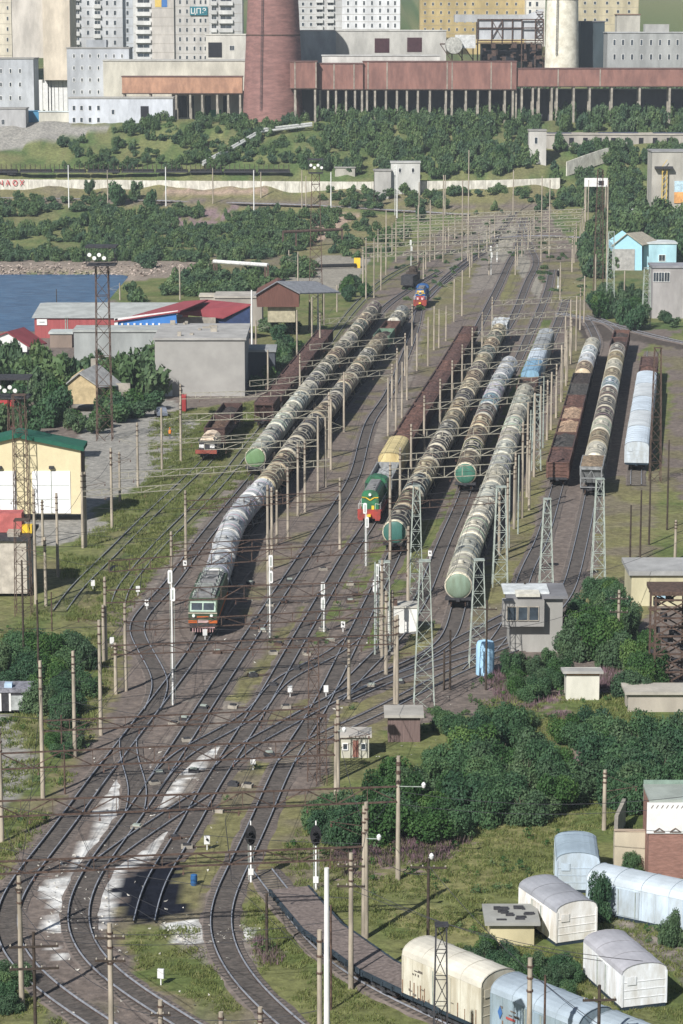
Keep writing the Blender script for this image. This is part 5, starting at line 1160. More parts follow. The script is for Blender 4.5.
m_ = MB(); rq = random.Random(3)
for k in range(14): a = rq.uniform(.3, w_-.6); c = rq.uniform(0, 2.6); m_.box((a,c,h+.252), (a+rq.uniform(.2,.8),c+rq.uniform(.1,.4),h+.3+rq.uniform(0,.15)))
m_.build('roof_junk', M['dark'], r)['kind'] = 'stuff'
tb = thing('blue_cylinder_tank', 'upright pale blue storage tank beside the lattice mast', 'tank', G(485, 674)); s = F/proj(*tb.location)[2]
MB().lathe([(.9,-.2),(.92,0),(.92,3.0),(.8,3.35),(.3,3.5),(.02,3.52)], 20).build('shell', mat('tank_pale_blue', (.34,.55,.72), var=.1), tb, True); MB().bar((-.2,-.98,.4), (-.2,-.98,2.6), .05).build('gauge', M['dark'], tb)
# right edge: long cream building, brick kiosk, rusty trestle
r, w_, h, g0 = hut('long_cream_building', 'long cream building with grey roof at right edge above the thicket', 631, 720, 606, 575, 7, (.62,.57,.38), (.38,.38,.37), cat='building', rt=.5)
MB().box((w_*.28,-.08,.6), (w_*.45,-.005,h*.62)).build('blue_panel', mat('panel_pale_blue', (.35,.52,.62)), r)
r, w_, h, g0 = hut('patterned_kiosk', 'brown brick kiosk with white boarded upper wall and triangle pattern at right edge', 648, 740, 880, 802, 4, (.3,.3,.3), (.36,.40,.36), cat='kiosk', mt=mat('kiosk_brick', (.27,.15,.12), var=.25, scale=2, streak=(1,1,4)), oh=.05, rt=.2)
z0_ = zat(g0.x, g0.y, 833); wb_ = MB().box((-.2,-.12,z0_), (w_+.3,-.005,h-.02)).build('upper_panel', M['white'], r); tm = mat('pattern_brown', (.16,.12,.10))
for k in range(5):
    u = .75+k*1.22; MB().bar((u-.42,-.15,z0_+.12), (u,-.15,z0_+.42), .05).bar((u,-.15,z0_+.42), (u+.42,-.15,z0_+.12), .05).bar((u-.42,-.15,z0_+.12), (u+.42,-.15,z0_+.12), .04).build('triangle', tm, wb_)
for k in range(16): u = .1+k*.38; MB().bar((u,-.14,h-.45), (u+.16,-.14,h-.2), .025).build('ornament', tm, wb_)
o = MB().box((0,4.1,h-1.2), (w_,4.2,h+.5)).build('rear_screen', mat('screen_green', (.22,.30,.25)), r)
r, w_, h, g0 = hut('crumbling_plaster_wall', 'crumbling cream plaster enclosure left of the patterned kiosk', 614, 650, 870, 832, .5, (.60,.53,.40), (.5,.4,.3), cat='wall', oh=.03, rt=.08)
pl_ = wallrun('broken_posts_wall', 'broken leaning grey wall running back from the plaster enclosure', [(613,862),(614,842),(622,824)], 2.2, .3, M['concrete'])
r, w_, h, g0 = hut('low_brick_ledge', 'low broken masonry ledge among bushes at right edge', 628, 720, 712, 694, 3, (.42,.38,.32), (.45,.42,.36), cat='ruin')
tr = thing('rusty_trestle', 'tall rusty steel trestle with cross bracing at right edge', 'trestle', G(668, 690)); b = MB()
for x in (-1.4, 1.8):
    for y_ in (0, 4): b.bar((x,y_,0), (x,y_,9.5), .14)
for k in range(5):
    z_ = 1.8*k
    for y_ in (0, 4): b.bar((-1.4,y_,z_), (1.8,y_,z_+1.8), .09); b.bar((1.8,y_,z_), (-1.4,y_,z_+1.8), .09); b.bar((-1.6,y_,z_+1.8), (2.2,y_,z_+1.8), .12)
b.build('steel_frame', M['rust'], tr); b = MB(); b.box((-1.8,-.3,9.5), (3.5,4.4,9.9)); b.build('platform', M['rust'], tr)
mc = MB(); rq = random.Random(11)
for k in range(26): x, y_, z_ = rq.uniform(-1.5,2), rq.uniform(0,3.5), rq.uniform(1,9); mc.box((x,y_,z_), (x+rq.uniform(.2,.9),y_+.5,z_+rq.uniform(.1,.8)))
mc.build('fittings', M['dark'], tr)['kind'] = 'stuff'
# right far: blue house, control tower, coal tipple, concrete block
r, w_, Y, Z, X0 = facade_root('blue_house', 'pale blue house with gable roof and white extension at right', 'house', 612, 641, 274, 690)
def Q(x, y): u, v = to_local(x, y, Y, X0, Z); return (u, v)
lbl_ = mat('house_pale_blue', (.36,.62,.74), var=.06); MB().prism([Q(614,274), Q(613,244), Q(627,234), Q(642,244), Q(642,274)], 0, 12).build('wall', lbl_, r)
MB().box((Q(617,0)[0],-.15,-.5), (Q(640,0)[0],-.01,Q(0,249)[1])).build('sheet_panel', mat('sheet_grey', (.38,.37,.35)), r)
roofq(r, [(627,233,Y-.5),(643,245,Y-.5),(660,242,Y+10),(642,231.5,Y+10)], mat('roof_tan', (.42,.38,.30))); roofq(r, [(627,233,Y-.5),(611,246,Y-.5),(622,242,Y+10),(642,231.5,Y+10)], mat('roof_tan', (.42,.38,.30)))
r, w_, Y, Z, X0, h = bld('blue_flat_building', 'pale turquoise flat roofed building right of the blue gabled house', 'building', 643, 676, 270, 244, 693, 9, (.42,.66,.74), (.6,.64,.64)); wingrid(r, Y, X0, Z, [662], [258], 6, 6, fr=.12)
r, w_, Y, Z, X0, h = bld('control_tower', 'grey control building with glazed upper storey at right edge', 'building', 652, 720, 322, 268, 575, 8, (.40,.38,.37), (.28,.28,.30), rt=.5); 
for x in (656, 661.5, 667): u, v = to_local(x, 277, Y, X0, Z); window(r, u, v, 1.15, 2.0, y=-.02)
r, w_, Y, Z, X0, h = bld('concrete_tipple', 'tall concrete hopper building with yellow steel tower and painted panel at right edge', 'building', 651, 720, 212, 152, None, 12, (.46,.44,.39), (.3,.3,.3))
u, v = to_local(664, 180, Y, X0, Z); b = MB()
for dx in (-.7, .7): b.bar((u+dx,-1.2,-1), (u+dx,-1.2,v+4), .2)
for k in range(8): b.bar((u-.7,-1.2,k*2), (u+.7,-1.2,k*2+2), .12)
b.build('yellow_tower', mat('steel_yellow', (.55,.40,.10)), r)
u0, v0 = to_local(674, 203, Y, X0, Z); u1, v1 = to_local(700, 181, Y, X0, Z); MB().box((u0,-.3,v0), (u1,-.01,(v0+v1)/2)).build('painted_panel', mat('panel_orange', (.65,.33,.12), var=.4, scale=.4), r); MB().box((u0,-.3,(v0+v1)/2), (u1,-.01,v1)).build('painted_panel', mat('panel_blue', (.45,.6,.68), var=.3), r)
MB().box((u-3,-2,v+3.5), (u+2.5,1,v+4.2)).build('top_platform', M['dark'], r)
r, w_, Y, Z, X0, h = bld('lean_to_dark', 'dark open lean-to with slanting pale edge below the hopper building', 'shed', 632, 662, 219, 210, None, 6, (.05,.06,.12), (.4,.4,.42))
# red container, cars, people by the road
def car(x, y, col, lab, rz=0):
    g = G(x, y); t = thing('parked_car', lab, 'car', g, rz); cm = mat('car_'+lab.split()[0], col, rough=.3, var=.05)
    MB().prism([(-2.1,.35),(-2.15,.8),(-1.1,.92),(-.6,1.4),(.9,1.42),(1.5,.98),(2.1,.9),(2.15,.35)], -.85, .85, 'x').build('body', cm, t)
    b = MB().prism([(-1.0,.95),(-.6,1.33),(.85,1.35),(1.35,.97)], -.87, .87, 'x').build('window', M['glass'], t)
    for yy in (-1.3, 1.35):
        for s_ in (-1, 1): MB().lathe([(.32, s_*.8-.1), (.32, s_*.8+.1)], 12, 'x', (0,yy,.32)).build('wheel', M['black'], t)
car(153, 407, (.10,.12,.16), 'dark parked car on the lane by the windowless block', .3); car(161, 416, (.16,.18,.22), 'grey parked van on the lane nearer the yard', .2)
for (x0_, x1_, yb2, yt2, lab, c_) in ((-14, 14, 427, 402, 'red container half hidden behind the trees at left', (.45,.06,.06)), (180, 186, 412, 396, 'red upright cabinet at the foot of the windowless block', (.42,.06,.06))):
    g0 = G(x0_, yb2); g1 = G(x1_, yb2); t = thing('red_container' if x0_ < 0 else 'red_cabinet', lab, 'container' if x0_ < 0 else 'cabinet', g0); h = zat(g0.x, g0.y, yt2); b = MB().box((0,0,0), (g1.x-g0.x,2.2,h)); o = b.build('body', WC, t); o.color = (*c_, 1)
    for k in range(6): u = (g1.x-g0.x)*(k+.5)/6; MB().box((u-.05,-.06,.1), (u+.05,-.005,h-.1)).build('rib', WC, t).color = (*c_, 1)
drum = thing('blue_barrel', 'blue barrel standing beside the black oil stained patch', 'barrel', G(194, 885)); MB().lathe([(.24,0),(.27,.05),(.25,.4),(.27,.45),(.25,.75),(.27,.8),(.22,.83)], 14).build('shell', mat('barrel_blue', (.03,.12,.30)), drum, True)
def person(x, y, lab, top, leg):
    g = G(x, y); bm = MB(); me = bpy.data.meshes.new('person'); 
    vs = [(0,0,.95),(0,0,1.2),(0,0,1.45),(0,0,1.56),(0,-.02,1.72),(.10,0,.88),(.11,.06,.48),(.11,-.02,.06),(.11,-.14,.03),(-.10,0,.88),(-.11,-.1,.48),(-.11,-.04,.06),(-.11,-.16,.03),(.2,0,1.42),(.26,.03,1.14),(.25,-.08,.90),(-.2,0,1.42),(-.26,.0,1.14),(-.25,-.12,.9)]
    es = [(0,1),(1,2),(2,3),(3,4),(0,5),(5,6),(6,7),(7,8),(0,9),(9,10),(10,11),(11,12),(2,13),(13,14),(14,15),(2,16),(16,17),(17,18)]
    rd = [.15,.15,.14,.06,.11,.09,.065,.05,.04,.09,.065,.05,.04,.07,.05,.035,.07,.05,.035]
    me.from_pydata(vs, es, []); o = bpy.data.objects.new('person', me); COL.objects.link(o); bm_ = __import__('bmesh').new(); bm_.from_mesh(me); bm_.verts.layers.skin.verify(); bm_.to_mesh(me); bm_.free(); md = o.modifiers.new('s', 'SKIN')
    for i, r_ in enumerate(rd): me.skin_vertices[0].data[i].radius = (r_, r_*.8)
    me.skin_vertices[0].data[0].use_root = True
    o.modifiers.new('u', 'SUBSURF').levels = 1; o.modifiers['u'].render_levels = 1; me.materials.append(mat('clothes_'+leg[0], leg[1])); o.location = g; tag(o, lab, 'person')
    v = MB().lathe([(.2,.9),(.21,1.1),(.22,1.38),(.12,1.5)], 12); vv = v.build('vest', mat('clothes_'+top[0], top[1]), o); 
    h_ = MB().lathe([(.02,1.85),(.1,1.82),(.115,1.74),(.11,1.70)], 10, closed=False).build('hat', mat('clothes_'+top[0], top[1]), o)
for args in ((170, 439, 'person in an orange vest walking on the road beside the siding', ('orange', (.85,.25,.03)), ('navy', (.05,.06,.10))),
             (373, 826, 'person in a white shirt standing before the thicket', ('white_shirt', (.75,.78,.85)), ('jeans', (.08,.12,.22)))):
    try: person(*args)
    except Exception as e: print('person failed', e)
# ------------------------------------------------------------ masts, portals, signals
def add_lattice(mb, p, q, w0, w1, n, r=.05, rb=.03, side=4):
    p = Vector(p); q = Vector(q); c = []
    for pt, w_ in ((p, w0), (q, w1)): c.append([pt+Vector((sx*w_/2, sy*w_/2, 0)) for sx, sy in ((-1,-1),(1,-1),(1,1),(-1,1))])
    for i in range(4): mb.bar(c[0][i], c[1][i], r, n=3, cap=False)
    for k in range(n):
        a, b = k/n, (k+1)/n
        for i in range(4):
            j = (i+1) % 4
            if k % 2: mb.bar(c[0][i].lerp(c[1][i], a), c[0][j].lerp(c[1][j], b), rb, n=3, cap=False)
            else: mb.bar(c[0][j].lerp(c[1][j], a), c[0][i].lerp(c[1][i], b), rb, n=3, cap=False)
            if n < 9 or k % 2 == 0: mb.bar(c[0][i].lerp(c[1][i], a), c[0][j].lerp(c[1][j], a), rb, n=3, cap=False)
PCOL = {'c': M['pole'], 'w': M['white'], 'k': M['wood'], 'r': M['rust'], 'g': M['galv']}
def pole_mesh(parent, x, y, z, h, r0=.21, r1=.14, m=None, bands=True, name='pole'):
    mb = MB().bar((x,y,z-1), (x,y,z+h), r0, r1, n=9); o = mb.build(name, m or M['pole'], parent, True)
    if bands:
        b = MB()
        for f in (.80, .88, .95):
            rr = r0+(r1-r0)*f+.02; b.lathe([(rr, z+h*f-.06), (rr+.03, z+h*f-.06), (rr+.03, z+h*f+.06), (rr, z+h*f+.06)], 8, 'z', (x,y,0), closed=False)
        b.build('band', M['rust'], o)['kind'] = 'stuff'
    return o
def portal(lx, ly, rx, ry, zb, zt, hl, hr, m, label, thick=1., mids=(), steel=False, group='catenary portals across the yard', drops=True):
    a = G(lx, ly); b = G(rx, ry); t = thing('catenary_portal', label, 'catenary portal', a, 0, group)
    d = b-a; L = d.length; u = d/L; nv = Vector((-u.y, u.x, 0)).normalized()
    for f, h in [(0, hl), (1, hr)]+[(f, hl*.8) for f in mids]:
        p = d*f
        if not h: continue
        if steel and f in (0, 1):
            mb = MB(); add_lattice(mb, p, p+Vector((0,0,h)), .8, .4, int(h/1.0), .05*thick, .03*thick); mb.build('lattice_pole', m, t)
        else: pole_mesh(t, p.x, p.y, p.z, h)
    mb = MB(); n = max(4, int(L/2.3)); hw = .09
    r = .052*thick; rb = .026*thick
    for s in (-1, 1):
        o = nv*hw*s
        mb.bar(o+Vector((0,0,zb)), d+o+Vector((0,0,zb)), r, n=4); mb.bar(o+Vector((0,0,zt)), d+o+Vector((0,0,zt)), r, n=4)
        for k in range(n):
            p0 = u*(L*k/n)+o; p1 = u*(L*(k+1)/n)+o; z0 = d.z*k/n*0
            mb.bar(p0+Vector((0,0,zb)), p0+Vector((0,0,zt)), rb, n=3, cap=False)
            if k % 2: mb.bar(p0+Vector((0,0,zb)), p1+Vector((0,0,zt)), rb, n=3, cap=False)
            else: mb.bar(p0+Vector((0,0,zt)), p1+Vector((0,0,zb)), rb, n=3, cap=False)
    for k in range(0, n+1, 2): mb.bar(u*(L*k/n)+nv*hw+Vector((0,0,zt)), u*(L*k/n)-nv*hw+Vector((0,0,zt)), rb, n=3, cap=False)
    mb.build('lattice_beam', m, t)
    if drops:
        k = 0; x = 3.
        while x < L-2:
            q = u*x; dm = MB(); dm.bar(q+Vector((0,0,zb)), q+Vector((0,0,zb-.5)), .025*thick, n=3); dm.bar(q+Vector((0,0,zb-.3)), q+u*1.2+Vector((0,0,zb-.35)), .02*thick, n=3)
            dm.lathe([(.05,zb-.62),(.1,zb-.6),(.05,zb-.5),(.1,zb-.48),(.04,zb-.4)], 6, 'z', (q.x,q.y,0)); dm.build('insulator', M['insul'], t); x += 5.2
    return t, a, b
RU = M['rust']; CR = M['cream']; PORT = [
 (-7,955,364,938, 5.9,6.8, 9,9.8, RU,1.0), (-9,897,398,880, 6.2,7.4, 9,9.6, RU,1.1), (2,842,336,826, 6.0,7.3, 9.4,9.0, RU,1.1), (43,798,318,784, 5.8,6.7, 11.9,0, RU,1.0),
 (112,717,395,705, 6.0,6.9, 0,8.7, RU,1.), (126,691,386,675, 6.0,6.9, 8.8,8.6, RU,1.), (106,661,381,651, 6.1,7.4, 8.8,8.4, RU,1.1), (110,628,408,604, 6.2,7.4, 0,8.9, RU,1.1),
 (172,606,292,598, 6.2,7.0, 8.5,0, RU,.95), (186,560,340,549, 6.2,7.3, 8.6,9, RU,1.), (205,493,318,489, 6.1,7.0, 0,10, CR,.9), (181,462,329,458, 6.2,7.2, 9,10, CR,1.), (181,438,345,432, 6.2,7.1, 8.6,0, CR,1.),
 (250,424,392,411, 6.2,7.1, 0,8, CR,1.), (300,402,397,393, 6.1,7., 8.4,8, CR,1.), (310,384,405,376, 6.2,7.2, 0,8, CR,1.), (320,356,412,346, 6.2,7.2, 8.5,8.5, CR,1.),
 (390,560,507,552, 6.2,7.1, 8,8.5, RU,.9), (390,527,515,520, 6.2,7.6, 8.5,9, CR,1.), (400,506,527,497, 6.2,7.1, 8,9, CR,1.), (411,481,534,474, 6.2,7.3, 8.2,9, CR,1.),
 (424,450,547,440, 6.2,7.2, 8.4,9, CR,1.), (440,428,556,418, 6.2,7.1, 8,9, CR,1.), (452,407,562,399, 6.2,7.2, 8,9, CR,1.), (462,389,567,382, 6.2,7.2, 8,9, CR,1.05), (472,370,571,364, 6.2,7.2, 8,9, CR,1.05), (482,352,576,346, 6.2,7.2, 8,9, CR,1.1), (492,335,580,330, 6.2,7.2, 8,9, CR,1.1),
 (83,548,181,540, 6.5,7.2, 9.6,0, CR,.9), (52,500,112,528, 0,0,0,0,None,0), (86,546,205,536, 0,0,0,0,None,0), (112,528,330,513, 6.4,7.2, 10.5,0, CR,.8), (138,488,262,478, 5.9,6.5, 9.3,0, CR,.8)]
FARP = [(363,283,572,272), (366,272,574,263), (378,262,576,254), (392,255,580,247), (396,248,582,240), (404,241,584,234)]
ci = 0
for p in PORT:
    if p[8] is None: continue
    lx, ly, rx, ry, zb, zt, hl, hr, m, th = p; colr = 'rust brown' if m is RU else 'cream'
    portal(lx, ly, rx, ry, zb, zt, hl, hr, m, f'{colr} lattice portal spanning the tracks on poles, counted along the yard', th)
for (lx, ly, rx, ry) in FARP:
    portal(lx, ly, rx, ry, 6.4, 7.4, 9, 9, CR, 'long cream lattice portal at the far throat of the yard', 2.1, mids=(.28, .5, .72), drops=False)
# free standing poles: x, foot, top, kind
LABP = {'c': 'plain concrete pole', 'w': 'whitewashed pole', 'k': 'dark wooden pole', 'r': 'rusty steel post', 'g': 'pale grey green post'}
POLES = [(22,1007,876,'c'), (351,989,853,'c'), (366,938,802,'c'), (398,880,756,'c'), (327,1150,868,'w'), (320,1140,930,'c'), (113,1120,923,'c'), (528,1120,958,'c'), (37,1090,932,'k'), (428,941,855,'k'), (267,953,893,'k'),
 (543,1130,975,'r'), (597,1120,985,'k'), (331,1010,905,'r'), (162,1120,1000,'c'), (222,1125,1012,'c'), (261,1120,1007,'c'), (338,826,718,'c'), (397,705,615,'c'),
 (75,757,651,'c'), (101,735,620,'c'), (116,694,643,'c'), (104,662,605,'c'), (46,606,537,'c'), (36,604,489,'c'), (52,631,592,'r'), (58,577,493,'c'), (9,590,533,'c'), (39,690,600,'k'), (24,662,560,'k'),
 (86,547,472,'c'), (112,528,449,'c'), (120,502,452,'c'), (138,488,430,'c'), (162,470,408,'c'), (62,757,715,'r'), (65,794,745,'r'), (43,545,500,'c'),
 (268,584,485,'c'), (272,569,487,'c'), (277,545,490,'c'), (288,539,467,'c'), (298,516,444,'c'), (305,512,440,'c'), (318,491,416,'c'), (325.5,487,417,'c'), (331,470,399,'c'), (330,458,395,'c'), (344,432,372,'c'),
 (388,436,378,'c'), (391,500,470,'g'), (396,433,370,'c'), (402,418,362,'c'), (407,400,346,'c'), (417,371,333,'c'), (428,366,317,'c'), (434,350,306,'c'), (439,348,309,'c'), (446,341,306,'c'), (454,322,279,'c'), (462,316,270,'c'), (489,275,256,'c'),
 (507,559,478,'c'), (514,529,466,'c'), (522,518,422,'c'), (527,497,402,'c'), (534,477,393,'c'), (540,456,386,'c'), (547,438,380,'c'), (556,416,365,'c'), (565,366,316,'c'), (570,356,300,'c'), (576,351,296,'c'), (584,323,276,'c'), (560,300,262,'c'), (595,307,254,'c'), (624,311,271,'c'),
 (566,386,330,'c'), (561,402,345,'c'), (499,556,492,'c'), (551,430,372,'c'), (509,548,470,'g'), (518,534,455,'g'), (530,487,410,'g'), (543,448,376,'g'), (529,510,440,'c'),
 (541,262,176,'c'), (549,258,180,'c'), (468,262,150,'c'), (462,262,180,'c'), (513,215,170,'c'), (600,262,185,'k'), (605,262,185,'k'), (606,300,180,'c'), (588,222,180,'c'), (443,262,175,'c'), (430,262,200,'c'), (418,268,205,'c'), (386,275,210,'c'), (366,300,240,'c'), (374,298,238,'c'), (381,290,245,'c'), (396,262,222,'c'),
 (69,209,165,'w'), (166,205,167,'w'), (108,213,170,'c'), (213,206,168,'c'), (254,214,170,'w'), (261,198,172,'c'), (302,208,170,'c'), (331,215,172,'w'), (374,208,170,'k'), (397,218,165,'w'), (419,215,182,'c'), (445,215,175,'c'), (306,207,176,'c'),
 (57,322,289,'k'), (120,300,283,'c'), (180,300,265,'c'), (298,258,252,'c'), (298,290,254,'c'), (289,268,250,'c'), (297,357,310,'c'), (312,345,297,'c'), (318,330,285,'w'), (324,325,290,'c'), (310,330,300,'c'), (337,312,285,'c'), (252,355,290,'w'), (268,392,350,'c'), (256,350,320,'c'),
 (618,655,590,'c'), (486,690,600,'k'), (450,690,630,'k'), (444,690,650,'k'), (524,642,582,'k'), (630,560,505,'k'), (640,560,490,'k'), (649,545,440,'k'), (667,530,440,'k'), (675,560,520,'c'), (604,830,770,'c'), (382,658,560,'c'), (375,655,562,'g'), (392,648,590,'c'), (338,780,700,'c'), (349,700,640,'c')]
def crossarm(t, z, w_=1.6, n=4, m=None, rz=.1):
    b = MB().box((-w_/2,-.16,z-.06), (w_/2,-.02 if False else -.15+.12,z+.06)); o = b.build('crossarm', m or M['wood'], t)
    for k in range(n):
        x = -w_/2+.1+(w_-.2)*k/(n-1); MB().lathe([(.03,z+.061),(.06,z+.1),(.045,z+.16),(.02,z+.2)], 6, 'z', (x,-.09,0)).build('insulator', M['concrete'], o)
ARMS = {(37,1090): (2, 3.0), (428,941): (1, 2.6), (113,1120): (2, 1.8), (597,1120): (1, 2.0), (162,1120): (1, 1.2), (486,690): (1,2.), (618,655): (2, 1.9), (351,989): (2, 1.9), (320,1140): (0,0), (222,1125): (1,2.), (22,1007): (1,.5)}
for (x, yf, yt, k) in POLES:
    g = G(x, yf); h = zat(g.x, g.y, yt)-g.z
    t = thing('pole' if k != 'r' else 'post', f"{LABP[k]}{' with crossarms' if (x,yf) in ARMS else ''} standing free", 'pole', g, random.uniform(-.1,.1), 'free standing poles')
    r0 = {'c': .2, 'w': .2, 'k': .13, 'r': .09, 'g': .12}[k]
    pole_mesh(t, 0, 0, 0, h, r0, r0*.72, PCOL[k], bands=(k == 'c' and yf > 500))
    if (x, yf) in ARMS:
        n, w_ = ARMS[(x, yf)]
        for i in range(n): crossarm(t, h-.9-i*1.4, w_)
    elif k == 'c' and random.random() < .55 and yf > 280:
        s = random.choice((-1, 1)); b = MB(); b.bar((0,0,h-1.8), (s*2.6,-.2,h-1.3), .035, n=4); b.bar((0,0,h-.4), (s*2.4,-.2,h-1.3), .02, n=3); b.bar((0,0,h-2.6), (s*2.2,-.2,h-1.5), .02, n=3); b.build('bracket', CR if yf < 520 else RU, t)
        MB().lathe([(.05,-.2),(.09,-.15),(.05,-.08),(.09,-.02),(.04,.05)], 6, 'z', (s*2.5,-.2,h-1.5)).build('insulator', M['insul'], t)
for (x, yf, lx, lz, sd) in ((398,880,1.9,-2.3,1), (366,938,.9,-2.6,1), (428,941,.2,-.1,1), (338,826,.5,-1.,-1), (386,640,1.2,-2,1)):
    for (x2, y2, yt, k) in POLES:
        if (x2, y2) == (x, yf):
            g = G(x, yf); h = zat(g.x, g.y, yt)-g.z; t = thing('yard_lamp', f'white yard lamp on the pole at {x}', 'lamp', g); t['label'] = 'white floodlight fixed on a short bracket of a tall pole'; t['group'] = 'yard lamps'
            MB().bar((0,-.25,h+lz), (lx,-.35,h+lz), .04).build('bracket', M['galv'], t); MB().lathe([(.08,-.1),(.15,0),(.17,.2),(.07,.34)], 12, 'z', (lx,-.35,h+lz)).build('housing', M['white'], t, True)
# lattice steel masts: x, foot, top, base width, colour, label
LAT = [(424,706,561,2.0,.9,M['galv'],'pale lattice steel mast standing by the white cube hut'), (416,600,486,1.6,.7,M['galv'],'pale lattice mast in front of the middle tank train'), (478,668,560,1.9,.9,M['galv'],'pale lattice mast beside the blue storage tank'),
 (546,592,499,1.7,.7,M['galv'],'pale lattice mast left of the gondola train'), (598,592,479,1.7,.8,M['galv'],'pale lattice mast in front of the grey hopper wagon'), (500,586,487,1.8,1.0,M['galv'],'pale lattice mast beside the cream tank train'),
 (610,310,232,1.9,1.2,M['galv'],'pale lattice mast left of the blue house'), (646,327,268,1.9,1.2,M['galv'],'pale lattice mast beside the control building'), (598,300,170,2.4,1.2,M['rust'],'brown lattice tower behind the yard throat at right'), (536,470,395,1.4,.8,M['galv'],'short pale lattice mast among the concrete poles'),
 (22,523,395,1.9,1.6,M['rust'],'rusty lattice tower in front of the yellow garage hall'), (440,1125,925,1.0,.6,M['dark'],'dark lattice mast standing before the cream refrigerator wagon'), (655,482,348,1.6,.9,M['rust'],'brown lattice tower right of the pale wagons'), (314,780,640,1.1,.8,M['rust'],'rusty lattice portal leg among the ladder tracks'), (322,784,716,.9,.7,M['rust'],'short rusty lattice leg beside the relay hut'),
 (24,615,520,1.8,1.5,M['rust'],'rusty lattice leg in front of the block hut'), (384,652,562,1.3,1.,M['galv'],'pale lattice mast left of the white cube hut')]
for x, yf, yt, w0, w1, m, lab in LAT:
    g = G(x, yf); h = zat(g.x, g.y, yt)-g.z; t = thing('lattice_mast', lab, 'mast', g, 0, 'lattice masts'); s = F/proj(g.x, g.y, 0)[2]; th = .85 if s > 9 else 1.15
    mb = MB(); add_lattice(mb, (0,0,-.5), (0,0,h), w0, w1, max(4, int(h/1.5)), .06*th, .035*th); mb.build('lattice', m, t)
    mb = MB(); mb.box((-w1/2-.1,-w1/2-.1,h), (w1/2+.1,w1/2+.1,h+.08)); mb.build('cap', m, t)
def floodtower(x, yf, yt, w0, w1, lab, plat=3.2):
    g = G(x, yf); h = zat(g.x, g.y, yt)-g.z; t = thing('floodlight_tower', lab, 'tower', g, 0); mb = MB(); add_lattice(mb, (0,0,-1), (0,0,h-2.8), w0, w1, int(h/2.4), .09, .05); mb.build('lattice', M['rust'], t)
    b = MB(); b.box((-plat/2,-plat/2,h-2.8), (plat/2,plat/2,h-2.6)); 
    for sx in (-1,1):
        for sy in (-1,1): b.bar((sx*plat/2,sy*plat/2,h-2.6), (sx*plat/2,sy*plat/2,h), .06)
    b.box((-plat/2-.2,-plat/2-.2,h), (plat/2+.2,plat/2+.2,h+.25)); b.build('platform', M['dark'], t); rl = MB()
    for z in (h-1.6, h-2.1): rl.bar((-plat/2,-plat/2,z), (plat/2,-plat/2,z), .04); rl.bar((plat/2,-plat/2,z), (plat/2,plat/2,z), .04); rl.bar((-plat/2,-plat/2,z), (-plat/2,plat/2,z), .04)
    rl.build('railing', M['dark'], t)
    for k in range(4):
        MB().lathe([(.32,-plat/2-.35),(.2,-plat/2-.05)], 10, 'y', (-plat/2+.5+k*.75,0,h-1.0-(k%2)*.5)).build('floodlight', M['white'], t)
floodtower(105, 440, 247, 2.4, 1.9, 'tall lattice floodlight tower with railed platform rising before the red warehouse', 4.4)
floodtower(16, 470, 378, 2.2, 1.6, 'shorter floodlight tower behind the yellow garage hall', 4.6)
floodtower(316, 330, 160, 3.2, 1.6, 'very tall slender lattice floodlight mast left of the yard throat', 3.)
# signals
def signal(x, yf, yt, lab, kind='white'):
    g = G(x, yf); h = zat(g.x, g.y, yt)-g.z; t = thing('signal_mast', lab, 'signal', g, random.uniform(-.15,.15), 'railway signals')
    MB().bar((0,0,-.3), (0,0,h-.5), .09, .07, n=8).build('mast', M['white'], t)
    if kind == 'black':
        b = MB().prism([(-.42*math.cos(a), .78*math.sin(a)) for a in [2*PI*k/16 for k in range(16)]], -.12, 0); o = b.build('head', M['black'], t, loc=(0,-.05,h-.85))
        for z in (-.3, .2): MB().lathe([(.16,-.5),(.18,-.12)], 12, 'y', (.02,0,z), closed=False).build('hood', M['black'], o)
        MB().bar((0,0,h-.1), (0,0,h+.25), .06).build('finial', M['white'], t); MB().box((-.2,-.14,.6), (.2,-.09,1.1)).build('number_board', M['white'], t)
    else:
        for z, hh in ((h-1.3, 1.3), (h-3.0, 1.3)):
            if z < 1: continue
            o = MB().prism([(-.22,0.1),(-.14,0),(.14,0),(.22,.1),(.22,hh-.1),(.14,hh),(-.14,hh),(-.22,hh-.1)], -.12, .02).build('head', M['white'], t, loc=(random.choice((-.12,.12)),0,z)); MB().box((-.06,-.16,.2), (.06,-.125,hh-.2)).build('backplate', M['galv'], o)
    lb = MB()
    for s_ in (-.2, .2): lb.bar((s_,.25,0), (s_,.15,h-1.2), .025, n=3)
    k = 0
    while k*.45 < h-1.4: lb.bar((-.2,.25,k*.45), (.2,.25,k*.45), .018, n=3); k += 1
    lb.build('ladder', M['galv'], t)
for a in ((251,882,824,'signal with big black oval head nearer the curved siding','black'), (316,890,824,'signal with big black oval head above the flat wagons','black'), (173,705,570,'tall white signal mast in front of the electric locomotive','white'), (270,640,555,'white signal mast standing between the two main tracks','white'),
          (324,632,582,'slim white signal mast right of the main tracks','white'), (366,566,503,'white signal mast covering the green shunter nose','white'), (376,640,564,'double white signal mast left of the white cube hut','white'), (381,645,560,'white signal mast immediately beside the double one','white'),
          (395,215,165,'white signal mast on the hillside track','white'), (411,275,240,'white signal mast near the black service wagon','white'), (491,275,246,'white signal mast at the yard throat','white'), (497,262,238,'dark headed signal at the yard throat','black'), (558,290,270,'dark headed signal at the right of the throat','black')): signal(*a)
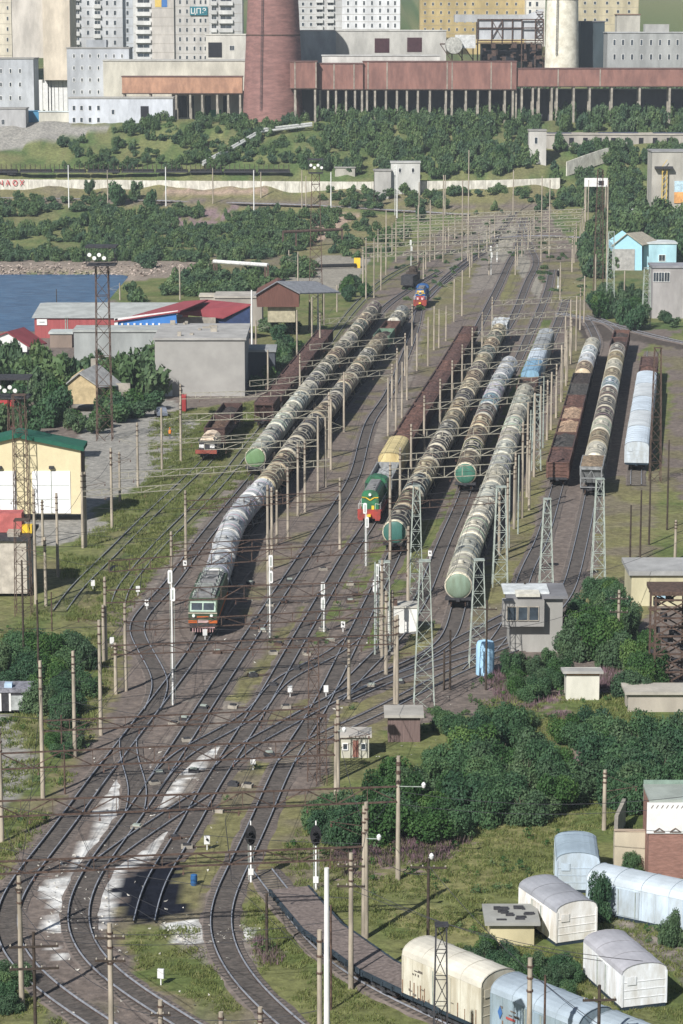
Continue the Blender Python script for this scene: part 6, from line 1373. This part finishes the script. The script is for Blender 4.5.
for (x, y, k) in ((66,694,0),(147,610,1),(93,590,0),(112,648,0),(138,596,0),(253,770,0),(207,850,2),(290,697,0),(326,697,0),(480,655,1),(343,632,1),(185,570,1),(161,985,0),(205,640,0),(430,560,1),(212,552,0)):
    g = G(x, y); t = thing('ground_signal', 'x', 'signal', g, random.uniform(-.3,.3), 'small ground signals'); t['label'] = 'small white ground signal or marker beside the rails'
    MB().bar((0,0,-.1), (0,0,.6), .05).build('post', M['white'], t); MB().box((-.22,-.1,.5), (.22,.1,1.15)).build('head', M['white'], t); 
    if k: MB().lathe([(.09,-.2),(.1,-.1)], 8, 'y', (0,0,.9)).build('hood', M['black'], t)
rr_ = random.Random(21)
for i in range(46):
    x, y = rr_.choice([(rr_.uniform(120, 330), rr_.uniform(640, 850)), (rr_.uniform(225, 400), rr_.uniform(560, 720))]); g = G(x, y)
    t = thing('switch_box', 'low dark point machine box beside a switch in the ladder tracks', 'box', g, rr_.uniform(-.4,.4), 'point machine boxes between the tracks')
    MB().box((-.45,-.3,0), (.45,.3,.3)).build('case', rr_.choice((M['dark'], M['concrete'], M['rust'])), t); MB().box((-.3,-.2,.3), (.3,.2,.42)).build('lid', rr_.choice((M['dark'], M['galv'])), t); MB().bar((.45,0,.12), (1.9,.1,.12), .05).build('rod', M['rust'], t)
# wires: contact wires above the electrified tracks, cross wires between poles
def wire(pts, r, label, group='overhead wires'):
    o0 = Vector(pts[0]); mb = MB()
    for a, b in zip(pts[:-1], pts[1:]): mb.bar(Vector(a)-o0, Vector(b)-o0, r, n=3, cap=False)
    o = mb.build('wire', M['dark'], None); o.location = o0; tag(o, label, 'wire', group)
for k in ('T1','T2','T3','T4','T7','T9','TF','T6'):
    t = TRK[k]; pts = []; d = 0
    while d < t.len: p = t.at(d); pts.append((p[0], p[1], tzf(*p)+5.9)); d += 14
    wire(pts, .022, f'contact wire hanging above the tracks and through the portals')
    pts2 = []; d = 0
    while d < t.len-28:
        for q in range(4): f = q/4; p = t.at(d+56*f); pts2.append((p[0], p[1], tzf(*p)+7.3-1.2*4*f*(1-f)))
        d += 56
    wire(pts2, .018, 'sagging carrier wire above a contact wire')
def span(x0, y0, h0, x1, y1, h1, sag=.8, r=.025, lab='thin cross wire strung between poles'):
    a = G(x0, y0)+Vector((0,0,h0)); b = G(x1, y1)+Vector((0,0,h1)); wire([a.lerp(b, f)-Vector((0,0,sag*4*f*(1-f))) for f in [i/10 for i in range(11)]], r, lab)
for (a) in ((22,1007,7,113,1120,8),(113,1120,7.2,320,1140,8),(-40,900,8,366,938,7),(-40,930,7,351,989,6.4),(43,798,8,397,705,6),(43,798,10,126,691,7),(75,757,7,101,735,7),(101,735,8,126,691,7),(22,1007,8.5,43,798,9),(366,938,8.5,398,880,8),(338,826,8,366,938,8),(351,989,8,366,938,8),(397,705,7,338,826,8),(36,604,8,58,577,6),(58,577,7,86,547,8),(86,547,8,112,528,9),(112,528,9,138,488,6),(138,488,6,162,470,6),(106,662,5,268,584,6),(126,691,7,397,705,8),(-40,790,7,338,790,6),(-40,700,7,382,658,6),(9,590,6,277,545,6),(9,590,5,382,658,5),
    (22,1007,5.5,351,989,5.0), (22,1007,4.8,351,989,4.3), (43,798,6,338,826,7), (101,735,6.5,397,705,5), (75,757,5,338,780,5), (58,577,5.5,268,584,6), (36,604,6.5,272,569,6), (112,528,6,318,491,6), (86,547,5,288,539,5.5), (120,502,4.5,325,487,5), (138,488,4.8,330,458,6), (162,470,5,344,432,5.5),
    (272,569,6,507,559,6), (288,539,5.5,514,529,6), (298,516,6,522,518,7), (318,491,6,527,497,7), (330,470,6,534,477,7), (344,432,6,547,438,7), (388,436,6,556,416,7), (402,418,5,562,402,7), (428,366,6,566,386,7), (434,350,5,570,356,6), (454,322,5,576,351,6), (366,300,6,584,323,6), (386,275,6,595,307,6), (396,262,6,606,300,8), (443,262,8,606,300,9),
    (366,938,7,428,941,5), (428,941,5.6,597,1120,6), (486,690,6,618,655,6.5), (351,989,7.5,600,1085,8), (351,989,7,640,1085,8), (524,642,6,683,600,7), (450,690,4,486,690,6), (398,880,7,683,900,8), (398,880,6,700,880,6)): span(*a)
# ------------------------------------------------------------ vegetation
def leaf_mat(name, c0, c1, c2):
    m = bpy.data.materials.new(name); m.use_nodes = True; N = m.node_tree.nodes; L = m.node_tree.links; b = N['Principled BSDF']
    b.inputs['Roughness'].default_value = .6; b.inputs['Specular IOR Level'].default_value = .25
    a = N.new('ShaderNodeAttribute'); a.attribute_name = 'tint'; oi = N.new('ShaderNodeObjectInfo')
    ad = N.new('ShaderNodeMath'); ad.operation = 'MULTIPLY_ADD'; ad.inputs[1].default_value = .5; L.new(oi.outputs['Random'], ad.inputs[0]); L.new(a.outputs['Fac'], ad.inputs[2])
    r = ramp(N, [(.15, c0), (.7, c1), (1.25 if False else 1.0, c2)]); L.new(ad.outputs[0], r.inputs[0]); L.new(r.outputs[0], b.inputs['Base Color'])
    tr = N.new('ShaderNodeBsdfTranslucent'); L.new(r.outputs[0], tr.inputs[0]); mx = N.new('ShaderNodeMixShader'); mx.inputs[0].default_value = .35
    L.new(b.outputs[0], mx.inputs[1]); L.new(tr.outputs[0], mx.inputs[2]); L.new(mx.outputs[0], N['Material Output'].inputs[0]); return m
LM = leaf_mat('leaves_birch', (.024,.065,.024), (.06,.135,.035), (.13,.21,.06))
LM2 = leaf_mat('leaves_willow', (.055,.11,.045), (.11,.18,.07), (.19,.25,.11))
LG_ = leaf_mat('grass_tufts', (.12,.16,.045), (.20,.22,.075), (.32,.29,.13))
LN = leaf_mat('leaves_alder', (.036,.088,.046), (.075,.15,.064), (.13,.20,.08))
LN2 = leaf_mat('leaves_sallow', (.05,.10,.055), (.09,.15,.07), (.14,.20,.095))
LP = leaf_mat('fireweed', (.13,.13,.07), (.24,.15,.18), (.32,.19,.25))
def crown_mesh(seed, n, size, R=(1,1,1.15), lobes=9, m=LM, flat=.0, name='crown'):
    g = np.random.RandomState(seed); C = []; RR = []
    for i in range(lobes):
        a = g.rand()*6.28; rr = g.rand()**.5*.62; z = g.rand()*.95+.25
        C.append((math.cos(a)*rr*R[0], math.sin(a)*rr*R[1], z*R[2]*.72)); RR.append(.30+.30*g.rand())
    C = np.array(C); RR = np.array(RR)
    k = g.choice(lobes, n, p=RR**2/np.sum(RR**2)); dirs = g.normal(size=(n,3)); dirs /= np.linalg.norm(dirs, axis=1)[:, None]
    rad = (g.rand(n)**.33)*.9+.15*g.rand(n)**2
    P = C[k]+dirs*(RR[k]*rad)[:, None]*np.array([1,1,.85]); P[:, 2] = np.maximum(P[:, 2], .03+.1*g.rand(n))
    nr = dirs*.8+g.normal(size=(n,3))*.55+np.array([0,0,.35]); nr /= np.linalg.norm(nr, axis=1)[:, None]
    u = np.cross(nr, g.normal(size=(n,3))); u /= np.linalg.norm(u, axis=1)[:, None]; v = np.cross(nr, u)
    s = size*(.6+.8*g.rand(n))[:, None]
    V = np.stack([P-u*s, P-v*s*.6, P+u*s, P+v*s*.6], 1).reshape(-1, 3)
    me = bpy.data.meshes.new(name); me.vertices.add(4*n); me.vertices.foreach_set('co', V.ravel()); me.loops.add(4*n); me.loops.foreach_set('vertex_index', np.arange(4*n))
    me.polygons.add(n); me.polygons.foreach_set('loop_start', np.arange(n)*4); me.polygons.foreach_set('loop_total', np.full(n, 4)); me.update()
    at = me.attributes.new('tint', 'FLOAT', 'POINT'); clump = g.rand(lobes)[k]*.35; t = np.repeat(clump+g.rand(n)*.30-.02, 4); at.data.foreach_set('value', t)
    me.materials.append(m); return me
def trunk_mesh(seed, h=.9):
    g = random.Random(seed); mb = MB()
    for k in range(4):
        a = g.random()*6.28; r = g.uniform(.1,.5); mid = (math.cos(a)*r*.4, math.sin(a)*r*.4, h*.45); mb.bar((math.cos(a)*.04, math.sin(a)*.04, -.12), mid, .035, .025, n=5); mb.bar(mid, (math.cos(a)*r, math.sin(a)*r, h), .025, .008, n=5)
    o = mb.build('trunk', mat('bark', (.10,.08,.06), var=.3)); me = o.data; bpy.data.objects.remove(o); return me
NEAR = [(crown_mesh(i, 7500, .055, lobes=14, m=(LN, LN2, LN, LN2, LM, LN)[i]), trunk_mesh(i)) for i in range(6)]
MIDC = [(crown_mesh(20+i, 1900, .095, lobes=9, m=(LN, LN2, LM, LN, LN2)[i]), trunk_mesh(20+i)) for i in range(5)]
LF = leaf_mat('leaves_scrub', (.065,.12,.05), (.11,.175,.065), (.17,.22,.09))
FARC = [(crown_mesh(40+i, 480, .15, lobes=7, m=(LF, LN2, LM2, LF, LN2)[i]), trunk_mesh(40+i)) for i in range(5)]
def tree_obj(lib, loc, r, h, label, group, rnd):
    cm, tm = rnd.choice(lib); c = bpy.data.objects.new('bush', None); COL.objects.link(c); c.location = loc; c.rotation_euler = (0,0,rnd.uniform(0,6.28)); c.scale = (r, r*rnd.uniform(.85,1.1), h)
    tag(c, label, 'bush', group); a = bpy.data.objects.new('crown', cm); COL.objects.link(a); a.parent = c; b = bpy.data.objects.new('trunk', tm); COL.objects.link(b); b.parent = c
def pts_in(poly, n, mind, rnd, sizey=None):
    P = np.array(poly); x0, y0 = P.min(0); x1, y1 = P.max(0); out = []; tries = 0
    gl = [G(x, y) for x, y in poly]; gx = [g.x for g in gl]; gy = [g.y for g in gl]; X0, X1, Y0, Y1 = min(gx), max(gx), min(gy), max(gy)
    wp = [(g.x, g.y) for g in gl]
    while len(out) < n and tries < n*40:
        tries += 1; x = rnd.uniform(X0, X1); y = rnd.uniform(Y0, Y1)
        if not inpoly(np.array([x]), np.array([y]), wp)[0]: continue
        if any((x-a)**2+(y-b)**2 < mind*mind for a, b in out[-220:]): continue
        out.append((x, y))
    return out
rv = random.Random(99)
THICK = [  # region, count, min spacing, radius, height, label, lib
 ([(335,852),(350,820),(390,797),(430,778),(460,752),(510,742),(555,768),(576,792),(574,812),(545,826),(480,830),(415,848),(370,852)], 62, 1.6, (1.6,2.4), (2.0,3.2), 'dense green bush in the big thicket behind the signals', NEAR),
 ([(608,752),(640,748),(690,750),(690,806),(640,815),(606,806),(596,780)], 32, 1.6, (1.7,2.5), (2.4,3.6), 'dark green bush in the thicket behind the patterned kiosk', NEAR),
 ([(562,742),(600,736),(600,755),(575,750)], 6, 1.4, (1.3,1.9), (1.6,2.4), 'bush between the two thickets right of the fireweed', NEAR),
 ([(505,690),(512,672),(560,668),(566,690),(545,702),(510,704)], 14, 1.1, (1.1,1.6), (1.4,2.2), 'low bush in front of the grey signal cabin', NEAR),
 ([(566,655),(575,628),(625,622),(630,645),(618,668),(600,664),(575,664)], 20, 1.5, (1.6,2.3), (2.4,3.5), 'bush in the thicket right of the signal cabin', NEAR),
 ([(624,700),(626,665),(650,655),(655,695),(640,712)], 10, 1.3, (1.4,2.), (2.0,3.0), 'bush beside the rusty trestle', NEAR),
 ([(440,728),(520,712),(535,735),(460,745)], 7, 1.6, (1.2,1.8), (1.2,1.9), 'low bush below the blue storage tank', NEAR),
 ([(600,590),(625,606),(600,612),(590,600)], 5, 1.3, (1.2,1.7), (1.6,2.3), 'bush left of the long cream building', NEAR),
 ([(-8,700),(-8,660),(40,645),(80,655),(92,675),(90,712),(70,742),(45,728),(20,705)], 30, 1.4, (1.4,2.1), (1.6,2.6), 'leafy bush in the thicket left of the tracks', NEAR),
 ([(45,742),(85,742),(80,757),(50,760)], 4, 1.4, (1.,1.4), (1.,1.5), 'low bush at the foot of the left thicket', NEAR),
 ([(-10,975),(18,968),(20,1005),(0,1015)], 5, 1., (1.0,1.4), (1.0,1.5), 'bush in the bottom left corner', NEAR),
 ([(312,828),(330,808),(337,848),(316,842)], 5, 1.2, (1.1,1.6), (1.3,2.0), 'bush at the left tip of the big thicket', NEAR),
 ([(470,968),(488,950),(510,960),(520,980),(500,978)], 8, .9, (.9,1.3), (1.1,1.6), 'bush beside the small yellow shed', NEAR),
 ([(525,990),(550,965),(578,978),(572,1003),(550,1005)], 9, 1., (.8,1.2), (.9,1.4), 'low bush between the white wagon bodies and the siding', NEAR),
 ([(598,921),(604,921),(602,927)], 1, .5, (.9,1.0), (2.9,3.1), 'slender young tree standing before the long blue wagon body', NEAR),
 ([(666,944),(674,944),(670,952)], 1, .5, (1.,1.1), (2.3,2.5), 'small bush tree at the right end of the long wagon body', NEAR),
 ([(618,866),(640,866),(636,876)], 3, .6, (.6,.9), (.9,1.3), 'creeper bush against the crumbling plaster wall', NEAR),
 ([(-12,440),(-12,410),(62,408),(64,430),(40,440)], 10, 2.4, (2.2,3.2), (3.4,4.8), 'dark birch in front of the grove behind the green roof', MIDC),
 ([(100,408),(150,404),(152,418),(120,424),(100,422)], 9, 2.2, (1.8,2.6), (2.4,3.6), 'birch between the cream gabled house and the windowless block', MIDC),
 ([(66,428),(98,422),(105,436),(70,440)], 5, 2.2, (1.6,2.2), (2.,2.8), 'low bush in front of the cream gabled house', MIDC),
 ([(250,396),(262,380),(285,350),(298,342),(298,356),(272,396)], 12, 2., (1.5,2.2), (2.0,3.0), 'bush along the left gondola train', MIDC),
 ([(248,330),(275,322),(300,326),(290,338),(255,342)], 6, 2.4, (1.6,2.2), (1.8,2.6), 'bush by the rusty gabled shed', MIDC),
 ([(345,302),(348,285),(368,290),(362,304)], 7, 2.6, (1.6,2.3), (2.,3.), 'bush left of the yard throat', MIDC),
 ([(606,330),(592,305),(600,298),(640,298),(646,324),(636,332),(615,326)], 18, 2.4, (2.0,2.8), (3.2,4.6), 'bush in front of the blue gabled house', MIDC),
 ([(664,310),(683,300),(683,338),(658,336)], 5, 2.4, (1.3,1.8), (1.5,2.2), 'bush in front of the control building', MIDC)]
for poly, n, md, (r0, r1), (h0, h1), lab, lib in THICK:
    for (x, y) in pts_in(poly, n, md, rv):
        tree_obj(lib, (x, y, tzf(x, y)-.05), rv.uniform(r0, r1), rv.uniform(h0, h1), lab, lab.split(' in ')[0]+' group: '+lab[:60], rv)
# far slopes: masses of bushes nobody could count, as instances of the same crowns
def scatter(name, items, lib, label, cat):
    lc = bpy.data.collections.new(name+'_kinds')
    for i, me in enumerate(lib):
        o = bpy.data.objects.new(f'{name}_kind', me); lc.objects.link(o)
    n = len(items); me = bpy.data.meshes.new(name); me.vertices.add(n); me.vertices.foreach_set('co', np.array([i[0] for i in items], float).ravel())
    for nm, tp, ix in (('scl', 'FLOAT_VECTOR', 1), ('rz', 'FLOAT', 2), ('pick', 'INT', 3)):
        a = me.attributes.new(nm, tp, 'POINT'); a.data.foreach_set('vector' if ix == 1 else 'value', np.array([i[ix] for i in items]).ravel())
    o = bpy.data.objects.new(name, me); COL.objects.link(o); tag(o, label, cat, None, 'stuff')
    ng = bpy.data.node_groups.new(name, 'GeometryNodeTree'); ng.interface.new_socket('Geometry', in_out='INPUT', socket_type='NodeSocketGeometry'); ng.interface.new_socket('Geometry', in_out='OUTPUT', socket_type='NodeSocketGeometry')
    N = ng.nodes; L = ng.links; gi = N.new('NodeGroupInput'); go = N.new('NodeGroupOutput'); ip = N.new('GeometryNodeInstanceOnPoints'); ci = N.new('GeometryNodeCollectionInfo'); ci.inputs['Collection'].default_value = lc; ci.inputs['Separate Children'].default_value = True; ci.inputs['Reset Children'].default_value = True
    def at(nm, tp): a = N.new('GeometryNodeInputNamedAttribute'); a.data_type = tp; a.inputs['Name'].default_value = nm; return a.outputs['Attribute']
    L.new(gi.outputs[0], ip.inputs['Points']); L.new(ci.outputs[0], ip.inputs['Instance']); ip.inputs['Pick Instance'].default_value = True
    L.new(at('pick', 'INT'), ip.inputs['Instance Index']); L.new(at('scl', 'FLOAT_VECTOR'), ip.inputs['Scale'])
    cx = N.new('ShaderNodeCombineXYZ'); L.new(at('rz', 'FLOAT'), cx.inputs[2]); L.new(cx.outputs[0], ip.inputs['Rotation']); L.new(ip.outputs[0], go.inputs[0])
    md = o.modifiers.new('scatter', 'NODES'); md.node_group = ng; return o
SL = [
 ([(395,262),(470,214),(545,212),(585,250),(585,300),(560,300),(520,262),(470,262),(420,320),(405,320)], 90, (.7,1.4), (.5,1.1), 'low weeds and scrub between the tracks of the far throat'),
 ([(640,24),(760,24),(760,32),(640,32)], 60, (3,5), (8,13), 'dark trees on the skyline at the right edge'),
 ([(318,113),(516,110),(516,119),(330,122)], 170, (1.8,3.0), (4.4,6.6), 'dense scrub right under the red gallery'),
 ([(-30,404),(-30,376),(10,372),(66,384),(155,386),(155,400),(100,402)], 95, (2.4,3.6), (4.4,6.4), 'grove of dark birches between the red warehouse and the garage hall'),  # far slope woods: polygon, count, radius, height, label
 ([(318,124),(360,108),(530,108),(540,170),(500,178),(380,178),(300,172),(322,150)], 1100, (1.5,2.6), (2.2,4.6), 'dark green scrub wood on the slope below the red gallery'),
 ([(540,112),(700,100),(700,138),(560,138)], 330, (1.8,2.8), (3.0,5.0), 'scrub wood below the gallery at upper right'),
 ([(550,152),(560,150),(700,152),(700,165),(640,170),(645,225),(560,205)], 260, (1.5,2.6), (2.2,4.0), 'scrub on the right slope below the ruined terrace'),
 ([(585,230),(640,218),(700,225),(700,262),(645,238),(612,246),(608,280),(585,278)], 110, (2.2,3.4), (3.6,5.6), 'scrub wood around the blue gabled house'),
 ([(60,140),(300,118),(318,128),(310,168),(110,172),(20,170)], 420, (1.2,2.4), (1.5,3.2), 'scattered scrub above the concrete wall at left'),
 ([(-60,212),(330,212),(320,240),(250,262),(-60,262)], 1250, (1.1,2.4), (1.2,3.2), 'green scrub slope above the far shore'),
 ([(-60,199),(60,199),(140,199),(130,214),(-60,212)], 90, (1.2,2.2), (1.2,2.4), 'scrub below the concrete wall at left'),
 ([(290,192),(560,192),(560,212),(350,210)], 120, (1.4,2.4), (1.4,2.6), 'scattered scrub below the concrete wall'),
 ([(128,290),(215,268),(262,272),(300,262),(320,275),(240,300),(215,305),(190,298),(135,306)], 90, (1.8,3.0), (1.8,3.4), 'scrub along the shore behind the red warehouse'),
 ([(320,215),(420,218),(380,262),(330,255)], 70, (1.4,2.4), (1.4,2.6), 'scrub on the bank left of the far portals'),
 ([(380,40),(440,28),(560,30),(560,40),(420,44)], 60, (3,5), (6,9), 'dark trees in front of the yellow building'),
 ([(400,30),(420,30),(420,45),(400,45)], 14, (3,4), (12,16), 'dark tall trees left of the yellow building'),
 ([(600,30),(700,30),(700,40),(600,40)], 40, (3,5), (6,9), 'dark trees on the skyline at upper right')]
total_far = 0
for i, (poly, n, (r0, r1), (h0, h1), lab) in enumerate(SL):
    items = []
    if i >= 14 or i == 1:
        gl = [(W(x, y, 985)[0], 985) for x, y in poly]; X0 = min(a for a, _ in gl); X1 = max(a for a, _ in gl)
        P = [(rv.uniform(X0, X1), rv.uniform(985, 1030)) for _ in range(n)]
    else: P = pts_in(poly, n, 1.2, rv)
    for (x, y) in P:
        if vnoise(np.float64(x/9), np.float64(y/9)) < (.40 if i in (6,8,9,11,12,13) else .16): continue
        r = rv.uniform(r0, r1); items.append(((x, y, tzf(x, y)-.2+(0 if y < 780 else .4)), (r, r, rv.uniform(h0, h1)), rv.uniform(0, 6.28), rv.randrange(5)))
    if items: scatter('scrub_wood', items, [c for c, _ in FARC], lab, 'scrub')
# individual trees standing out on the slopes
for (x, y, r, h, lab) in ((137,200,2.4,4.6,'round bush standing alone under the third white post of the wall'), (89,196,2.0,4.,'bush under the concrete wall at left'), (118,206,3.,6,'tall bush by the hillside track at left'), (150,207,2.4,4.4,'dark bush by the hillside track'), (420,222,2.4,3.6,'bush above the far cream portals'),
    (145,268,3.2,3.8,'pale rounded bush on the far shore'), (560,150,3,5,'bush at the left end of the ruined terrace'), (585,160,3,5,'bush before the ruined terrace'), (620,158,3,5.4,'taller bush before the ruined terrace'), (500,165,3,5,'dark bush at the right end of the slope wood'), (655,262,3,6,'dark tree beside the turquoise building'), (675,266,3.4,7,'big dark tree at right edge beside the turquoise building')):
    g = G(x, y); tree_obj(MIDC, g, r, h, lab, None, rv)
# grass, weeds and fireweed as low tufts
def tuft_mesh(seed, n, m, h=.35, w_=.3, head=False):
    g = np.random.RandomState(seed); V = []; Fc = []; T = []
    for i in range(n):
        a = g.rand()*6.28; r = g.rand()**.5*w_; x, y = math.cos(a)*r, math.sin(a)*r; b = g.rand()*6.28; dx, dy = math.cos(b)*.035, math.sin(b)*.035; lx, ly = g.normal()*.1, g.normal()*.1; hh = h*(.5+.7*g.rand()); o = len(V)
        V += [(x-dx, y-dy, 0), (x+dx, y+dy, 0), (x+lx, y+ly, hh)]; Fc.append((o, o+1, o+2)); T += [g.rand()*.5]*3
    me = bpy.data.meshes.new('tuft'); me.from_pydata(V, [], Fc); at = me.attributes.new('tint', 'FLOAT', 'POINT'); at.data.foreach_set('value', T); me.materials.append(m); return me
TUFT = [tuft_mesh(i, 22, LG_, .2, .4) for i in range(4)]; FW = [tuft_mesh(10+i, 22, LP, .5, .5) for i in range(3)]; WEED = [crown_mesh(60+i, 60, .16, lobes=4, m=LM if i else LM2) for i in range(3)]
def scat2(name, polys, dens, lib, smin, smax, label, excl=True, cap=30000, nz=.0):
    items = []
    tr = [(t.A[:, 0], t.A[:, 1]) for t in TRK.values()]
    TX = np.concatenate([a for a, _ in tr]); TY = np.concatenate([b for _, b in tr])
    g = np.random.RandomState(len(name)+len(polys))
    for poly in polys:
        gl = [(lambda v: (v.x, v.y))(G(x, y)) for x, y in poly]; X0, X1 = min(a for a, _ in gl), max(a for a, _ in gl); Y0, Y1 = min(b for _, b in gl), max(b for _, b in gl)
        n = int((X1-X0)*(Y1-Y0)*dens); x = g.uniform(X0, X1, n); y = g.uniform(Y0, Y1, n); k = inpoly(x, y, gl); x, y = x[k], y[k]
        k = fbm(x/4+3, y/4+9, 3) > nz; x, y = x[k], y[k]
        for a, b in zip(x, y):
            if excl and np.min((TX-a)**2+(TY-b)**2) < 3.2: continue
            s = g.uniform(smin, smax); items.append(((a, b, tzf(a, b)), (s, s, s*g.uniform(.7, 1.3)), g.uniform(0, 6.28), int(g.randint(len(lib)))))
    if items: scatter(name, items[:cap], lib, label, 'vegetation')
    return len(items)
n1 = scat2('grass', [[(280,1030),(235,960),(250,880),(330,800),(600,800),(683,870),(683,1024),(600,1024),(470,1000),(400,940),(300,900),(290,900)], [(270,900),(400,1024),(300,1024)], [(125,925),(145,925),(200,930),(215,960),(260,1015),(220,1015),(140,975)], [(-5,960),(100,1030),(-5,1030)]], 3.2, TUFT, .7, 1.5, 'tufts of grass over the lower right meadow', nz=.35)
n2 = scat2('grass_left', [[(-5,640),(60,600),(120,640),(100,720),(40,840),(-5,900)], [(150,415),(262,402),(255,475),(170,560),(105,615),(70,600),(150,490)], [(480,700),(683,690),(683,740),(500,740)]], 1.6, TUFT, 1., 2., 'tufts of grass left of the tracks and along the weedy siding', nz=.4)
nn = scat2('siding_grass', [[(60,560),(150,478),(205,420),(262,402),(262,470),(160,560),(110,640),(70,620)]], 2.2, TUFT, 1., 2.2, 'long grass grown over the weedy sidings', excl=False, nz=.42)
n3 = scat2('fireweed', [[(325,862),(350,838),(420,835),(470,840),(440,860),(380,875),(340,880)], [(480,672),(520,672),(560,700),(580,740),(590,775),(575,770),(560,720),(500,700)], [(250,940),(270,935),(280,960),(262,970)], [(590,690),(600,670),(625,655),(620,690)]], 2.2, FW, .8, 1.4, 'pink flowering fireweed among the grass', nz=.42)
n4 = scat2('weeds', [[(225,1010),(250,880),(330,800),(600,800),(683,880),(683,1000),(470,960),(400,940),(330,860),(262,900),(290,1024)], [(480,690),(683,690),(683,730),(490,730)], [(-5,620),(110,640),(90,780),(0,870)], [(250,640),(262,700),(230,760),(190,840),(240,830),(330,720),(360,600),(330,600)], [(395,620),(450,625),(425,650),(372,672),(345,690),(335,720),(440,690),(500,660),(560,660),(500,720),(360,770),(340,760)]], .16, WEED, .3, .7, 'low leafy weeds dotted over the waste ground', nz=.45)
print('tufts', n1, n2, n3, n4)
# stones along the far shore
st = MB(); g_ = random.Random(17)
for k in range(700):
    x = g_.uniform(-40, 214); y = g_.uniform(264, 277); p = G(x, y); s = g_.uniform(.2, .7); v = [Vector((g_.uniform(-1,1), g_.uniform(-1,1), g_.uniform(-.2,1)))*s for _ in range(5)]
    st.add([p+a for a in v], [(0,1,2),(0,2,3),(0,3,1),(4,2,1),(4,3,2),(4,1,3)])
o = st.build('shore_stones', mat('shore_stone', (.40,.33,.28), var=.4, scale=.3)); tag(o, 'pale rubble stones along the far shore', 'stones', None, 'stuff')
st = MB()
for k in range(520):
    x, y = g_.choice([(g_.uniform(40, 110), g_.uniform(850, 935)), (g_.uniform(90, 220), g_.uniform(745, 850)), (g_.uniform(175, 260), g_.uniform(925, 945)), (g_.uniform(220, 470), g_.uniform(600, 760)), (g_.uniform(0, 260), g_.uniform(840, 1024))]); p = G(x, y); s = g_.uniform(.06, .2)
    v = [Vector((g_.uniform(-1,1), g_.uniform(-1,1), g_.uniform(-.2,1)))*s for _ in range(5)]; st.add([p+a for a in v], [(0,1,2),(0,2,3),(0,3,1),(4,2,1),(4,3,2),(4,1,3)])
o = st.build('loose_stones', mat('loose_stone', (.5,.48,.43), var=.4, scale=.3)); tag(o, 'loose pale stones and litter between the tracks', 'stones', None, 'stuff')
for p in PROTO.values(): drop(p)
# ------------------------------------------------------------ unique labels by distance
from collections import defaultdict
def ordw(i): return ORD[i] if i < len(ORD) else f'{i+1}th nearest'
grp = defaultdict(list)
for o in bpy.data.objects:
    if o.parent is None and 'label' in o.keys() and o.get('category') in ('catenary portal', 'pole', 'signal', 'wire', 'box', 'post', 'mast', 'lamp'): grp[o['label']].append(o)
for lab, L_ in grp.items():
    if len(L_) < 2: continue
    L_.sort(key=lambda o: (round(o.location.y, 1), o.location.x))
    for i, o in enumerate(L_): o['label'] = f'{ordw(i)} {lab}'
SIDE = ['leftmost','second from left','third from left','fourth from left','fifth from left','sixth from left','seventh from left','eighth from left','ninth from left','tenth from left','eleventh from left','twelfth from left','thirteenth from left','fourteenth from left']
grp = defaultdict(list)
for o in bpy.data.objects:
    if o.parent is None and o.get('category') == 'bush': grp[o['label']].append(o)
for lab, L_ in grp.items():
    if 2 <= len(L_) <= 14:
        L_.sort(key=lambda o: proj(*o.location)[0])
        for i, o in enumerate(L_): o['label'] = f'{lab}, {SIDE[i]}'
# ------------------------------------------------------------ haze
hz = MB().box((-7000,-400,-6), (7000,9200,300)); hm = bpy.data.materials.new('haze_air'); hm.use_nodes = True; N = hm.node_tree.nodes
N.remove(N['Principled BSDF']); pv = N.new('ShaderNodeVolumePrincipled'); pv.inputs['Color'].default_value = (.78,.89,1,1); pv.inputs['Density'].default_value = HAZE; pv.inputs['Anisotropy'].default_value = 0.0
hm.node_tree.links.new(pv.outputs[0], N['Material Output'].inputs['Volume']); ho = hz.build('haze', hm); ho['kind'] = 'stuff'; ho['label'] = 'pale summer haze over the whole yard'; ho['category'] = 'haze'
S.cycles.volume_step_rate = 10; S.cycles.volume_max_steps = 16
